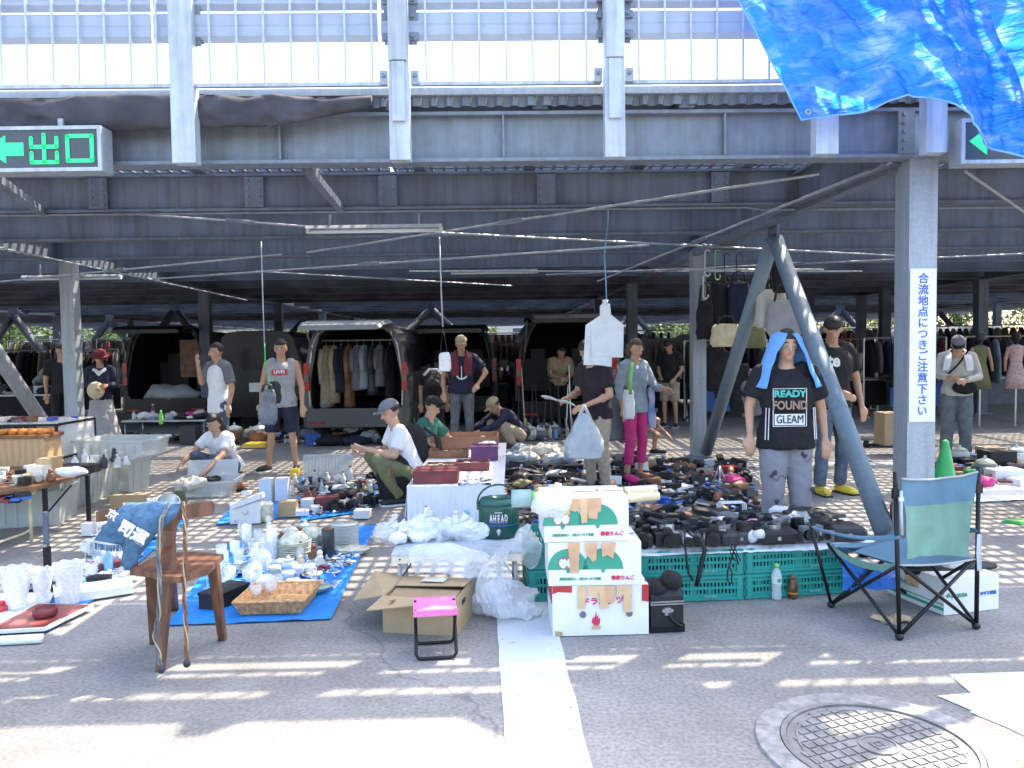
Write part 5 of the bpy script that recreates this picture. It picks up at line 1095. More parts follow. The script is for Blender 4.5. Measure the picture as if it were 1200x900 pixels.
# ---- generic small goods -----------------------------------------------------
def K(name, f): return (name, f)
def kit(kind, r, s):
    # returns [(part name, MB, material, smooth)]; r: own random source; s: size factor
    U = r.uniform; CH = r.choice
    if kind == 'camera':
        w_, h_, d_ = .125 * s, .082 * s, .045 * s; m = CH(['black', 'blackm', 'darkgrey', 'black', 'black']); o = [('camera_body', MB().prism([(-w_ / 2, .004), (-w_ / 2 + .01, 0), (w_ / 2 - .01, 0), (w_ / 2, .004), (w_ / 2, h_ * .82), (w_ * .22, h_ * .86), (w_ * .14, h_ * 1.12), (-w_ * .14, h_ * 1.12), (-w_ * .22, h_ * .86), (-w_ / 2, h_ * .82)], (0, -d_ / 2, 0), (1, 0, 0), (0, 0, 1), (0, d_, 0)), m, False)]
        L = U(.03, .075) * s; o.append(('lens', MB().tube([(0, -d_ / 2, h_ * .45), (0, -d_ / 2 - L * .5, h_ * .45), (0, -d_ / 2 - L * .5, h_ * .45), (0, -d_ / 2 - L, h_ * .45)], [.028 * s, .028 * s, .032 * s, .031 * s], 14), CH(['black', 'blackm']), False))
        o.append(('lens_glass', MB().tube([(0, -d_ / 2 - L, h_ * .45), (0, -d_ / 2 - L - .002, h_ * .45)], .024 * s, 14), 'carglass', False)); o.append(('top_plate', MB().box((w_ * .33, 0, h_ * .87), (w_ * .24, d_ * .7, .012)), CH(['silver', 'darkgrey', 'silver']), False)); return o
    if kind == 'compact':
        w_, h_ = .10 * s, .06 * s; return [('camera_body', MB().box((0, 0, h_ / 2), (w_, .03, h_)), CH(['silver', 'black', 'darkgrey', 'grey', 'black']), False), ('lens', MB().tube([(w_ * .12, -.015, h_ * .5), (w_ * .12, -.035, h_ * .5)], .018, 12), 'blackm', False)]
    if kind == 'camcorder': return [('camera_body', MB().tube([(0, -.07 * s, .04), (0, .07 * s, .04)], [.032, .036], 12), CH(['silver', 'darkgrey', 'grey']), True), ('lens', MB().tube([(0, -.07 * s, .04), (0, -.10 * s, .04)], .028, 12), 'blackm', False), ('screen', MB().box((.04, .0, .045), (.01, .09, .055)), 'silver', False)]
    if kind == 'box': w_, d_, h_ = U(.07, .14) * s, U(.06, .12) * s, U(.03, .09) * s; m = CH(['white', 'card', 'maroon', 'brown', 'cartonwhite', 'darkgrey', 'black', 'black', 'grey', 'blue']); return [('box_base', MB().box((0, 0, h_ * .4), (w_, d_, h_ * .8)), m, False), ('lid', MB().box((0, 0, h_ * .88), (w_ * 1.03, d_ * 1.03, h_ * .2)), m, False)]
    if kind == 'case': w_ = U(.12, .2) * s; return [('case_shell', MB().loft([[V((w_ / 2 * k * c, .05 * s * k * e, z)) for c, e in ((-1, -.8), (-.85, -1), (.85, -1), (1, -.8), (1, .8), (.85, 1), (-.85, 1), (-1, .8))] for z, k in ((0, .9), (.012, 1), (.045 * s, 1), (.06 * s, .88))]), CH(['black', 'darkgrey', 'brown', 'cl_black']), False), ('clasp', MB().box((0, -.052 * s, .035), (.02, .006, .02)), 'silver', False)]
    if kind == 'bottle': h_ = U(.10, .2) * s; m = CH(['white', 'darkgrey', 'brown', 'glass', 'ltblue', 'cream']); return [('bottle_body', MB().lathe([(0, 0), (.028, .002), (.03, .02), (.03, h_ * .6), (.012, h_ * .8), (.012, h_ * .95)], n=12), m, True), ('stopper', MB().lathe([(.014, h_ * .93), (.014, h_ * 1.02), (0, h_ * 1.02)], n=10), CH(['white', 'red', 'silver']), False)]
    if kind == 'cup': return [('cup_bowl', MB().lathe([(0, .0), (.022, 0), (.026, .01), (.04, .05), (.042, .07), (.038, .07), (.022, .015), (0, .012)], n=18), CH(['china', 'chinafloral', 'white']), True), ('handle', MB().tube([(.036, 0, .06), (.062, 0, .055), (.06, 0, .03), (.032, 0, .025)], .005, 6), 'china', True)]
    if kind == 'plate': r_ = U(.08, .13) * s; return [('plate', MB().lathe([(0, .004), (r_ * .5, .0), (r_ * .62, .008), (r_, .026), (r_, .03), (r_ * .6, .014), (0, .01)], n=28), CH(['china', 'chinafloral', 'china', 'ltblue']), True)]
    if kind == 'figure': h_ = U(.08, .16) * s; m = CH(['cream', 'brown', 'white', 'darkgrey', 'bamboo']); return [('figure_body', crumple(MB().lathe([(0, 0), (.03, 0), (.034, .02), (.022, h_ * .5), (.026, h_ * .65), (.012, h_ * .75)], n=12), .006, 25, r.random() * 9), m, True), ('head', MB().ball((0, 0, h_ * .85), .02, 10, 8), m, True)]
    if kind == 'coil': return [('cable', MB().tube([(.05 * s * cos(a) * (1 + .15 * sin(a * 2.3)), .05 * s * sin(a), .01 + .004 * a * .4) for a in [i * .5 for i in range(44)]], .0045, 5), CH(['black', 'grey', 'darkgrey', 'white']), True), ('plug', MB().box((.07 * s, 0, .012), (.03, .018, .018)), 'black', False)]
    if kind == 'book': n = r.randint(1, 3); return [('book', MB().box((U(-.008, .008), U(-.008, .008), .011 + .022 * i), (.13 * s, .18 * s, .02), Matrix.Rotation(U(-.2, .2), 3, 'Z')), CH(['white', 'maroon', 'blue', 'grey', 'paper', 'darkgrey', 'cream', 'black']), False) for i in range(n)]
    if kind == 'radio': return [('case', MB().box((0, 0, .045), (.17 * s, .05, .09)), CH(['silver', 'darkgrey', 'black', 'black', 'grey']), False), ('speaker', MB().tube([(-.04, -.025, .045), (-.04, -.03, .045)], .03, 14), 'blackm', False), ('dial', MB().tube([(.05, -.025, .05), (.05, -.034, .05)], .016, 10), 'silver', False)]
    if kind == 'tool': L = U(.14, .26) * s; return [('handle', MB().tube([(-L / 2, 0, .014), (0, 0, .014)], [.013, .011], 8), CH(['red', 'black', 'black', 'brown', 'blue', 'darkgrey']), True), ('blade', MB().bar((0, 0, .014), (L / 2, .01, .014), .02, .006), 'silver', False)]
    if kind == 'pot': return [('pot_body', MB().lathe([(0, 0), (.05 * s, 0), (.085 * s, .03 * s), (.095 * s, .07 * s), (.08 * s, .11 * s), (.06 * s, .12 * s)], n=22), CH(['chinafloral', 'china', 'brown', 'grey']), True), ('lid', MB().lathe([(.075 * s, .115 * s), (.05 * s, .14 * s), (.012, .155 * s), (.016, .17 * s), (0, .175 * s)], n=20), CH(['chinafloral', 'china']), True), ('handle', MB().tube([(.09 * s, 0, .05 * s), (.125 * s, 0, .07 * s), (.09 * s, 0, .1 * s)], .007, 6), 'china', True)]
    if kind == 'glassware': h_ = U(.10, .2) * s; return [('glass_bowl', MB().lathe([(.03, 0), (.03, .003), (.005, .01), (.005, h_ * .4), (.034, h_ * .55), (.036, h_), (.033, h_), (.03, h_ * .58), (0, h_ * .5)], n=16), 'glass', True)]
    if kind == 'bagged': return [('bag', crumple(MB().ball((0, 0, .05 * s), (.09 * s, .07 * s, .05 * s), 16, 10), .03, 18, r.random() * 20), CH(['poly', 'polywhite', 'poly']), False), ('contents', MB().box((0, 0, .035), (.09 * s, .06 * s, .04)), CH(['white', 'darkgrey', 'blue']), False)]
    if kind == 'cloth': return [('cloth', crumple(MB().ball((0, 0, .03 * s), (.11 * s, .09 * s, .04 * s), 18, 10), .035, 14, r.random() * 20), CH(['cl_black', 'cl_navy', 'cl_slate', 'cl_black', 'cl_black', 'cl_bluegrey', 'cl_slate', 'olive', 'magenta', 'darkgrey']), True)]
    if kind == 'shoe': return [('upper', MB().tube([(0, .10, .04), (0, .05, .045), (0, -.03, .04), (0, -.11, .025)], [.03, .04, .042, .025], 12), CH(['black', 'brown', 'cream']), True), ('sole', MB().box((0, 0, .008), (.075, .24, .014)), 'rubber', False)]
    if kind == 'lens': return [('barrel', MB().lathe([(0, 0), (.033 * s, 0), (.033 * s, .04), (.038 * s, .045), (.038 * s, .09 * s)], n=16), CH(['black', 'blackm', 'silver']), False), ('front_glass', MB().lathe([(.03 * s, .091 * s), (0, .095 * s)], n=16), 'carglass', True)]
    if kind == 'wool': return [('hank', crumple(MB().ball((0, 0, .05 * s), (.12 * s, .10 * s, .06 * s), 20, 12), .05, 16, r.random() * 20), CH(['cream', 'cream', 'cl_beige', 'cl_bluegrey']), True)]
NAMES = dict(camera=('camera', 'camera'), compact=('compact_camera', 'camera'), camcorder=('camcorder', 'camcorder'), box=('lidded_box', 'box'), case=('leather_case', 'case'), bottle=('bottle', 'bottle'), cup=('teacup', 'cup'), plate=('plate', 'plate'), figure=('figurine', 'figurine'), coil=('cable_coil', 'cable'), book=('book_stack', 'books'), radio=('radio', 'radio'), tool=('hand_tool', 'tool'), pot=('lidded_pot', 'pot'), glassware=('drinking_glass', 'glass'), bagged=('bagged_goods', 'plastic bag'), cloth=('folded_cloth', 'cloth'), shoe=('shoe', 'shoe'), lens=('camera_lens', 'lens'), wool=('wool_bundle', 'bundle'))
COLN = dict(black='black', blackm='black', darkgrey='dark grey', grey='grey', silver='silver', white='white', card='tan', maroon='maroon', brown='brown', cartonwhite='white', ltblue='pale blue', cream='cream', red='red', cl_black='black', china='white', chinafloral='floral', glass='clear glass', bamboo='beige', yellow='yellow', blue='blue', paper='white', pink='pink', poly='translucent', polywhite='white', cl_navy='navy', cl_slate='slate grey', cl_maroon='maroon', magenta='magenta', cl_bluegrey='blue grey', olive='olive', cl_beige='beige', ltgreen='green', carglass='dark')
def put(kind, p, rz, s, label_tail, r, group, small=False, tilt=0):
    parts = kit(kind, r, s); nm, cat = NAMES[kind]; col = COLN.get(parts[0][2], 'dull')
    lab = (col + ' ' + nm.replace('_', ' ') + ' ' + label_tail).strip()
    if len(parts) == 1 and parts[0][0] in ('plate', 'cloth', 'hank', 'glass_bowl', 'cable'):
        n_, mb, m, sm_ = parts[0]; o = solo(nm, mb, m, lab, cat, p, rz, group, sm_)
    else:
        o = thing(nm, lab, cat, p, rz, group)
        for n_, mb, m, sm_ in parts: mb.build(n_, m, o, sm_)
    if tilt: o.rotation_euler = (r.uniform(-tilt, tilt), r.uniform(-tilt, tilt), rz)
    return o
def scatter(place, quad, z, nr, nc, kinds, seed, s=1.0, jit=.35, group=None, skip=.0, tilt=0, face=None):
    # quad: picture corners near-left, near-right, far-right, far-left of a surface at height z
    r = random.Random(seed); a, b, c, d = [g0(x, y, z) for x, y in quad]; rn = ['front', 'second', 'third', 'fourth', 'fifth', 'sixth', 'seventh', 'eighth', 'ninth']
    for j in range(nr):
        k = 0
        for i in range(nc):
            u = (i + .5 + r.uniform(-jit, jit)) / nc; v = (j + .5 + r.uniform(-jit, jit)) / nr
            if r.random() < skip: continue
            p = a.lerp(b, u).lerp(d.lerp(c, u), v); p.z = z + .004
            rz = r.uniform(-.6, .6) if face is None else face + r.uniform(-.4, .4)
            put(r.choice(kinds), p, rz, s * r.uniform(.85, 1.2), '%s from left, %s row, %s' % (ORD[min(k, 19)], rn[j], place), r, group or ('goods on the ' + place), tilt=tilt); k += 1
# ================================================================ TABLES, CRATES AND THE BIG FOREGROUND THINGS
def frame2(name, label, cat, pl_, pr_, grp=None):
    # a thing whose front edge runs from ground point pl_ to pr_; local x along it, local y away from the camera
    d = pr_ - pl_; return thing(name, label, cat, (pl_.x, pl_.y, pl_.z), math.atan2(d.y, d.x), grp), Matrix.Rotation(0, 3, 'Z'), d.length
# ---- teal crates
def crate(label, pl_, pr_, z, depth, h, first=None):
    t, _, L = frame2('plastic_crate', label, 'crate', pl_, pr_, 'teal plastic crates'); t.location.z = z
    def wall(L, o, ang, nm):
        b = MB(); n = int(L / .021); ph = h
        for z0, z1 in ((0, ph * .26), (ph * .46, ph * .54), (ph * .76, ph)): b.box((L / 2, .008, (z0 + z1) / 2), (L, .012, z1 - z0))
        for z0, z1 in ((ph * .26, ph * .46), (ph * .54, ph * .76)):
            for i in range(n + 1):
                solid = i in (0, 1, n, n - 1, n // 2, n // 2 + 1) or (i + int(z0 * 97)) % 11 in (0,)
                x = L * i / n; b.box((min(max(x, .006), L - .006), .008, (z0 + z1) / 2), (.021 if solid else .011, .011, z1 - z0))
        for zz, w_ in ((ph - .012, .012), (ph * .5, .006), (.01, .008), (ph * .76, .005)): b.box((L / 2, -.001 - w_ / 4, zz), (L + .004, w_, .016))
        for x in (.02, L - .02): b.box((x, -.003, ph / 2), (.03, .010, ph * .96))
        b.xf(Matrix.Translation(o) @ Matrix.Rotation(ang, 4, 'Z')); return b.build(nm, 'teal', t)
    f = wall(L, V((0, 0, 0)), 0, 'front_wall'); wall(L, V((L, depth, 0)), pi, 'back_wall'); wall(depth, V((0, depth, 0)), -pi / 2, 'end_wall'); wall(depth, V((L, 0, 0)), pi / 2, 'end_wall')
    MB().box((L / 2, depth / 2, .012), (L - .03, depth - .03, .008)).build('floor', 'teal_dark', t)
    text('moulded_mark', 'O·V·R·I', .024, 'teal_lt', f, (L * .68, -.010, .026), bold=.0006)
    return t
mat('teal_lt', (.25, .55, .5), .5, 0, 0)
cw = g0(751, 707); cm = g0(872, 703); ce = g0(993, 695); H1 = .148
mid1 = g0(870, 703); mid2 = g0(874, 702.5)
crate('teal slotted crate, lower left one in front of the cameras', cw, mid1, .003, .40, H1); crate('teal slotted crate, upper left one directly under the cameras', cw, mid1, .003 + H1 + .002, .40, H1)
crate('teal slotted crate, lower right one behind the two bottles', mid2, ce, .003, .40, H1); crate('teal slotted crate, upper right one below the black lens case', mid2, ce, .003 + H1 + .002, .40, H1)
e1 = g0(620, 706); e2 = g0(702, 706); crate('teal slotted crate, lower one between the small table and the apple boxes', e1, e1 + V((.42, .02, 0)), .003, .5, .19); crate('teal slotted crate, upper one between the small table and the apple boxes', e1, e1 + V((.42, .02, 0)), .195, .5, .15)
# cloth over crates
TZ = .003 + 2 * H1 + .008
A_, B_ = cw + V((-.16, -.03, 0)), ce + V((.20, -.03, 0)); dn = V((.0, .74, 0))
def tcl(u, v):
    p = A_.lerp(B_, u) + dn * (v * (1.0)) ; e = .028 * max(0, 1 - v * 16) + .05 * max(0, (u - .93) * 8); return V((p.x, p.y - .012 * (v == 0), TZ + .008 + .004 * nz((p.x, p.y, 0), 8) - e + .006 * nz((p.x, p.y, 0), 25)))
solo('white_cloth', MB().sheet(tcl, 50, 20, .004), 'cloth_white', 'white sheet spread over the teal crates beneath the cameras', 'cloth')
T0 = TZ + .012
def tq(u, v): p = A_.lerp(B_, u) + dn * v; return V((p.x, p.y, T0 + .004))
r = random.Random(11)
# front row, hand placed
def label_row(k): return ORD[k]
front = [('camera', .11, .06, .9), ('camera', .20, .05, 1.15), ('camcorder', .265, .06, 1.0), ('camcorder', .31, .05, .9), ('camera', .37, .06, 1.25), ('case', .455, .09, 1.2), ('case', .60, .07, 1.3), ('compact', .67, .06, 1.0), ('radio', .735, .06, .8), ('compact', .79, .06, 1.0), ('case', .88, .09, 1.2)]
for k, (kd, u, v, s) in enumerate(front): put(kd, tq(u, v), r.uniform(-.35, .35), s, '%s from left, front row above the crates' % ORD[k], r, 'cameras on the white sheet')
rows_ = [(.13, 12, ['lens', 'camera', 'compact', 'coil', 'case']), (.28, 15, ['camera', 'lens', 'compact', 'camera', 'case', 'camcorder']), (.40, 15, ['camera', 'compact', 'lens', 'case', 'radio', 'coil', 'camera']), (.54, 15, ['camera', 'case', 'compact', 'coil', 'cloth', 'book']), (.70, 14, ['case', 'camera', 'book', 'cloth', 'radio', 'case']), (.86, 13, ['case', 'cloth', 'box', 'book', 'coil', 'case'])]
for j, (v, n, ks) in enumerate(rows_):
    for k in range(n):
        u = .04 + .90 * (k + .5 + r.uniform(-.25, .25)) / n; put(r.choice(ks), tq(u, v + r.uniform(-.05, .05)), r.uniform(-1.2, 1.2), r.uniform(.85, 1.2), '%s from left, %s row, white sheet above crates' % (ORD[k], ['second', 'third', 'fourth', 'fifth', 'sixth', 'rear'][j]), r, 'cameras on the white sheet', tilt=.15)
# straps and cables hanging down the crate fronts
def hang(px0, py0, pts, r_, m, label): 
    y = cw.y - .035; solo('camera_strap', MB().tube([P(a, b, y - .004 * i) for i, (a, b) in enumerate(pts)], r_, 6), m, label, 'strap', smooth=True, group='straps hanging over the crates')
hang(0, 0, [(802, 620), (803, 640), (805, 660), (807, 672), (812, 680)], .006, 'black', 'thin black strap hanging furthest left over the teal crates'); hang(0, 0, [(821, 630), (826, 645), (822, 660), (819, 675), (816, 687)], .013, 'black', 'broad black strap hanging over the left teal crates')
hang(0, 0, [(866, 625), (862, 640), (857, 655), (853, 668), (852, 680), (857, 684), (858, 672), (854, 660)], .0045, 'black', 'black cable looping down between the two crate stacks'); hang(0, 0, [(855, 628), (857, 642), (862, 650), (866, 662), (860, 655), (855, 645), (860, 640), (868, 658)], .004, 'black', 'tangled thin black cable right of the broad strap')
put('lens', tq(.49, .1), 0, 1.3, 'white cap beside the black lens case', r, None)
solo('white_heater', MB().ball((0, 0, .04), (.035, .06, .04), 16, 10).tube([(0, -.02, .05), (.0, -.09, .07)], [.02, .028], 12), 'white', 'round white webcam-like gadget in the middle of the camera row', 'gadget', tq(.505, .07), .6, smooth=True)
solo('hair_dryer', MB().tube([(-.12, 0, .03), (.04, .0, .05)], [.03, .042], 14).tube([(.02, 0, .04), (.05, .09, .03)], [.018, .015], 8), 'grey', 'long grey hair dryer pointing right among the cameras', 'hair dryer', tq(.43, .22), -.3, smooth=True)
solo('blue_dish', MB().lathe([(0, 0), (.07, 0), (.09, .02), (.085, .022), (0, .01)], n=28), 'blue', 'round dark blue dish behind the black lens case', 'dish', tq(.50, .55), smooth=True)
solo('pink_pouch', crumple(MB().ball((0, 0, .035), (.075, .06, .045), 18, 12), .01, 10), 'pink', 'bright pink soft pouch in the middle of the camera stall', 'pouch', tq(.58, .45), smooth=True)
solo('blue_box', MB().box((0, 0, .022), (.22, .12, .045)), 'ltblue', 'flat light blue box behind the pink pouch', 'box', tq(.62, .72), -.15)
solo('plastic_wrap', crumple(MB().ball((0, 0, .04), (.17, .10, .05), 24, 14), .04, 14, 4), 'poly', 'crumpled clear plastic wrapping right of the pink pouch', 'plastic bag', tq(.74, .5), .2)
t = thing('white_letter_rack', 'white wire rack behind the binocular case', 'rack', tq(.57, 1.02), .1)
for i in range(3): MB().tube([(-.09, i * .03, 0), (-.09, i * .03, .08), (-.08, i * .03, .09), (.08, i * .03, .09), (.09, i * .03, .08), (.09, i * .03, 0)], .005, 6).build('wire', 'white', t, True)
MB().box((0, .03, .005), (.2, .1, .01)).build('base', 'white', t)
# ---- goods on the ground behind the camera crates
sheet_on('ground_sheet', [(640, 622), (905, 618), (882, 540), (660, 542)], 'cl_slate', 'dark grey ground sheet under the tools behind the crates', 'cloth')
sheet_on('blue_tarp', [(664, 600), (784, 600), (770, 578), (690, 572)], 'ltblue', 'faded blue sheet showing between the tools and bamboo poles', z=.014)
scatter('dark sheet behind the cameras', [(690, 612), (892, 612), (872, 542), (700, 542)], .012, 8, 15, ['tool', 'radio', 'case', 'cloth', 'coil', 'shoe', 'book', 'box', 'tool', 'camera', 'case', 'cloth'], 21, 1.15, tilt=.25)
scatter('ground by the bamboo poles', [(590, 592), (688, 590), (690, 548), (598, 546)], .006, 5, 8, ['coil', 'radio', 'coil', 'tool', 'cloth', 'box'], 22, 1.2, tilt=.3)
scatter('pale heap behind the drink jug', [(588, 548), (668, 548), (664, 530), (592, 530)], .006, 2, 6, ['wool', 'wool', 'coil', 'wool'], 23, 1.25)
# tripod
tp = g0(843, 575); t = thing('camera_tripod', 'small silver and black folded tripod standing among the tools', 'tripod', tp)
for a in (0.3, 2.4, 4.5): MB().tube([(0, 0, .26), (.10 * cos(a), .10 * sin(a), .0)], [.011, .008], 8).build('leg', 'silver', t, True)
MB().tube([(0, 0, .2), (0, 0, .33)], .012, 8).build('column', 'black', t, True); MB().box((0, -.02, .345), (.06, .08, .035), Matrix.Rotation(.4, 3, 'X')).build('head', 'black', t); MB().tube([(0, 0, .33), (.08, -.05, .30)], .006, 6).build('handle', 'black', t)
p = g0(855, 556); solo('red_case', MB().box((0, 0, .05), (.18, .12, .10)), 'red', 'shiny red case beside the small tripod', 'case', p)
# ---- apple boxes
def carton(label, px0, px1, pyb, pyt, z, depth, body='cartonwhite', rz_add=0, group='fruit cartons in the stack'):
    pl_ = P(px0, pyb, BY); pr_ = P(px1, pyb, BY + .02); pt = P(px0, pyt, BY); h = pt.z - pl_.z; L = (pr_ - pl_).length
    t = thing('cardboard_box', label, 'box', (pl_.x, BY, z), .03 + rz_add, group); w_ = .004
    MB().box((L / 2, depth / 2, h / 2), (L, depth, h - .003)).build('carton', body, t)
    MB().box((L / 2, depth / 2, h - .0005), (L - .01, .006, .004)).build('flap_seam', 'cardside', t)
    return t, L, h
BY = g0(700, 746).y
c3, L3, h3 = carton('bottom white carton with red corners and dragon fruit lettering, third in the stack', 648, 760, 747, 688, .003, .34)
z2 = .003 + h3; c2, L2, h2 = carton('middle white apple carton with green print and tape, second in the stack', 643, 751, 691, 640, z2, .34, rz_add=-.02)
z1 = z2 + h2; c1, L1, h1 = carton('top white apple carton with taped front under the bamboo poles', 638, 737, 640, 588, z1, .34, rz_add=.02)
c1.rotation_euler.z += .0
def apples(t, L, h, x0=.12):
    for k, cx_ in enumerate((x0 + .055, x0 + .235)):
        pts = [(.105 * cos(a), max(-.0, .115 * sin(a) * .98)) for a in [pi * i / 18 for i in range(19)]]
        MB().prism([(x * .98, y * .95) for x, y in pts], (cx_, -.004, h * .38), (1, 0, 0), (0, 0, 1), (0, .004, 0)).build('green_print', 'green_print', t)
        MB().prism([(-.012, 0), (.012, 0), (.006, -.018), (-.006, -.018)], (cx_, -.003, h * .38), (1, 0, 0), (0, 0, 1), (0, .003, 0)).build('green_print', 'green_print', t)
    for i in range(2):
        cx_ = x0 + .03 + i * .038
        for m, s, y in (('red_print', 1.18, -.006), ('white', 1.0, -.0075)):
            pts = [(.021 * s * cos(a) * (1 - .12 * (sin(a) < 0) * abs(sin(a))), .026 * s * sin(a) - .006 * s * (abs(cos(a)) < .3) * (1 if sin(a) > 0 else 0)) for a in [2 * pi * j / 22 for j in range(22)]]
            MB().prism(pts, (cx_, y - .0006 * i, h * .38 + .034), (1, 0, 0), (0, 0, 1), (0, .0015, 0)).build('apple_print', m, t)
        MB().bar((cx_, -.007, h * .38 + .058), (cx_ + .008, -.007, h * .38 + .07), .003, .002).build('stem_print', 'red_print', t)
    text('lettering', '農業生産法人・(有)ゴールド農園', .0145, 'green_print', t, (L * .34, -.003, h * .16), bold=.0004)
    text('lettering', '青森りんご', .024, 'red_print', t, (L * .80, -.003, h * .17), bold=.0008)
def tape(t, pts, y=-.009, m='tape'):
    MB().prism(pts, (0, y, 0), (1, 0, 0), (0, 0, 1), (0, .0012, 0)).build('tape', m, t)
mat('tape_light', (.70, .47, .27), .35, 0, .06, 12)
apples(c1, L1, h1, .04); apples(c2, L2, h2, .045)
tape(c1, [(.07, h1), (.07, h1 - .06), (.105, h1 - .055), (.11, h1)]); tape(c1, [(.10, h1), (.095, h1 - .085), (.13, h1 - .085), (.135, h1)], -.0105, 'tape_light'); tape(c1, [(.13, h1), (.13, h1 - .06), (.16, h1 - .072), (.18, h1 - .05), (.185, h1)], -.0118)
tape(c1, [(.18, h1), (.19, h1 - .13), (.22, h1 - .125), (.225, h1)], -.013, 'tape_light'); tape(c1, [(.22, h1), (.225, h1 - .105), (.27, h1 - .11), (.275, h1 - .075), (.29, h1 - .07), (.295, h1)], -.0142)
tape(c2, [(.10, h2), (.11, h2 - .155), (.155, h2 - .155), (.16, h2)]); tape(c2, [(.185, h2), (.195, h2 - .06), (.225, h2 - .10), (.245, h2 - .09), (.25, h2)], -.0105); tape(c2, [(.27, h2), (.275, h2 - .075), (.30, h2 - .065), (.33, h2 - .085), (.345, h2)], -.0118)
tape(c3, [(.13, h3), (.13, h3 - .12), (.165, h3 - .12), (.17, h3)], m='tape_light'); tape(c3, [(.18, h3), (.18, h3 - .05), (.23, h3 - .055), (.235, h3)], -.0105, 'tape_light'); tape(c3, [(.215, h3), (.24, h3 - .045), (.245, h3 - .12), (.285, h3 - .12), (.285, h3)], -.0118, 'tape_light'); tape(c3, [(.27, h3), (.275, h3 - .09), (.315, h3 - .09), (.32, h3)], -.013); tape(c3, [(.33, h3), (.33, h3 - .05), (.365, h3 - .05), (.365, h3 - .14), (.405, h3 - .14), (.405, h3)], -.0142, 'tape_light')
for xy in ([(0, h3), (0, h3 - .04), (.03, h3 - .03), (.10, h3 - .035), (.10, h3)], [(L3 - .035, h3 + .0), (L3 - .035, h3 - .085), (L3, h3 - .09), (L3, h3)]): tape(c3, xy, -.004, 'red')
MB().box((-.002, .17, h3 * .8), (.004, .3, h3 * .35)).build('red_side', 'red', c3)
text('lettering', 'ドラゴン', .042, 'red_print', c3, (.235, -.004, h3 - .085), bold=.0012); text('lettering', 'ツ', .042, 'red_print', c3, (.345, -.004, h3 - .08), bold=.0012); text('lettering', 'PA', .04, 'red_print', c3, (.385, -.004, h3 - .045), bold=.001)
MB().prism([(0, 0), (-.02, .02), (-.012, .05), (-.008, .035), (.004, .075), (.006, .045), (.016, .06), (.012, .035), (.024, .045), (.022, .015), (.012, 0)], (.22, -.004, .05), (1, 0, 0), (0, 0, 1), (0, .003, 0)).build('flame_print', 'red_print', c3); MB().prism([(-.025, 0), (.02, 0), (.02, .018), (-.02, .02)], (.225, -.006, .035), (1, 0, 0), (0, 0, 1), (0, .003, 0)).build('tape', 'tape', c3)
for x in (.155, .395): MB().tube([(x, -.002, h3 - .15), (x, -.006, h3 - .15)], .017, 20).build('hand_hole', 'grey', c3)
tape(c3, [(.01, 0), (.012, .03), (.05, .022), (.05, 0)], -.004, 'card')
# bamboo and paper poles on top
ztop = z1 + h1 + .012
def pole(a, b, r_, m, label, n=5):
    t = thing('rolled_blind', label, 'pole', (0, 0, 0), 0, None); A = P(*a); B = P(*b); MB().tube([A, B], r_, 14).build('roll', m, t, True)
    for f in (.5, .72): c = A.lerp(B, f); d = (B - A).normalized() * .006; MB().tube([c - d, c + d], r_ * 1.05, 14).build('tie', 'cardside', t, True)
    return t
pole((626, 583, BY + .14), (769, 573, BY + .30), .024, 'cream', 'rolled cream paper pole lying behind on the apple boxes'); pole((636, 594, BY + .05), (772, 581, BY + .16), .022, 'bamboo', 'bundle of pale bamboo blind tied with string on the apple boxes'); pole((650, 590, BY + .10), (765, 577, BY + .22), .020, 'bamboo', 'second thinner bamboo roll between the cream pole and the bundle')
# white bag on the poles
bgm = MB().ball((0, 0, 0), (.115, .07, .07), 60, 40); bgm.tube([(.03, 0, .05), (.05, 0, .10)], [.03, .02], 10); plast(bgm, .03, 9, 3)
solo('plastic_bag', bgm, 'polywhite', 'crumpled white plastic bag over the left end of the poles', 'plastic bag', P(646, 590, BY + .04), 0, smooth=True)
# green glass jar lying left of poles
pj = P(612, 584, BY + .35); t = thing('glass_jar', 'greenish glass jar with pale lid lying behind the drink jug', 'jar', pj)
MB().tube([(-.06, 0, 0), (.05, 0, 0)], .05, 16).build('glass_body', mat('jar_glass', (.5, .7, .66), .1, 0, .05, alpha=.6), t, True); MB().tube([(.05, 0, 0), (.09, 0, 0)], .042, 14).build('lid', 'ltgreen', t, True)
# ---- black vanity case
vc = g0(763, 742); t, _, L = frame2('vanity_case', 'upright black vanity case with silver band and buckle strap', 'case', vc, g0(801, 740)); D = .20; h_ = .235
prf = [(0, .0), (0, h_ * .80), (.02, h_ * .93), (.05, h_), (D - .03, h_), (D, h_ * .9), (D, 0)]
MB().loft([[V((x, y, z)) for y, z in prf] for x in (0, L)]).build('case_shell', 'black', t)
MB().box((L / 2, D / 2, h_ * .66), (L + .006, D + .006, .020)).build('silver_band', 'silver', t); MB().box((L / 2, D / 2, h_ * .66), (L + .008, D + .008, .005)).build('band_groove', 'black', t)
MB().box((L / 2, D / 2, .014), (L + .012, D + .012, .028)).build('base_trim', 'blackm', t)
for s in (-1, 1): MB().tube([(L / 2 + s * .02, 0, h_ * .50), (L / 2 + s * .02, -.012, h_ * .50)], .010, 10).build('stud', 'silver', t)
MB().box((L / 2, -.006, h_ * .48), (.03, .012, .04)).build('buckle', 'silver', t); MB().tube([(L / 2 + .01, -.01, h_ * .45), (L / 2 + .02, -.012, h_ * .3), (L * .85, -.02, h_ * .16), (L, -.01, .04)], .010, 6).build('strap', 'blackm', t, True)
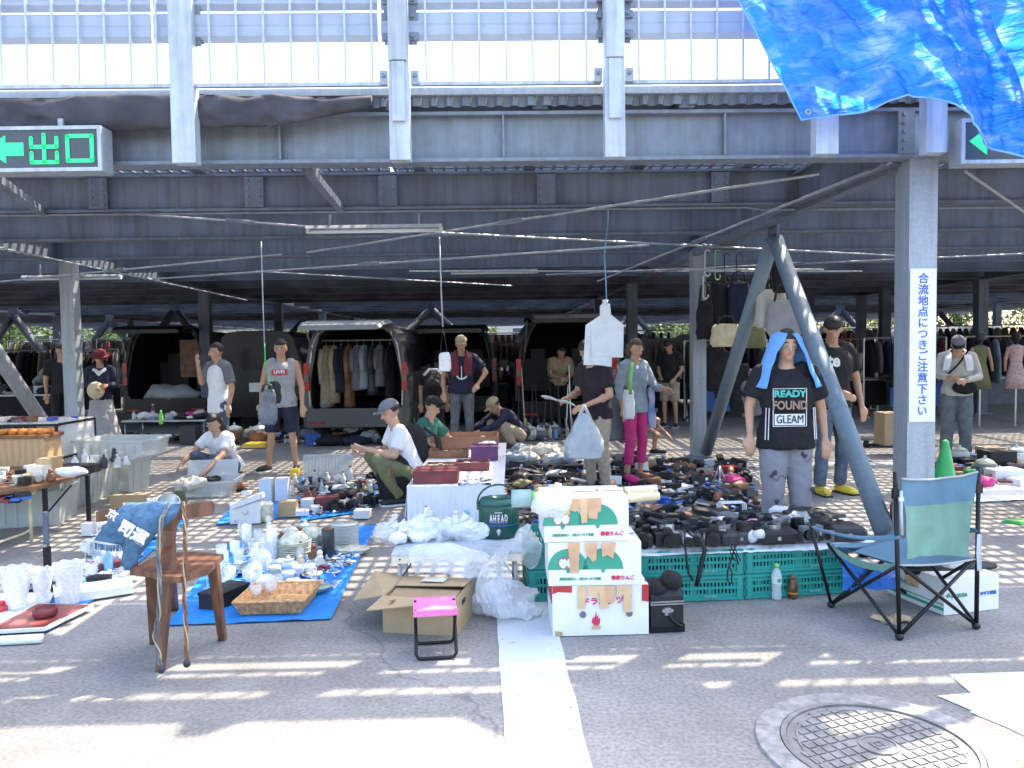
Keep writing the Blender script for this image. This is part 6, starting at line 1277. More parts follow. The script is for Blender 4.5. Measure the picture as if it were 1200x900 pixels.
solo('black_sock', crumple(MB().ball((-.05, 0, .035), (.075, .06, .045), 24, 14).ball((.04, 0, .07), (.055, .05, .055), 24, 14), .012, 16), 'cl_black', 'bunched black knitted cloth lying on the vanity case', 'cloth', P(778, 689, vc.y + .05) - V((0, 0, .03)), 0, smooth=True)
# ---- bottles
bt = g0(910, 703); t = thing('water_bottle', 'clear plastic bottle with light green cap and leaf label', 'bottle', bt)
MB().lathe([(0, 0), (.024, .0), (.028, .012), (.027, .03), (.029, .04), (.026, .055), (.029, .07), (.027, .085), (.029, .10), (.029, .15), (.022, .172), (.012, .188), (.012, .20)], n=20).build('bottle_body', mat('pet', (.80, .88, .90), .1, 0, .04, 30, alpha=.42), t, True)
MB().lathe([(.0298, .10), (.0298, .145)], n=20, cap=False).build('paper_label', mat('pet_label', (.75, .82, .78), .4, 0, .03, alpha=.85), t, True); MB().lathe([(.0145, .192), (.0145, .213), (.0, .214)], n=14).build('cap', 'ltgreen', t, True)
q = MB()
for i in range(4): a = i * pi / 2; q.ball((.006 + .007 * cos(a), -.031, .123 + .007 * sin(a)), (.007, .002, .007), 8, 6)
q.build('leaf_mark', 'green_print', t)
bt = g0(929, 701); t = thing('drink_can_bottle', 'short dark brown coffee bottle can with gold markings', 'bottle', bt)
MB().lathe([(0, 0), (.026, 0), (.028, .008), (.028, .09), (.018, .112), (.016, .118)], n=20).build('bottle_body', mat('coffee', (.04, .02, .015), .25, .3, 0, 30, col2=(.25, .13, .06)), t, True); MB().lathe([(.0285, .03), (.0285, .04)], n=20, cap=False).build('gold_band', 'orange', t, True); MB().lathe([(.019, .116), (.019, .136), (0, .137)], n=16).build('cap', 'brown', t, True)
# ---- small folding table with jug and bags
lt = g0(457, 735); tz = None
fy = g0(530, 716).y; a = P(458, 655, fy); b = P(613, 652, fy + .02); tb = thing('folding_table', 'low white folding camp table carrying plastic bags, a mug and a drink jug', 'table', (a.x, fy, 0), math.atan2(b.y - a.y, b.x - a.x)); TL = (b - a).length; th_ = a.z; TD = .42
MB().prism([(0, .02), (.02, 0), (TL - .02, 0), (TL, .02), (TL, TD), (0, TD)], (0, 0, th_ + .014), (1, 0, 0), (0, 1, 0), (0, 0, .006)).build('table_top', 'rail_white', tb)
sk = MB()
for c_, d_ in (((TL / 2, .010, th_ - .008), (TL - .04, .012, .042)), ((TL / 2, TD - .01, th_ - .008), (TL - .04, .012, .042)), ((.01, TD / 2, th_ - .008), (.012, TD - .04, .042)), ((TL - .01, TD / 2, th_ - .008), (.012, TD - .04, .042))): sk.box(c_, d_)
for x in (.02, TL - .02):
    for y in (.02, TD - .02): sk.lathe([(.02, th_ - .03), (.02, th_ + .013)], (x, y, 0), 12)
sk.build('apron_rail', 'cream', tb)
for x in (.045, TL - .045):
    for y in (.03, TD - .03): MB().tube([(x, y, .005), (x, y, th_ - .02)], .010, 8).build('leg', 'rail_white', tb, True)
    MB().tube([(x, .04, .05), (x, TD - .04, .05)], .007, 6).build('brace', 'silver', tb, True); MB().tube([(x, .03, th_ * .55), (x + (.07 if x < .3 else -.07), .03, th_ - .03)], .005, 6).build('strut', 'darkgrey', tb, True)
for x in (.05, .32, .55, TL - .12): MB().tube([(x, .002, th_ - .005), (x, -.002, th_ - .005)], .005, 8).build('rivet', 'darkgrey', tb)
def on(px, py, dy=0.0):
    p = G(px, py, th_ + .02); return V((p.x, p.y + dy, th_ + .02))
jg = on(585, 627); t = thing('drink_jug', 'dark green insulated drink jug with lid, bail handle and tap', 'jug', jg); jr = 23.5 * (jg.y + .12) / F
MB().lathe([(0, 0), (jr * .93, 0), (jr, .012), (jr, .185), (jr * .96, .2)], n=32).build('jug_body', 'jug_green', t, True); MB().lathe([(jr * .90, .195), (jr * .97, .2), (jr * .97, .22), (jr * .9, .232), (jr * .4, .238), (jr * .38, .23), (0, .23)], n=32).build('lid', mat('jug_lid', (.02, .11, .09), .35, 0, .04), t, True)
MB().tube([(jr * 1.04 * cos(x), -.02, .205 + .115 * sin(x)) for x in [pi * i / 20 for i in range(21)]], .006, 8).build('bail_handle', 'jug_green', t, True)
for s in (-1, 1): MB().box((s * jr * 1.02, -.01, .19), (.014, .03, .05)).build('handle_lug', 'jug_green', t)
MB().lathe([(jr * 1.004, .083), (jr * 1.004, .088)], n=32, cap=False).build('blue_band', 'blue', t, True)
mat('aheadlt', (.72, .72, .76), .5, 0, 0); mat('aheadpu', (.22, .14, .38), .5, 0, 0)
for ch_i, ch_ in enumerate('AHEAD'):
    an = (ch_i - 2) * .023 / jr; p = (jr * 1.01 * sin(an), -jr * 1.01 * cos(an), .128); text('lettering', ch_, .062, 'aheadlt', t, p, (pi / 2, 0, an), .42, .002)
    MB().prism([(-.0085, 0), (.0085, 0), (.0085, .014), (-.0085, .014)], (p[0], p[1] - .002, .101), (cos(an), sin(an), 0), (0, 0, 1), (0, .001, 0)).build('lettering_shade', 'aheadpu', t)
MB().box((0, -jr - .001, .166), (.045, .002, .004)).build('small_mark', 'aheadlt', t); MB().tube([(0, -jr, .055), (0, -jr - .022, .055)], .014, 12).build('tap', 'silver', t, True); MB().tube([(0, -jr - .022, .055), (0, -jr - .024, .032)], .008, 8).build('spout', 'silver', t, True)
mg = on(540, 631); t = thing('mug', 'dark gilded mug standing next to the drink jug', 'mug', mg); MB().lathe([(0, 0), (.038, 0), (.040, .006), (.040, .094), (.036, .094), (.034, .01), (0, .008)], n=22).build('mug_body', mat('mugdark', (.02, .02, .02), .3, 0, 0, 18, col2=(.22, .16, .09)), t, True)
MB().tube([(-.038, 0, .08), (-.062, 0, .072), (-.064, 0, .04), (-.038, 0, .022)], .006, 8).build('handle', 'black', t, True)
st_ = on(557, 631); t = solo('cup_stack', MB().lathe([(0, 0), (.027, 0), (.03, .05), (.032, .09), (.030, .09), (0, .02)], n=18), 'plastic_clear', 'stack of clear plastic cups between mug and jug', 'cups', st_, smooth=True)
for px, py, r_, m, lb in ((500, 620, (.14, .10, .085), 'polywhite', 'large knotted white plastic bag in the middle of the small table'), (470, 608, (.10, .08, .06), 'poly', 'translucent plastic bag at the left rear of the small table'), (545, 606, (.17, .08, .07), 'polywhite', 'wide white plastic bag behind the mug'), (466, 638, (.055, .05, .04), 'cl_white', 'small crumpled white cloth at the front left of the small table'), (515, 598, (.10, .07, .08), 'poly', 'thin plastic bag standing behind the white knotted one'), (484, 632, (.05, .04, .02), 'ltgreen', 'small bag with green leaves on the small table'), (489, 592, (.07, .05, .06), 'polywhite', 'white bag ear folded up at the back of the small table')):
    b = MB().ball((0, 0, r_[2] * .8), r_, 70, 44); b.tube([(0, 0, r_[2] * 1.4), (.02, 0, r_[2] * 1.9), (.05, 0, r_[2] * 2.2)], [.02, .012, .02], 8)
    plast(b, r_[2] * .6, 11, px * .1); p = on(px, py); o = solo('plastic_bag' if 'cloth' not in lb else 'white_cloth', b, m, lb, 'plastic bag' if 'cloth' not in lb else 'cloth', (p.x, min(p.y, fy + TD - .05), p.z), smooth=True)
for px, lb in ((540, 'clear drink bottle with white cap behind the table bags'), (552, 'clear tea bottle with blue cap beside the drink jug')):
    p = on(px, 612); t = thing('drink_bottle', lb, 'bottle', (p.x, fy + TD - .06, p.z)); MB().lathe([(0, 0), (.03, 0), (.032, .02), (.032, .12), (.013, .15), (.013, .16)], n=16).build('bottle_body', 'pet', t, True); MB().lathe([(.015, .155), (.015, .175), (0, .176)], n=12).build('cap', 'white' if px == 540 else 'ltblue', t, True)
# draped plastic sheet in front of and beside the table
def sheet3(name, rows, m, label, amp=.02, nu=40, nv=30, sc=8):
    nr = len(rows); n = len(rows[0])
    def fn(u, v):
        a_ = min(v, .9999) * (nr - 1); i = int(a_); b_ = min(u, .9999) * (n - 1); j = int(b_); fa, fb = a_ - i, b_ - j; fa = fa * fa * (3 - 2 * fa)
        p = V(rows[i][j]).lerp(V(rows[i][j + 1]), fb).lerp(V(rows[i + 1][j]).lerp(V(rows[i + 1][j + 1]), fb), fa)
        return p + V(noise.noise_vector(p * sc)) * amp + V((0, -.03 * abs(noise.noise(V((u * 14 + v * 4, v * 3, 3)))), 0))
    return solo(name, MB().grid(fn, nu, nv), m, label, 'plastic sheet', smooth=True)
sheet3('clear_bag', [[P(478, 640, fy - .01), P(510, 636, fy - .01), P(545, 640, fy - .01), P(575, 652, fy - .02)], [P(482, 655, fy - .05), P(512, 655, fy - .08), P(545, 662, fy - .10), P(570, 668, fy - .1)], [P(488, 672, fy - .06), P(515, 672, fy - .10), P(548, 676, fy - .12), P(585, 680, fy - .12)]], 'poly', 'clear plastic bag draped over the front edge of the small table')
sheet3('clear_bag', [[P(590, 632, fy - .02), P(598, 632, fy - .02), P(604, 636, fy - .02)], [P(572, 655, fy - .06), P(584, 658, fy - .06), P(594, 662, fy - .05)], [P(562, 672, fy - .12), P(580, 690, fy - .15), P(600, 690, fy - .1)], [P(560, 700, fy - .16), P(585, 712, fy - .22), P(612, 705, fy - .12)], [P(566, 722, fy - .2), P(592, 726, fy - .24), P(622, 716, fy - .15)]], 'poly', 'clear plastic bag hanging and trailing to the ground by the table leg', .03, 40, 50, 10)
b = plast(MB().ball((0, 0, .09), (.17, .13, .09), 80, 50), .06, 9, 5); solo('clear_bag', b, 'poly', 'big heap of clear plastic lying between the open carton and white line', 'plastic bag', g0(590, 716), .3, smooth=True)
b = plast(MB().ball((0, 0, .03), (.10, .09, .04), 60, 36), .035, 14, 9); solo('clear_bag', b, 'poly', 'small flattened clear plastic bag at the head of the white line', 'plastic bag', g0(612, 722), .3, smooth=True)
MB()
b = plast(MB().ball((0, 0, 0), (.07, .06, .13), 50, 34), .03, 12, 5); solo('clear_bag', b, 'poly', 'plastic bag with a blue bottle between drink jug and apple boxes', 'plastic bag', P(617, 640, fy + .1), .3, smooth=True)
# ---- open cardboard box
al, ar_ = g0(449, 741), g0(535, 746); t, _, L = frame2('cardboard_box', 'open brown cardboard box with spread flaps behind the pink stool', 'box', al, ar_); D = .36; h_ = .195
wl = MB(); 
for c_, d_ in (((L / 2, .003, h_ / 2), (L, .006, h_)), ((L / 2, D - .003, h_ / 2), (L, .006, h_)), ((.003, D / 2, h_ / 2), (.006, D - .012, h_)), ((L - .003, D / 2, h_ / 2), (.006, D - .012, h_)), ((L / 2, D / 2, .004), (L - .012, D - .012, .006))): wl.box(c_, d_)
wl.build('box_walls', 'card', t)
def flap(nm, pts): MB().add([V(p) for p in pts] + [V(p) + V((0, 0, -.005)) for p in pts], [(0, 1, 2, 3), (7, 6, 5, 4), (0, 4, 5, 1), (1, 5, 6, 2), (2, 6, 7, 3), (3, 7, 4, 0)]).build(nm, 'card', t)
flap('flap', [(.0, -.001, h_), (L, -.001, h_), (L - .02, -.09, h_ - .005 + .02), (-.04, -.13, h_ - .035)]); flap('flap', [(0, .01, h_ + .002), (0, D, h_ + .002), (-.17, D - .02, h_ + .03), (-.20, .09, h_ - .06)]); flap('flap', [(.0, D, h_ + .003), (L, D, h_ + .003), (L, D - .19, h_ + .02), (.02, D - .2, h_ + .01)])
MB().box((L * .5, .10, h_ - .012), (L * .9, .16, .003), Matrix.Rotation(.05, 3, 'X')).build('inner_flap', 'cardside', t)
MB().box((L + .003, .15, h_ * .72), (.002, .07, .025)).build('hand_hole', 'black', t); MB().box((L * .52, D - .10, h_ + .020), (.13, .10, .0015), Matrix.Rotation(-.05, 3, 'X')).build('paper_patch', 'cream', t); MB().box((L * .2, -.065, h_ + .003), (.022, .055, .0015), Matrix.Rotation(-.2, 3, 'X')).build('tape', 'cardside', t)
# ---- pink folding stool
s0, s1 = g0(488, 775), g0(535, 772); t, _, L = frame2('folding_stool', 'small folding stool with bright pink seat and black tube frame', 'stool', s0, s1); D = .20; hs = .235
for y0, y1 in ((0, D * .9), (D, D * .1)):
    MB().tube([(0, y1, hs), (0, y0 + (.0), .03), (.012, y0, .012), (.03, y0, .010), (L - .03, y0, .010), (L - .012, y0, .012), (L, y0, .03), (L, y1, hs)], .0085, 8).build('tube_frame', 'blackm', t, True)
MB().grid(lambda u, v: V((-.01 + (L + .02) * u, D * v, hs + .006 - .02 * sin(pi * v) * (1 - .3 * sin(pi * u)) )), 16, 12).build('seat', 'pink', t, True)
MB().box((L / 2, -.002, hs - .006), (L + .02, .004, .03)).build('seat_hem', 'pink', t); MB().box((L / 2, D + .002, hs - .006), (L + .02, .004, .03)).build('seat_hem', 'pink', t)
# ---- camping chair
cc = thing('camping_chair', 'green and blue folding camping chair seen from behind', 'chair')
FL, FR, BL, BR = g0(974, 712), g0(1068, 703), g0(1054, 750), g0(1144, 737)
zs = .36; zt = .80
yA, yB = BL.y, BR.y
TLp = P(1049, 553, yA + .02); TRp = P(1147, 547, yB + .02); sBL = P(1054, 662, yA + .0); sBR = P(1142, 655, yB + .0); sFL = P(970, 637, FL.y + .02); sFR = P(1068, 630, FR.y - .05); aL = P(950, 616, FL.y - .02); aR = P(1095, 608, FR.y)
def tb_(a, b, r_=.0105, m='blackm', nm='tube'): return MB().tube([a, b], r_, 8).build(nm, m, cc, True)
tb_(BL, TLp, .0115, nm='back_post'); tb_(BR, TRp, .0115, nm='back_post')
up = V((0, 0, .02))
for a, b in ((BL + up, sFL), (FL + up, sBL), (BL + up, sBR), (BR + up, sBL), (BR + up, sFR), (FR + up, sBR), (FL + up, sFR), (FR + up, sFL)): tb_(a, b, .0095, nm='cross_tube')
tb_(FL + up, aL, .0095, nm='arm_post')
for p in (FL, FR, BL, BR): MB().ball(p + V((0, 0, .018)), (.022, .022, .018), 12, 8).build('foot', 'black', cc, True)
def bk(u, v):
    l = P(1056, 561, yA).lerp(P(1061, 655, yA), v); r = P(1145, 553, yB).lerp(P(1136, 652, yB), v); p = l.lerp(r, u); s = sin(pi * u)
    ed = -.05 * sin(pi * min(1, max(0, (v - .2) / .9))) ; cx_ = (l + r) / 2; p = p + (cx_ - p) * (-ed) * 1.6
    return p + V((0, .05 * s - .005, -.028 * s * (1 - v) + .012 * noise.noise(V((u * 3, v * 3, 2))))) + V((0, .012 * noise.noise(V((u * 6, v * 4, 1))), 0))
for v0, v1, m in ((0, .34, 'camchair_blue'), (.34, 1, 'camchair_green')): MB().grid(lambda u, v: bk(u, v0 + (v1 - v0) * v), 30, 20).build('back_cloth', m, cc, True)
MB().tube([bk(i / 24, 0) + V((0, -.004, .002)) for i in range(25)], .006, 6).build('back_piping', 'cl_grey', cc, True)
MB().grid(lambda u, v: sBL.lerp(sBR, u).lerp(sFL.lerp(sFR, u), v) + V((0, 0, -.07 * sin(pi * u) * sin(pi * min(1, v * .9 + .05)) + .0)), 24, 20).build('seat_cloth', 'camchair_blue', cc, True)
MB().tube([sBL.lerp(sBR, i / 16) + V((0, -.004, -.012 * sin(pi * i / 16))) for i in range(17)], .006, 6).build('seat_piping', 'cl_grey', cc, True)
MB().grid(lambda u, v: sBL.lerp(sFL, u) + V((0, .0, -.05 * sin(pi * u) - .035 * v + .01)) , 12, 4).build('seat_side', 'camchair_green', cc, True)
for a, b, m in ((aL, P(1054, 628, yA - .01), 'camchair_blue'), (aR, P(1143, 620, yB - .01), 'camchair_blue')):
    MB().sheet(lambda u, v, a=a, b=b: a.lerp(b, u) + V((0, (v - .5) * .06, -.03 * sin(pi * u) + .0)), 16, 4, .008).build('armrest', m, cc, False)
MB().grid(lambda u, v: P(975, 640, FL.y).lerp(P(1056, 628, yA + .10), u) + V((0, .1 * v, -.09 * v * (1 - u) + .03 * sin(u * pi) * -1)), 14, 6).build('side_panel', 'camchair_blue', cc, True)
MB().tube([P(1056, 575, yA - .015), P(1056, 600, yA - .02), P(1057, 627, yA - .02)], .008, 6).build('white_strap', 'rail_white', cc, True); MB().box(P(1056, 585, yA - .02), (.022, .012, .02)).build('buckle', 'white', cc)
MB().prism([(-.012, 0), (.012, 0), (.010, -.10), (.014, -.19), (-.008, -.19), (-.014, -.1)], P(1148, 626, yB - .03), (1, 0, 0), (0, 0, 1), (0, .003, 0)).build('white_strap', 'rail_white', cc)
for p, q in ((TLp, BL), (TRp, BR)): MB().box(p + (q - p) * .13, (.03, .03, .05)).build('sleeve_joint', 'black', cc)
# ---- white carton under the chair
k0, k1 = g0(1106, 722), g0(1170, 714); t, _, L = frame2('cardboard_box', 'white vegetable carton with green print under the camping chair', 'box', k0, k1); D = .42; h_ = .20
MB().box((L / 2, D / 2, h_ / 2 + .002), (L, D, h_ - .002)).build('carton', 'cartonwhite', t)
text('lettering', 'KAZUSA', .028, 'green_print', t, (.10, -.003, h_ * .52), bold=.0008); text('lettering', 'かずさ農協', .022, 'signtext', t, (L * .80, -.003, h_ * .5), bold=.0004)
MB().prism([(-.03, 0), (-.016, .004), (-.02, .014), (-.008, .008), (-.002, .018), (.002, .006), (.012, .006), (.002, 0), (.006, -.01), (-.008, -.004), (-.018, -.012), (-.016, -.003)], (.035, -.003, h_ * .54), (1, 0, 0), (0, 0, 1), (0, .003, 0)).build('leaf_mark', 'green_print', t)
for z_, hh_ in ((.035, .016), (.06, .005)): MB().box((-.002, D / 2, z_), (.003, D, hh_)).build('green_stripe', 'green_print', t)
MB().box((-.003, D * .55, h_ * .72), (.003, .10, .09)).build('tape', 'tape', t); text('lettering', '三浦だいこん', .035, 'green_print', t, (-.004, D * .75, h_ * .55), (pi / 2, 0, -pi / 2), 1, .0008)
solo('umbrella', crumple(MB().tube([(-.25, 0, .03), (0, 0, .035), (.22, 0, .03), (.30, 0, .03)], [.02, .04, .03, .015], 12), .01, 14), 'black', 'folded black umbrella lying on the white vegetable carton', 'umbrella', P(1110, 672, k0.y + .2), .1, smooth=True)
sheet3('blue_sheet', [[P(985, 650, FL.y + .1), P(1010, 655, FL.y + .1), P(1048, 668, FL.y + .1)], [P(985, 672, FL.y + .08), P(1015, 676, FL.y + .05), P(1050, 680, FL.y + .06)], [P(985, 690, FL.y + .02), P(1015, 690, FL.y - .0), P(1052, 692, FL.y + .02)]], mat('sheet_blue2', (.03, .17, .60), .4, 0, .05, 6, .5, 20), 'rumpled bright blue sheet on the ground inside the camping chair legs', .02, 20, 16)
# dead leaf
lf = g0(1048, 728); b = MB(); pts = []
for i in range(28):
    a = i / 28 * 2 * pi; r_ = .055 * (1 + .55 * abs(sin(2.5 * a + .4)) ** 2 - .3 * (i % 2)); pts.append((r_ * 1.6 * cos(a), r_ * sin(a)))
n = len(pts); vs = [V((x, y, .012 + .014 * sin(x * 40) + .01 * sin(y * 60))) for x, y in pts] + [V((0, 0, .018))]; b.add(vs, [(i, (i + 1) % n, n) for i in range(n)]); o = solo('dry_leaf', b, 'leaf_dry', 'curled dry brown leaf on the asphalt under the camping chair', 'leaf', lf); sd_ = o.modifiers.new('th', 'SOLIDIFY'); sd_.thickness = .002
p = g0(1012, 652); t = thing('tin_can', 'dark tin with blue label at the foot of the brace tube', 'tin', p); MB().lathe([(0, 0), (.035, 0), (.035, .10), (.03, .11), (.02, .12), (.02, .15)], n=16).build('tin_body', 'black', t, True); MB().lathe([(.0355, .02), (.0355, .07)], n=16, cap=False).build('paper_label', 'ltblue', t, True)
p = g0(1052, 640); t = thing('brown_flask', 'round brown flask leaning beside the right column base', 'flask', p); MB().lathe([(0, 0), (.05, 0), (.055, .03), (.055, .3), (.03, .36), (.02, .40)], n=18).build('flask_body', 'brown', t, True); MB().lathe([(.022, .395), (.022, .42), (0, .42)], n=12).build('cap', 'darkgrey', t, True)
# bag with blue-black content hanging behind the chair + green cord
pouch('plastic_bag', 1118, 642, yB + .25, .12, .22, .08, 'polywhite', 'white plastic bag hanging behind the right side of the camping chair', 'plastic bag', 0, wr=.02)
p = g0(1190, 612); t = thing('green_tray', 'bright green plastic tray on the ground at the right edge', 'tray', p); MB().prism([(-.12, 0), (-.02, -.1), (.2, -.08), (.2, .06)], (0, 0, .0), (1, 0, 0), (0, 1, 0), (0, 0, .012)).build('tray_base', 'green', t); MB().prism([(-.1, 0), (-.02, -.08), (.2, -.06), (.2, .04)], (0, 0, .014), (1, 0, 0), (0, 1, 0), (0, 0, .012)).build('tray_rim', 'ltgreen', t)
# green cone
p = g0(1107, 582); t = thing('traffic_cone', 'plain green plastic cone standing behind the right column', 'cone', (p.x, p.y, 0)); MB().lathe([(.135, .02), (.125, .04), (.035, .50), (.03, .53), (.015, .545), (0, .548)], n=28).build('cone_body', 'green', t, True); MB().box((0, 0, .012), (.34, .34, .024)).build('base_plate', 'green', t)
# ================================================================ LEFT STALLS
# wicker basket
wl_, wr_ = g0(282, 724), g0(352, 722); t, _, L = frame2('wicker_basket', 'shallow rectangular wicker basket holding glasses', 'basket', wl_, wr_); D = .30; h_ = .075; t.location.z = .018
def bring(k, z): e = .02 * k; return [V((-e, -e, z)), V((L + e, -e, z)), V((L + e + .02, D + e, z)), V((-e + .02, D + e, z))]
b = MB(); b.loft([bring(0, 0), bring(1.6, h_), bring(1.2, h_), bring(-.3, .016)], cap=True); b.build('basket_body', 'wicker', t)
wv = MB()
for side in range(4):
    n = int((L if side % 2 == 0 else D) / .014)
    for i in range(n):
        f = (i + .5) / n; a0 = bring(0, 0)[side].lerp(bring(0, 0)[(side + 1) % 4], f); a1 = bring(1.6, h_)[side].lerp(bring(1.6, h_)[(side + 1) % 4], f); wv.tube([a0, a0.lerp(a1, .5) + (V((0, -.003, 0)) if i % 2 else V((0, 0, 0))), a1], .0045, 5)
o = wv.build('weave', 'wicker', t); o['kind'] = 'stuff'
rr = bring(1.6, h_ + .003); MB().tube(rr + [rr[0]], .008, 6).build('rim', 'wicker', t)
r = random.Random(5)
for i, (x, y) in enumerate(((300, 706), (308, 700), (318, 702), (300, 695), (313, 694), (325, 696), (296, 700))): put('glassware', g0(x, y, .012), 0, .6, '%s from the front left in the wicker basket' % ORD[i], r, 'glasses in the wicker basket')
# black box
t, _, L = frame2('gift_box', 'long black lidded box between chair leg and wicker basket', 'box', g0(232, 722), g0(266, 719)); L = .17
MB().box((L / 2 + .04, .16, .045), (.26, .14, .09), Matrix.Rotation(.95, 3, 'Z')).build('box_base', 'black', t); MB().box((L / 2 + .04, .16, .098), (.27, .15, .016), Matrix.Rotation(.95, 3, 'Z')).build('lid', 'black', t)
# glassware, crockery on the big blue tarp
Z = .012
def p1(kind, px, py, s, tail, rz=0, z=Z): return put(kind, g0(px, py, z), rz, s, tail, r, 'crockery on the blue tarp')
for i, (x, y, s) in enumerate(sorted(((243, 690, 1.2), (255, 700, 1.0), (262, 684, 1.1), (270, 693, .9), (280, 672, 1.3), (291, 690, 1.1), (298, 664, 1.4), (305, 676, 1.2), (312, 668, 1.0), (276, 660, 1.2), (290, 652, 1.3), (320, 656, 1.2), (285, 645, 1.1), (303, 648, 1.5), (250, 678, 1.0), (260, 668, 1.1)), key=lambda q: (g0(q[0], q[1]) - g0(215, 700)).length)): p1('glassware', x, y, s, '%s by distance from the chair, big blue tarp' % ORD[i])
def decanter(px, py, label, h=.2):
    t = thing('decanter', label, 'decanter', g0(px, py, Z)); rings = []
    MB().lathe([(0, 0), (.055, 0), (.058, .01), (.055, h * .5), (.04, h * .62), (.016, h * .72), (.016, h * .9), (.022, h * .93)], n=8).build('glass_body', 'cutglass', t, False); MB().ball((0, 0, h * 1.02), (.022, .022, .026), 8, 6).build('stopper', 'glass', t)
decanter(298, 682, 'square cut glass decanter at the front of the glassware', .19); decanter(316, 655, 'tall cut glass decanter with round stopper in the middle', .28); decanter(308, 668, 'middle cut glass decanter beside the white jug', .2)
def solo_l(nm, prof, m, label, cat, px, py, z=Z, n=26, sx=1, sy=1): return solo(nm, MB().lathe(prof, n=n, sx=sx, sy=sy), m, label, cat, g0(px, py, z), smooth=True)
solo_l('metal_bowl', [(0, 0), (.05, 0), (.10, .03), (.105, .034), (.10, .034), (0, .008)], 'silver', 'flat grey metal bowl behind the black box', 'bowl', 283, 672)
t = thing('tall_vase', 'tall black cylinder vase with worn top on the blue tarp', 'vase', g0(385, 652, Z)); MB().lathe([(0, 0), (.042, 0), (.046, .01), (.046, .19), (.042, .20)], n=24).build('vase_body', mat('vaseblack', (.015, .018, .022), .35, 0, 0, 20, col2=(.05, .06, .06)), t, True); MB().lathe([(.044, .198), (.03, .206), (0, .208)], n=20).build('top', 'brown', t, True)
# plate stacks and tureens
for px, py, n, s, lb, m in ((404, 640, 12, .105, 'tall stack of greenish white plates at the back of the blue tarp', 'china'), (345, 652, 8, .12, 'stack of floral platters in the middle of the blue tarp', 'chinafloral'), (365, 640, 6, .1, 'stack of floral bowls beside the tall plate stack', 'chinafloral')):
    t = thing('plate_stack', lb, 'plates', g0(px, py, Z), 0, 'stacked plates on the blue tarp')
    me = MB().lathe([(0, .002), (s * .5, .0), (s, .012), (s, .016), (0, .006)], n=28).mesh('plate', m, True)
    for i in range(n): share('plate', me, t, (r.uniform(-.003, .003), r.uniform(-.003, .003), i * .0145), (0, 0, r.random()))
    if 'platters' in lb or 'bowls' in lb: MB().lathe([(s * .9, n * .0125), (s * .85, n * .0125 + .03), (s * .5, n * .0125 + .07), (.012, n * .0125 + .085), (.016, n * .0125 + .10), (0, n * .0125 + .105)], n=26).build('tureen_lid', m, t, True)
for px, py, rx, ry, m, lb in ((412, 648, .14, .09, 'chinafloral', 'oval floral platter at the right edge of the blue tarp'), (355, 690, .12, .07, 'china', 'white oval plate right of the metal dishes'), (362, 694, .14, .08, mat('platter_green', (.35, .42, .33), .3, 0, .2, 18), 'large oval green painted platter behind the wicker basket'), (324, 690, .09, .06, 'grey', 'grey pottery dish behind the wicker basket')):
    solo('platter', MB().lathe([(0, .006), (.6, .0), (.75, .012), (1, .035), (1, .04), (.7, .02), (0, .014)], n=32).xf(Matrix.Diagonal((rx, ry, 1, 1))), m, lb, 'platter', g0(px, py, Z), smooth=True)
for i, (k, x, y, s) in enumerate(sorted((('cup', 338, 682, 1), ('cup', 362, 674, 1), ('cup', 330, 668, 1), ('pot', 338, 668, .55), ('cup', 350, 676, 1), ('plate', 366, 677, .7), ('figure', 352, 664, .8), ('figure', 375, 664, .7), ('box', 380, 668, .6), ('cup', 344, 692, 1), ('figure', 368, 656, 1.0), ('plate', 336, 690, .8), ('cup', 322, 676, 1), ('pot', 376, 640, .8), ('pot', 340, 638, .9), ('pot', 358, 630, .8), ('cup', 310, 690, 1), ('bottle', 352, 655, 1.0), ('box', 372, 672, .6)), key=lambda q: (g0(q[1], q[2]) - g0(385, 652)).length)): p1(k, x, y, s, '%s nearest the black vase on the blue tarp' % ORD[i], r.uniform(-.6, .6))
# white appliance and tin etc
ap_ = g0(290, 612, Z); t = thing('kitchen_slicer', 'white plastic hand cranked kitchen appliance with round knob', 'appliance', ap_, .1)
MB().prism([(-.13, 0), (.12, 0), (.12, .12), (.13, .20), (-.10, .13), (-.13, .13)], (0, -.06, 0), (1, 0, 0), (0, 0, 1), (0, .12, 0)).build('housing', 'white', t); MB().bar((-.12, -.02, .15), (.14, -.02, .235), .13, .04).build('hopper', 'white', t); MB().tube([(0, -.062, .10), (0, -.078, .10)], .018, 14).build('knob', 'china', t, True)
MB().bar((-.10, -.06, .03), (-.10, -.10, .03), .03, .02).build('foot', 'white', t); MB().lathe([(0, .24), (.04, .24), (.045, .27), (0, .272)], n=18).build('lid', 'china', t, True)
t = thing('biscuit_tin', 'cream floral biscuit tin next to the white appliance', 'tin', g0(312, 610, Z)); MB().lathe([(0, 0), (.062, 0), (.062, .14), (.055, .15), (0, .15)], n=26).build('tin_body', 'chinafloral', t, True); MB().lathe([(.064, .13), (.064, .152), (.05, .16), (0, .16)], n=26).build('lid', 'cream', t, True)
def boxx(px, py, w_, d_, h_, m, label, rz=0, z=Z, nm='box', lidm=None):
    t = thing(nm, label, 'box', g0(px, py, z), rz); MB().box((0, d_ / 2, h_ * .42), (w_, d_, h_ * .84)).build('box_base', m, t); MB().box((0, d_ / 2, h_ * .92), (w_ * 1.01, d_ * 1.01, h_ * .16)).build('lid', lidm or m, t); return t
boxx(336, 606, .15, .14, .13, 'card', 'tan cardboard gift box right of the biscuit tin', .05); boxx(311, 588, .12, .12, .22, 'white', 'tall white box behind the biscuit tin, left of two', .0); boxx(330, 587, .12, .12, .22, 'white', 'tall white box behind the tan carton, right of two', .0)
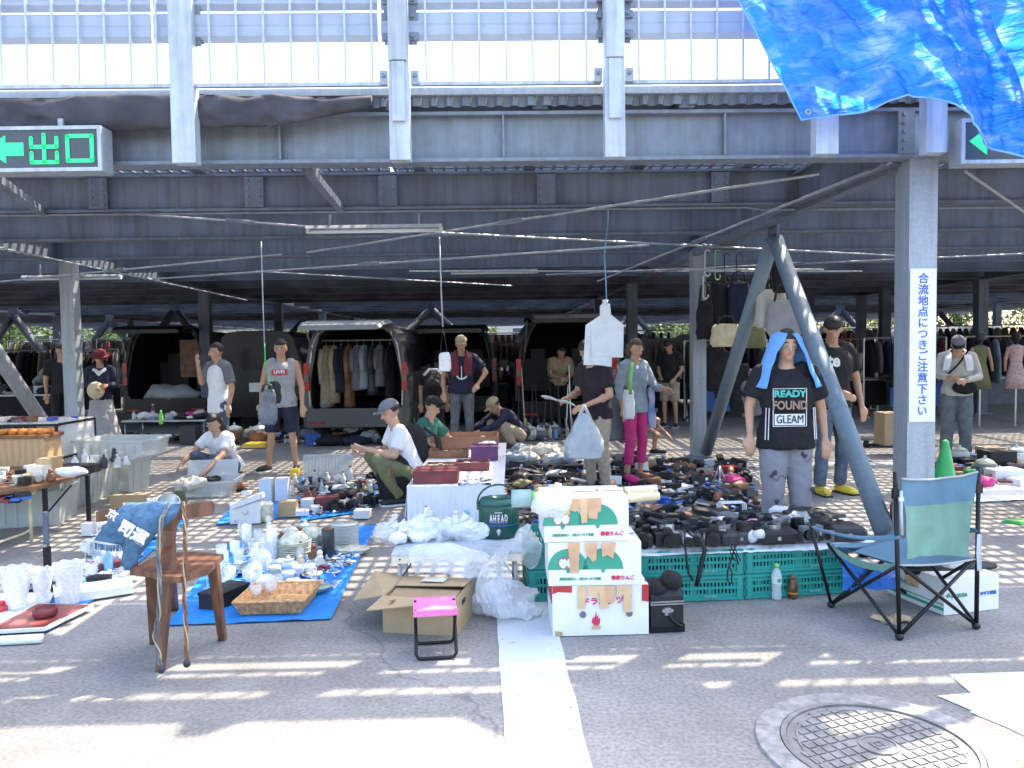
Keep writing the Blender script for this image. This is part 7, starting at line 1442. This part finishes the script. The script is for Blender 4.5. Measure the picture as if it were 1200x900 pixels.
boxx(360, 598, .12, .10, .10, 'white', 'small white box next to the maroon case'); boxx(383, 598, .20, .14, .12, 'maroon', 'maroon case among toys left of the squatting man', .1); boxx(423, 612 - 4, .13, .12, .07, 'white', 'white box with black objects at the edge of the blue tarp', -.1); boxx(345, 560, .10, .1, .10, 'yellow', 'yellow paper bag behind the tall white boxes', nm='paper_bag')
scatter('toy tarp left of the squatting man', [(352, 606), (436, 596), (440, 562), (356, 562)], Z, 6, 8, ['camera', 'figure', 'box', 'tool', 'bottle', 'coil', 'cup', 'cloth'], 31, .95)
scatter('ground before the tank top man', [(340, 582), (404, 580), (400, 560), (338, 562)], Z, 2, 5, ['bottle', 'box', 'cloth', 'figure'], 32, 1.0)
# white open lid / plastic grille
t = thing('ribbed_lid', 'ribbed white plastic storage lid leaning upright in the middle left', 'lid', g0(384, 566), .0); t.rotation_euler = (radians(-14), 0, .02)
MB().box((0, 0, .17), (.52, .012, .27)).build('lid_panel', 'bin', t)
for i in range(13): MB().box((-.22 + i * .037, -.012, .17), (.014, .012, .24)).build('rib', 'bin', t)
fr = MB()
for c_, d_ in (((0, -.006, .03), (.54, .03, .02)), ((0, -.006, .31), (.54, .03, .02)), ((-.265, -.006, .17), (.02, .03, .27)), ((.265, -.006, .17), (.02, .03, .27))): fr.box(c_, d_)
fr.build('lid_rim', 'bin', t)
# clear bin in front of crouching woman
def clearbin(label, pl_, pr_, D, h_, lid=None, m='bin', handle=True, z=.003, tm=1.0):
    t, _, L = frame2('storage_bin', label, 'storage bin', pl_, pr_, 'clear plastic storage bins'); t.location.z = z; e = .03 * tm
    def rg(k, z_, ins=0): x = e * k; return [V((-x + ins, -x + ins, z_)), V((L + x - ins, -x + ins, z_)), V((L + x - ins, D + x - ins, z_)), V((-x + ins, D + x - ins, z_))]
    MB().loft([rg(0, 0), rg(1, h_), rg(1, h_, .006), rg(0, .008, .006)]).build('bin_body', m, t)
    rm = MB(); q = rg(1.25, h_); 
    for i in range(4): rm.bar(q[i], q[(i + 1) % 4], .022, .022)
    rm.build('rim', m, t)
    for i in range(int(L / .09)): MB().bar((.05 + i * .09, -.006, .03), (.05 + i * .09, -e * .75 - .006, h_ - .04), .018, .010).build('rib', m, t)
    if handle: MB().tube([(L / 2 - .05, -e - .005, h_ - .05), (L / 2 - .045, -e - .035, h_ - .07), (L / 2 + .045, -e - .035, h_ - .07), (L / 2 + .05, -e - .005, h_ - .05)], .007, 6).build('handle', 'black', t, True)
    return t, L
t, L = clearbin('low clear bin with pink and green cloth in front of the crouching woman', g0(208, 584), g0(270, 582), .42, .15, handle=False)
MB().box((L * .45, D + .16, .20), (L, .008, .24), Matrix.Rotation(-.25, 3, 'X')).build('open_lid', 'plastic_clear', t); MB().box((L / 2, .005, .13), (.07, .02, .02)).build('latch', 'black', t)
r = random.Random(8)
for i, (x, y, k, m) in enumerate(((222, 566, 'cloth', 0), (234, 562, 'cloth', 0), (246, 566, 'cloth', 0), (256, 560, 'cloth', 0), (228, 572, 'wool', 0))): put(k, g0(x, y, .10), r.random(), 1.0, 'lying %s inside the low clear bin' % ORD[i], r, None)
boxx(259, 560, .08, .08, .12, 'red', 'small red box right of the low clear bin'); scatter('strip right of the low clear bin', [(268, 580), (286, 578), (282, 555), (268, 556)], .005, 3, 3, ['bottle', 'box', 'tool', 'shoe'], 33, 1.0)
# row of tall clear bins
t, L = clearbin('large clear lidded bin with black handle nearest the glass case', g0(102, 592), g0(128, 580), .42, .42); t2, L = clearbin('second large clear bin with black handle to the right', g0(128, 580), g0(156, 572), .42, .40); clearbin('third clear bin at the right end with white boxes', g0(152, 578), g0(174, 574), .30, .36, handle=False)
clearbin('open shallow clear bin on top of the tall bins at the back', g0(92, 536, .46) , g0(166, 536, .46), .45, .16, handle=False, z=.46); clearbin('long low clear bin under the folding table at the left edge', g0(-30, 622), g0(70, 616), .5, .30, tm=.6); clearbin('clear bin beneath the dark table edge', g0(70, 605), g0(96, 592), .45, .34, handle=False, tm=.6)
for i, (x, y) in enumerate(((88, 548), (95, 552), (100, 545), (108, 550), (112, 542), (122, 549), (124, 540), (134, 541), (138, 548), (148, 545))): put(r.choice(['pot', 'figure', 'cup', 'bottle', 'pot', 'box']), g0(x, y, .435), r.random() * 3, .9, '%s from left on top of the clear bins' % ORD[i], r, 'crockery on top of the clear bins')
# dark table with glass case: legs and top
tA, tB = g0(58, 640, 0), g0(100, 596, 0)
zt_ = .46; c0, c1_ = g0(52, 568, zt_), g0(102, 553, zt_); c2_, c3_ = g0(20, 545, zt_), g0(-60, 560, zt_)
t = thing('display_table', 'dark framed table with antiques and a glass show case at the left', 'table')
MB().prism([(p.x, p.y) for p in (c0, c1_, g0(40, 536, zt_), g0(-70, 548, zt_), g0(-60, 585, zt_))], (0, 0, zt_ - .03), (1, 0, 0), (0, 1, 0), (0, 0, .03)).build('table_top', 'brown', t)
for q in (c0, c1_): MB().bar((q.x, q.y, 0), (q.x, q.y, zt_ - .03), .028, .028, V((0, 1, 0))).build('leg', 'blackm', t)
MB().bar((c0.x, c0.y, .22), (c0.x + .1, c0.y + .2, zt_ - .04), .01, .01).build('strut', 'blackm', t)
# near dark post
pp0 = g0(57, 692); t = thing('folded_table_leg', 'black square table leg standing alone in front of the glass case', 'table leg', pp0); MB().bar((0, 0, 0), (0, 0, .28), .033, .033, V((0, 1, 0))).build('lower_leg', 'blackm', t); MB().bar((0, 0, .285), (0, 0, .50), .026, .026, V((0, 1, 0))).build('upper_leg', 'steel_dark', t); MB().box((0, -.016, .29), (.02, .012, .016)).build('lock_button', 'silver', t); MB().box((-.03, 0, .006), (.16, .05, .012)).build('foot_bar', 'blackm', t)
# show case
t = thing('glass_show_case', 'glass display case with thin black frame and wooden shelf at the left edge', 'display case'); q0, q1, q2, q3 = g0(-40, 520, .62), g0(66, 505, .62), g0(40, 497, .62), g0(-60, 505, .62); f = MB()
x0, x1, y0_, y1_ = P(-40, 500, 7.6).x, P(66, 500, 7.6).x, 7.6, 8.3
for a, b in (((x0, y0_), (x1, y0_)), ((x1, y0_), (x1, y1_)), ((x1, y1_), (x0, y1_)), ((x0, y1_), (x0, y0_))):
    for z_ in (.47, .80): f.bar((a[0], a[1], z_), (b[0], b[1], z_), .02, .02)
for a in ((x1, y0_), (x1, y1_), (x0, y0_), ((x0 + x1) / 2 + .2, y0_)): f.bar((a[0], a[1], .48), (a[0], a[1], .80), .018, .018, V((0, 1, 0)))
f.build('frame', 'blackm', t); MB().box(((x0 + x1) / 2, (y0_ + y1_) / 2, .815), (x1 - x0, y1_ - y0_, .008)).build('glass_top', 'plastic_clear', t); MB().box((x1 + .002, (y0_ + y1_) / 2, .64), (.005, y1_ - y0_ - .04, .3)).build('glass_side', 'plastic_clear', t)
for i in range(10): put(r.choice(['tool', 'book', 'box', 'case']), V((x0 + .1 + i * (x1 - x0 - .2) / 9, y0_ + r.uniform(.1, .5), .823)), r.random() * 3, .8, '%s from the left lying on the glass show case' % ORD[i], r, 'goods on the glass show case')
b_ = P(22, 540, 7.2); t = thing('wooden_chest', 'pale wooden chest with orange rolls on top inside the left stall', 'chest', (b_.x, 7.25, zt_)); MB().box((0, .1, .13), (.46, .28, .26)).build('chest_body', 'lightwood', t); MB().box((0, .1, .27), (.50, .32, .03)).build('lid', 'brown', t)
for i in range(5): MB().tube([(-.2 + i * .09, -.0, .31), (-.14 + i * .09, .12, .31)], .028, 8).build('roll', 'orange', t, True)
for i in range(4): boxx(30 + i * 11, 566 - i * 3, .13, .16, .06 + .05 * (i % 3), ['lightwood', 'cream', 'lightwood', 'paper'][i], ['pale wooden box at the front of the antiques table', 'cream paper box next to the pale wooden one', 'small pale wooden tray in the middle of the antiques', 'white box stack near the dark table corner'][i], z=zt_)
t = boxx(84, 556, .30, .2, .07, 'black', 'shallow black tray of white cloth at the table corner', z=zt_); solo('white_cloth', crumple(MB().ball((0, 0, 0), (.13, .09, .035), 20, 12), .02, 16), 'cl_white', 'white cloth heaped in the black tray', 'cloth', g0(84, 552, zt_ + .10), smooth=True)
scatter('antiques table', [(-20, 574), (70, 566), (60, 552), (-20, 556)], zt_, 3, 8, ['figure', 'box', 'cup', 'book', 'tool'], 35, .8)
# small folding table with cups, front left
z3 = .40; a0, a1, a2, a3 = g0(-50, 618 - 20, z3), g0(42, 576, z3), g0(20, 565, z3), g0(-60, 570, z3); t = thing('folding_table', 'small beige legged folding table with blue cups at the left edge', 'table'); MB().prism([(p.x, p.y) for p in (a0, a1, a2, a3)], (0, 0, z3 - .02), (1, 0, 0), (0, 1, 0), (0, 0, .02)).build('table_top', 'bamboo', t)
for q in (a1, a0): MB().tube([(q.x - .05, q.y, 0), (q.x - .05, q.y, z3 - .02)], .013, 8).build('leg', 'bamboo', t, True)
MB().tube([(a1.x - .05, a1.y, .10), (a1.x - .10, a1.y - .01, .07), (a0.x, a0.y + .1, .07)], .010, 8).build('brace', 'bamboo', t, True)
for px, py, lb in ((16, 577, 'white cap with blue dot lying left on the beige folding table'), (30, 576, 'second white cap with blue dot on the beige folding table')): solo('cup_cover', MB().lathe([(.085, 0), (.08, .01), (.055, .02), (.05, .05), (.02, .065), (0, .066)], n=22), 'china', lb, 'cover', g0(px, py, z3), smooth=True)
for i, (px, py) in enumerate(((5, 588), (15, 586), (26, 584))): put('book', g0(px, py, z3), .4 * i, .8, '%s on the beige folding table under the caps' % ORD[i], r, None)
# pots and board behind the wooden chair
t = thing('steel_pot', 'shiny stainless steel pot tilted on a black base behind the chair', 'pot', g0(196, 598, .10), .4); t.rotation_euler = (radians(35), radians(10), .3); MB().lathe([(0, 0), (.085, 0), (.095, .01), (.095, .11), (.10, .115), (.09, .112), (.088, .015), (0, .01)], n=30).build('pot_body', 'silver', t, True); MB().tube([(.09, 0, .09), (.13, .02, .09), (.13, -.02, .09), (.09, -.03, .09)], .006, 6).build('handle', 'silver', t, True)
boxx(191, 604, .20, .16, .09, 'black', 'square black box beneath the steel pot'); t = boxx(152, 600, .34, .05, .16, 'card', 'low brown cardboard sheet box behind the apron', .1)
solo('framed_board', MB().box((0, 0, .11), (.10, .02, .20), Matrix.Rotation(.25, 3, 'X')), 'olive', 'dark green framed board leaning right of the steel pot', 'board', g0(213, 600), -.2); boxx(102, 628, .09, .08, .10, 'white', 'plain small white box at the left end of the blue tarp strip'); solo('pink_cloth', crumple(MB().ball((0, 0, .03), (.09, .06, .03), 18, 10), .02, 16), 'cream', 'pale cloth heap right of the steel pot', 'cloth', g0(232, 604), smooth=True)
scatter('blue strip beyond the apron', [(70, 696), (128, 690), (200, 606), (130, 612)], .014, 7, 5, ['bagged', 'cup', 'plate', 'glassware', 'box', 'glassware', 'bottle'], 36, 1.0, group='goods on the blue strip beyond the apron')
t = boxx(140, 668, .26, .16, .06, 'maroon', 'dark red lacquer box with gilt contents near the apron hem', .9, .014); boxx(112, 702, .42, .22, .05, 'cartonwhite', 'flat white wrapped parcel at the end of the blue strip', .55, .014); boxx(45, 663 + 20, .22, .12, .04, 'cartonwhite', 'low white box left of the third vase', .3, .014)
# ================================================================ CENTRE TABLE WITH JEWEL BOXES
y0c = g0(530, 628).y; zc = .40; xl, xr = P(480, 570, y0c).x, P(588, 570, y0c).x; yb_ = y0c + 2.7
t = thing('long_table', 'long low table under a white cloth with wooden jewellery boxes', 'table', (xl, y0c, 0)); W = xr - xl
MB().box((W / 2, 1.35, zc - .012), (W - .04, 2.66, .022)).build('table_top', 'white', t)
for x in (.06, W - .06):
    for y in (.08, 2.6): MB().tube([(x, y, 0), (x, y, zc - .02)], .014, 8).build('leg', 'silver', t, True)
def clf(u, v): 
    x = -.02 + (W + .04) * u; z_ = zc + .004 - v * .34; return V((x + xl, y0c - .015 - .02 * v - .012 * v * sin(u * 95), z_))
b = MB().grid(clf, 120, 8); b.grid(lambda u, v: V((xl - .02 + (W + .04) * u, y0c - .015 + 2.72 * v, zc + .004 + .002 * nz((u * 9, v * 9, 0)))), 8, 20)
b.grid(lambda u, v: V((xl - .02 - .015 * v * (1 + sin(u * 120)), y0c + 2.7 * u, zc + .004 - .25 * v)), 100, 5); solo('white_cloth', b, 'cloth_white', 'white pleated cloth covering the long jewellery box table', 'cloth', smooth=True)
def jb(px0, px1, py, d_, h_, m, label, opened=True, z=None):
    z = z or zc + .008; a = g0(px0, py, z); bq = g0(px1, py, z); w_ = (bq - a).length; t = thing('jewellery_box', label, 'box', (a.x, a.y, z), 0, 'wooden boxes on the long table'); e = .012
    b = MB()
    for c_, dd in (((w_ / 2, e / 2, h_ / 2), (w_, e, h_)), ((w_ / 2, d_ - e / 2, h_ / 2), (w_, e, h_)), ((e / 2, d_ / 2, h_ / 2), (e, d_ - 2 * e, h_)), ((w_ - e / 2, d_ / 2, h_ / 2), (e, d_ - 2 * e, h_)), ((w_ / 2, d_ / 2, .006), (w_ - 2 * e, d_ - 2 * e, .010))): b.box(c_, dd)
    b.build('box_walls', m, t)
    if opened:
        MB().box((w_ / 2, d_ / 2, h_ * .55), (w_ - 2.4 * e, d_ - 2.4 * e, .006)).build('lining', 'cream', t); rr_ = random.Random(px0)
        for i in range(14): c_ = (rr_.uniform(.04, w_ - .04), rr_.uniform(.03, d_ - .03), h_ * .6); MB().box(c_, (rr_.uniform(.02, .06), rr_.uniform(.015, .03), .02), Matrix.Rotation(rr_.random() * 3, 3, 'Z')).build('trinket', rr_.choice(['silver', 'white', 'bamboo', 'silver', 'darkgrey']), t)
    else: MB().box((w_ / 2, d_ / 2, h_ + .006), (w_ + .006, d_ + .006, .012)).build('lid', m, t)
    return t
jb(484, 536, 567, .26, .09, 'maroon', 'closed reddish wooden box at the front left of the long table', False); jb(498, 533, 552, .22, .05, 'brown', 'open box of trinkets in the second row, left'); jb(533, 573, 552, .24, .07, 'maroon', 'open box of spectacles in the second row, right'); jb(502, 548, 537, .22, .07, 'brown', 'open brown lined box in the third row'); jb(552, 583, 540, .26, .12, 'plum', 'closed plum coloured box in the third row, right', False); jb(505, 583, 527, .5, .13, mat('boxwood', (.24, .11, .07), .4, 0, .1, 4), 'large open brown wooden box at the far end of the long table')
b = MB().sheet(lambda u, v: V((.26 * u, .2 * v, .012 + .012 * sin(u * 7) * sin(v * 5))), 16, 12, .02); o = solo('patterned_cloth', b, mat('batik', (.02, .03, .12), .8, 0, 0, 34, kind='voronoi', col2=(.8, .8, .82)), 'folded navy and white patterned cloth at the front right of the long table', 'cloth', g0(537, 568, zc + .01)); put('bagged', g0(572, 530, zc + .01), 0, 1.2, 'on the right edge of the long jewellery table', r, None); put('bagged', g0(515, 512, zc + .01), 0, 1.3, 'at the far left corner of the long jewellery table', r, None)
# ================================================================ MIDDLE DISTANCE STALLS
def simple_table(label, px0, px1, py, z, d_, m='rail_white'):
    a, b = g0(px0, py), g0(px1, py); t = thing('folding_table', label, 'table', (a.x, a.y, 0)); w_ = b.x - a.x; MB().box((w_ / 2, d_ / 2, z - .012), (w_, d_, .024)).build('table_top', m, t)
    for x in (.04, w_ - .04):
        for y in (.04, d_ - .04): MB().tube([(x, y, 0), (x, y, z - .02)], .012, 6).build('leg', 'silver', t, True)
    return a, w_, d_
a, w_, d_ = simple_table('white legged folding table of goods in front of the left black van', 143, 237, 521, .38, .7)
for i in range(16): put(r.choice(['book', 'box', 'radio', 'bottle', 'bagged', 'cloth', 'coil']), a + V((.06 + (w_ - .12) * ((i % 8) + .5) / 8, .15 + .35 * (i // 8), .385)), r.random(), 1.2, '%s from left, %s side of the van table' % (ORD[i % 8], 'near' if i < 8 else 'far'), r, 'goods on the table before the left van')
boxx(220, 521, .25, .25, .28, 'darkgrey', 'dark plastic bin with a white cup beneath the van table'); solo('green_bottle', MB().lathe([(0, 0), (.03, 0), (.032, .02), (.032, .14), (.014, .18), (.014, .21)], n=14), 'ltgreen', 'green tea bottle standing on the table before the black van', 'bottle', g0(189, 497, .39), smooth=True)
scatter('ground before the coat van', [(362, 524), (440, 522), (436, 512), (366, 513)], .004, 2, 8, ['cloth', 'shoe', 'cloth', 'bagged', 'box'], 41, 1.9)
scatter('ground before the dark open van', [(450, 522), (520, 520), (516, 510), (455, 510)], .004, 2, 6, ['cloth', 'box', 'bagged', 'case'], 42, 1.7)
scatter('ground before the rod stall', [(610, 518), (672, 516), (668, 508), (610, 510)], .004, 2, 8, ['bottle', 'figure', 'box', 'pot', 'tool'], 43, 1.5)
scatter('ground left of the tank top man', [(262, 524), (312, 522), (310, 512), (266, 513)], .004, 2, 5, ['cloth', 'bagged', 'shoe', 'pot'], 44, 1.8)
b = g0(400, 511); t = thing('price_sign', 'cream card price sign with handwritten lines before the coat van', 'sign', b); MB().box((0, 0, .14), (.24, .01, .28), Matrix.Rotation(-.1, 3, 'X')).build('card', 'cream', t)
for i in range(3):
    for j in range(4): MB().bar((-.08 + j * .045, -.012 - i * .004 + .008, .20 - i * .055), (-.055 + j * .045, -.012 - i * .004 + .008, .205 - i * .055), .008, .004).build('pen_stroke', 'darkgrey', t)
t = boxx(292, 521, .34, .3, .10, 'black', 'black washing tub with white rim left of the tank top man'); t = boxx(297, 533 - 8, .34, .3, .06, 'yellow', 'yellow basin below the black tub')
p = g0(587, 517); t = thing('glass_bottle', 'green glass bottle standing before the squatting man', 'bottle', p); MB().lathe([(0, 0), (.036, 0), (.038, .02), (.038, .14), (.014, .2), (.014, .25)], n=16).build('bottle_body', mat('bottlegreen', (.03, .14, .06), .15, 0, .1, alpha=.85), t, True); MB().lathe([(.016, .24), (.016, .265), (0, .266)], n=12).build('cap', 'silver', t, True)
boxx(635, 512, .19, .16, .14, 'card', 'small brown carton before the rod stall')
# right side stalls
scatter('ground right of the green cone', [(1098, 572), (1200, 570), (1200, 536), (1105, 538)], .006, 5, 7, ['box', 'case', 'pot', 'cloth', 'box', 'radio', 'book'], 45, 1.35)
sheet_on('white_cloth', [(1130, 590), (1230, 586), (1230, 560), (1150, 564)], 'cloth_white', 'white cloth on the ground right of the camping chair back', 'cloth')
boxx(1186, 566, .34, .26, .13, 'cartonwhite', 'checked white fabric box at the right edge'); boxx(1176, 552, .30, .26, .22, 'black', 'black suitcase at the right edge behind the checked box'); boxx(1166, 540, .26, .2, .16, 'card', 'brown carton behind the pink cloth on the right'); boxx(1118, 560, .22, .18, .12, 'maroon', 'maroon box just right of the green cone'); boxx(1140, 563, .1, .1, .11, 'green', 'small green box left of the checked fabric box')
p = g0(1056, 512); t = thing('cart', 'low flat trolley with black wheels and a decorated carton left of the sign column', 'trolley', g0(1040, 524)); MB().box((0, .2, .12), (.8, .5, .03)).build('platform', 'grey', t)
for x in (-.3, .3):
    for y in (0, .4): MB().tube([(x - .02, y, .055), (x + .02, y, .055)], .055, 12).build('wheel', 'black', t)
boxx(1050, 522, .30, .3, .42, 'card', 'brown box with green plant print on the flat trolley', z=.14)
# far stall tables with clutter
for k, (px, d, lb, w_) in enumerate(((20, 15.5, 'far stall table at the left edge behind the tube', 2.2), (100, 19, 'far stall table behind the maroon hat woman', 2), (1090, 16.5, 'far stall table left of the old man', 2), (1175, 17, 'far stall table right of the old man', 2.4), (975, 17, 'far stall table behind the yellow shoe man', 2), (720, 17, 'far stall table behind the pink leggings woman', 2), (870, 16, 'far stall table behind the braced column', 2.2), (580, 17.5, 'far stall table between the two open vans', 1.8))):
    x, y, _ = at(px, d); t = thing('stall_table', lb, 'table', (x, y, 0)); MB().box((0, 0, .68), (w_, .7, .03)).build('table_top', ['white', 'rail_white', 'lightwood'][k % 3], t)
    MB().box((0, -.34, .40), (w_, .01, .52)).build('table_skirt', ['cl_black', 'cl_navy', 'blue', 'cl_slate'][k % 4], t)
    for sx_ in (-1, 1): MB().box((sx_ * (w_ / 2 - .04), .3, .33), (.04, .04, .66)).build('leg', 'silver', t)
    for i in range(8): put(r.choice(['box', 'book', 'pot', 'bagged', 'cloth', 'radio', 'bottle']), V((x - w_ / 2 + .2 + i * (w_ - .4) / 7, y + r.uniform(-.2, .2), .70)), r.random() * 3, 1.8, '%s from left, %s' % (ORD[i], lb.replace('far stall table ', '').replace('behind', 'on table behind', 1)), r, 'goods on far stall tables')

# loose fine goods between the things one can name: shards of wrapping, caps, cables
def litter(name, quad, z, n, ms, seed, s, kind='stuff'):
    r = random.Random(seed); a, b, c, d = [g0(x, y, z) for x, y in quad]; mb = MB()
    for i in range(n):
        u, v = r.random(), r.random(); p = a.lerp(b, u).lerp(d.lerp(c, u), v); q = r.random(); mb.m = r.randrange(len(ms)); R_ = Matrix.Rotation(r.random() * 6, 3, 'Z') @ Matrix.Rotation(r.uniform(-.5, .5), 3, 'X')
        if q < .4: mb.box(p + V((0, 0, .015 * s)), (r.uniform(.02, .08) * s, r.uniform(.015, .05) * s, r.uniform(.01, .035) * s), R_)
        elif q < .7: dx = R_ @ V((r.uniform(.02, .07) * s, 0, 0)); mb.tube([p - dx + V((0, 0, .014)), p + dx + V((0, 0, .018))], r.uniform(.005, .016) * s, 7)
        elif q < .85: mb.lathe([(.0, 0), (.02 * s, 0), (.024 * s, .02 * s), (.02 * s, .045 * s), (0, .046 * s)], p, 9)
        else: mb.tube([p + V((.05 * s * cos(t * .8 + seed), .04 * s * sin(t * 1.1), .006 + .002 * t)) for t in range(9)], .0035, 5)
    o = mb.build(name, ms); o['kind'] = kind; o['label'] = {'small_hardware': 'fine dark hardware, caps and cables strewn between the larger goods', 'small_crockery': 'tiny pale trinkets and wrapping strewn between the crockery'}[name]; return o
litter('small_hardware', [(592, 614), (896, 614), (872, 540), (592, 538)], .014, 900, ['black', 'darkgrey', 'silver', 'grey', 'brown', 'white', 'blue', 'black'], 3, 1.15)
litter('small_hardware', [(752, 640), (985, 634), (965, 606), (765, 608)], T0, 260, ['black', 'darkgrey', 'silver', 'black', 'grey', 'white'], 4, .7)
litter('small_crockery', [(236, 706), (395, 690), (425, 640), (285, 640)], .016, 240, ['china', 'white', 'glass', 'chinafloral', 'ltblue', 'brown'], 5, .7)
litter('small_crockery', [(355, 606), (435, 598), (442, 562), (352, 562)], .016, 260, ['white', 'darkgrey', 'brown', 'china', 'silver', 'black', 'red'], 6, .8)
litter('small_crockery', [(70, 696), (128, 690), (205, 606), (120, 612)], .016, 260, ['china', 'white', 'plastic_clear', 'glass', 'ltblue', 'paper'], 7, .9)
litter('small_hardware', [(1098, 572), (1200, 570), (1200, 536), (1105, 538)], .012, 150, ['black', 'darkgrey', 'maroon', 'pink', 'white', 'grey'], 8, 1.2)
litter('small_hardware', [(130, 522), (560, 520), (560, 508), (130, 510)], .008, 260, ['black', 'darkgrey', 'grey', 'brown', 'white', 'cl_navy'], 9, 2.0)
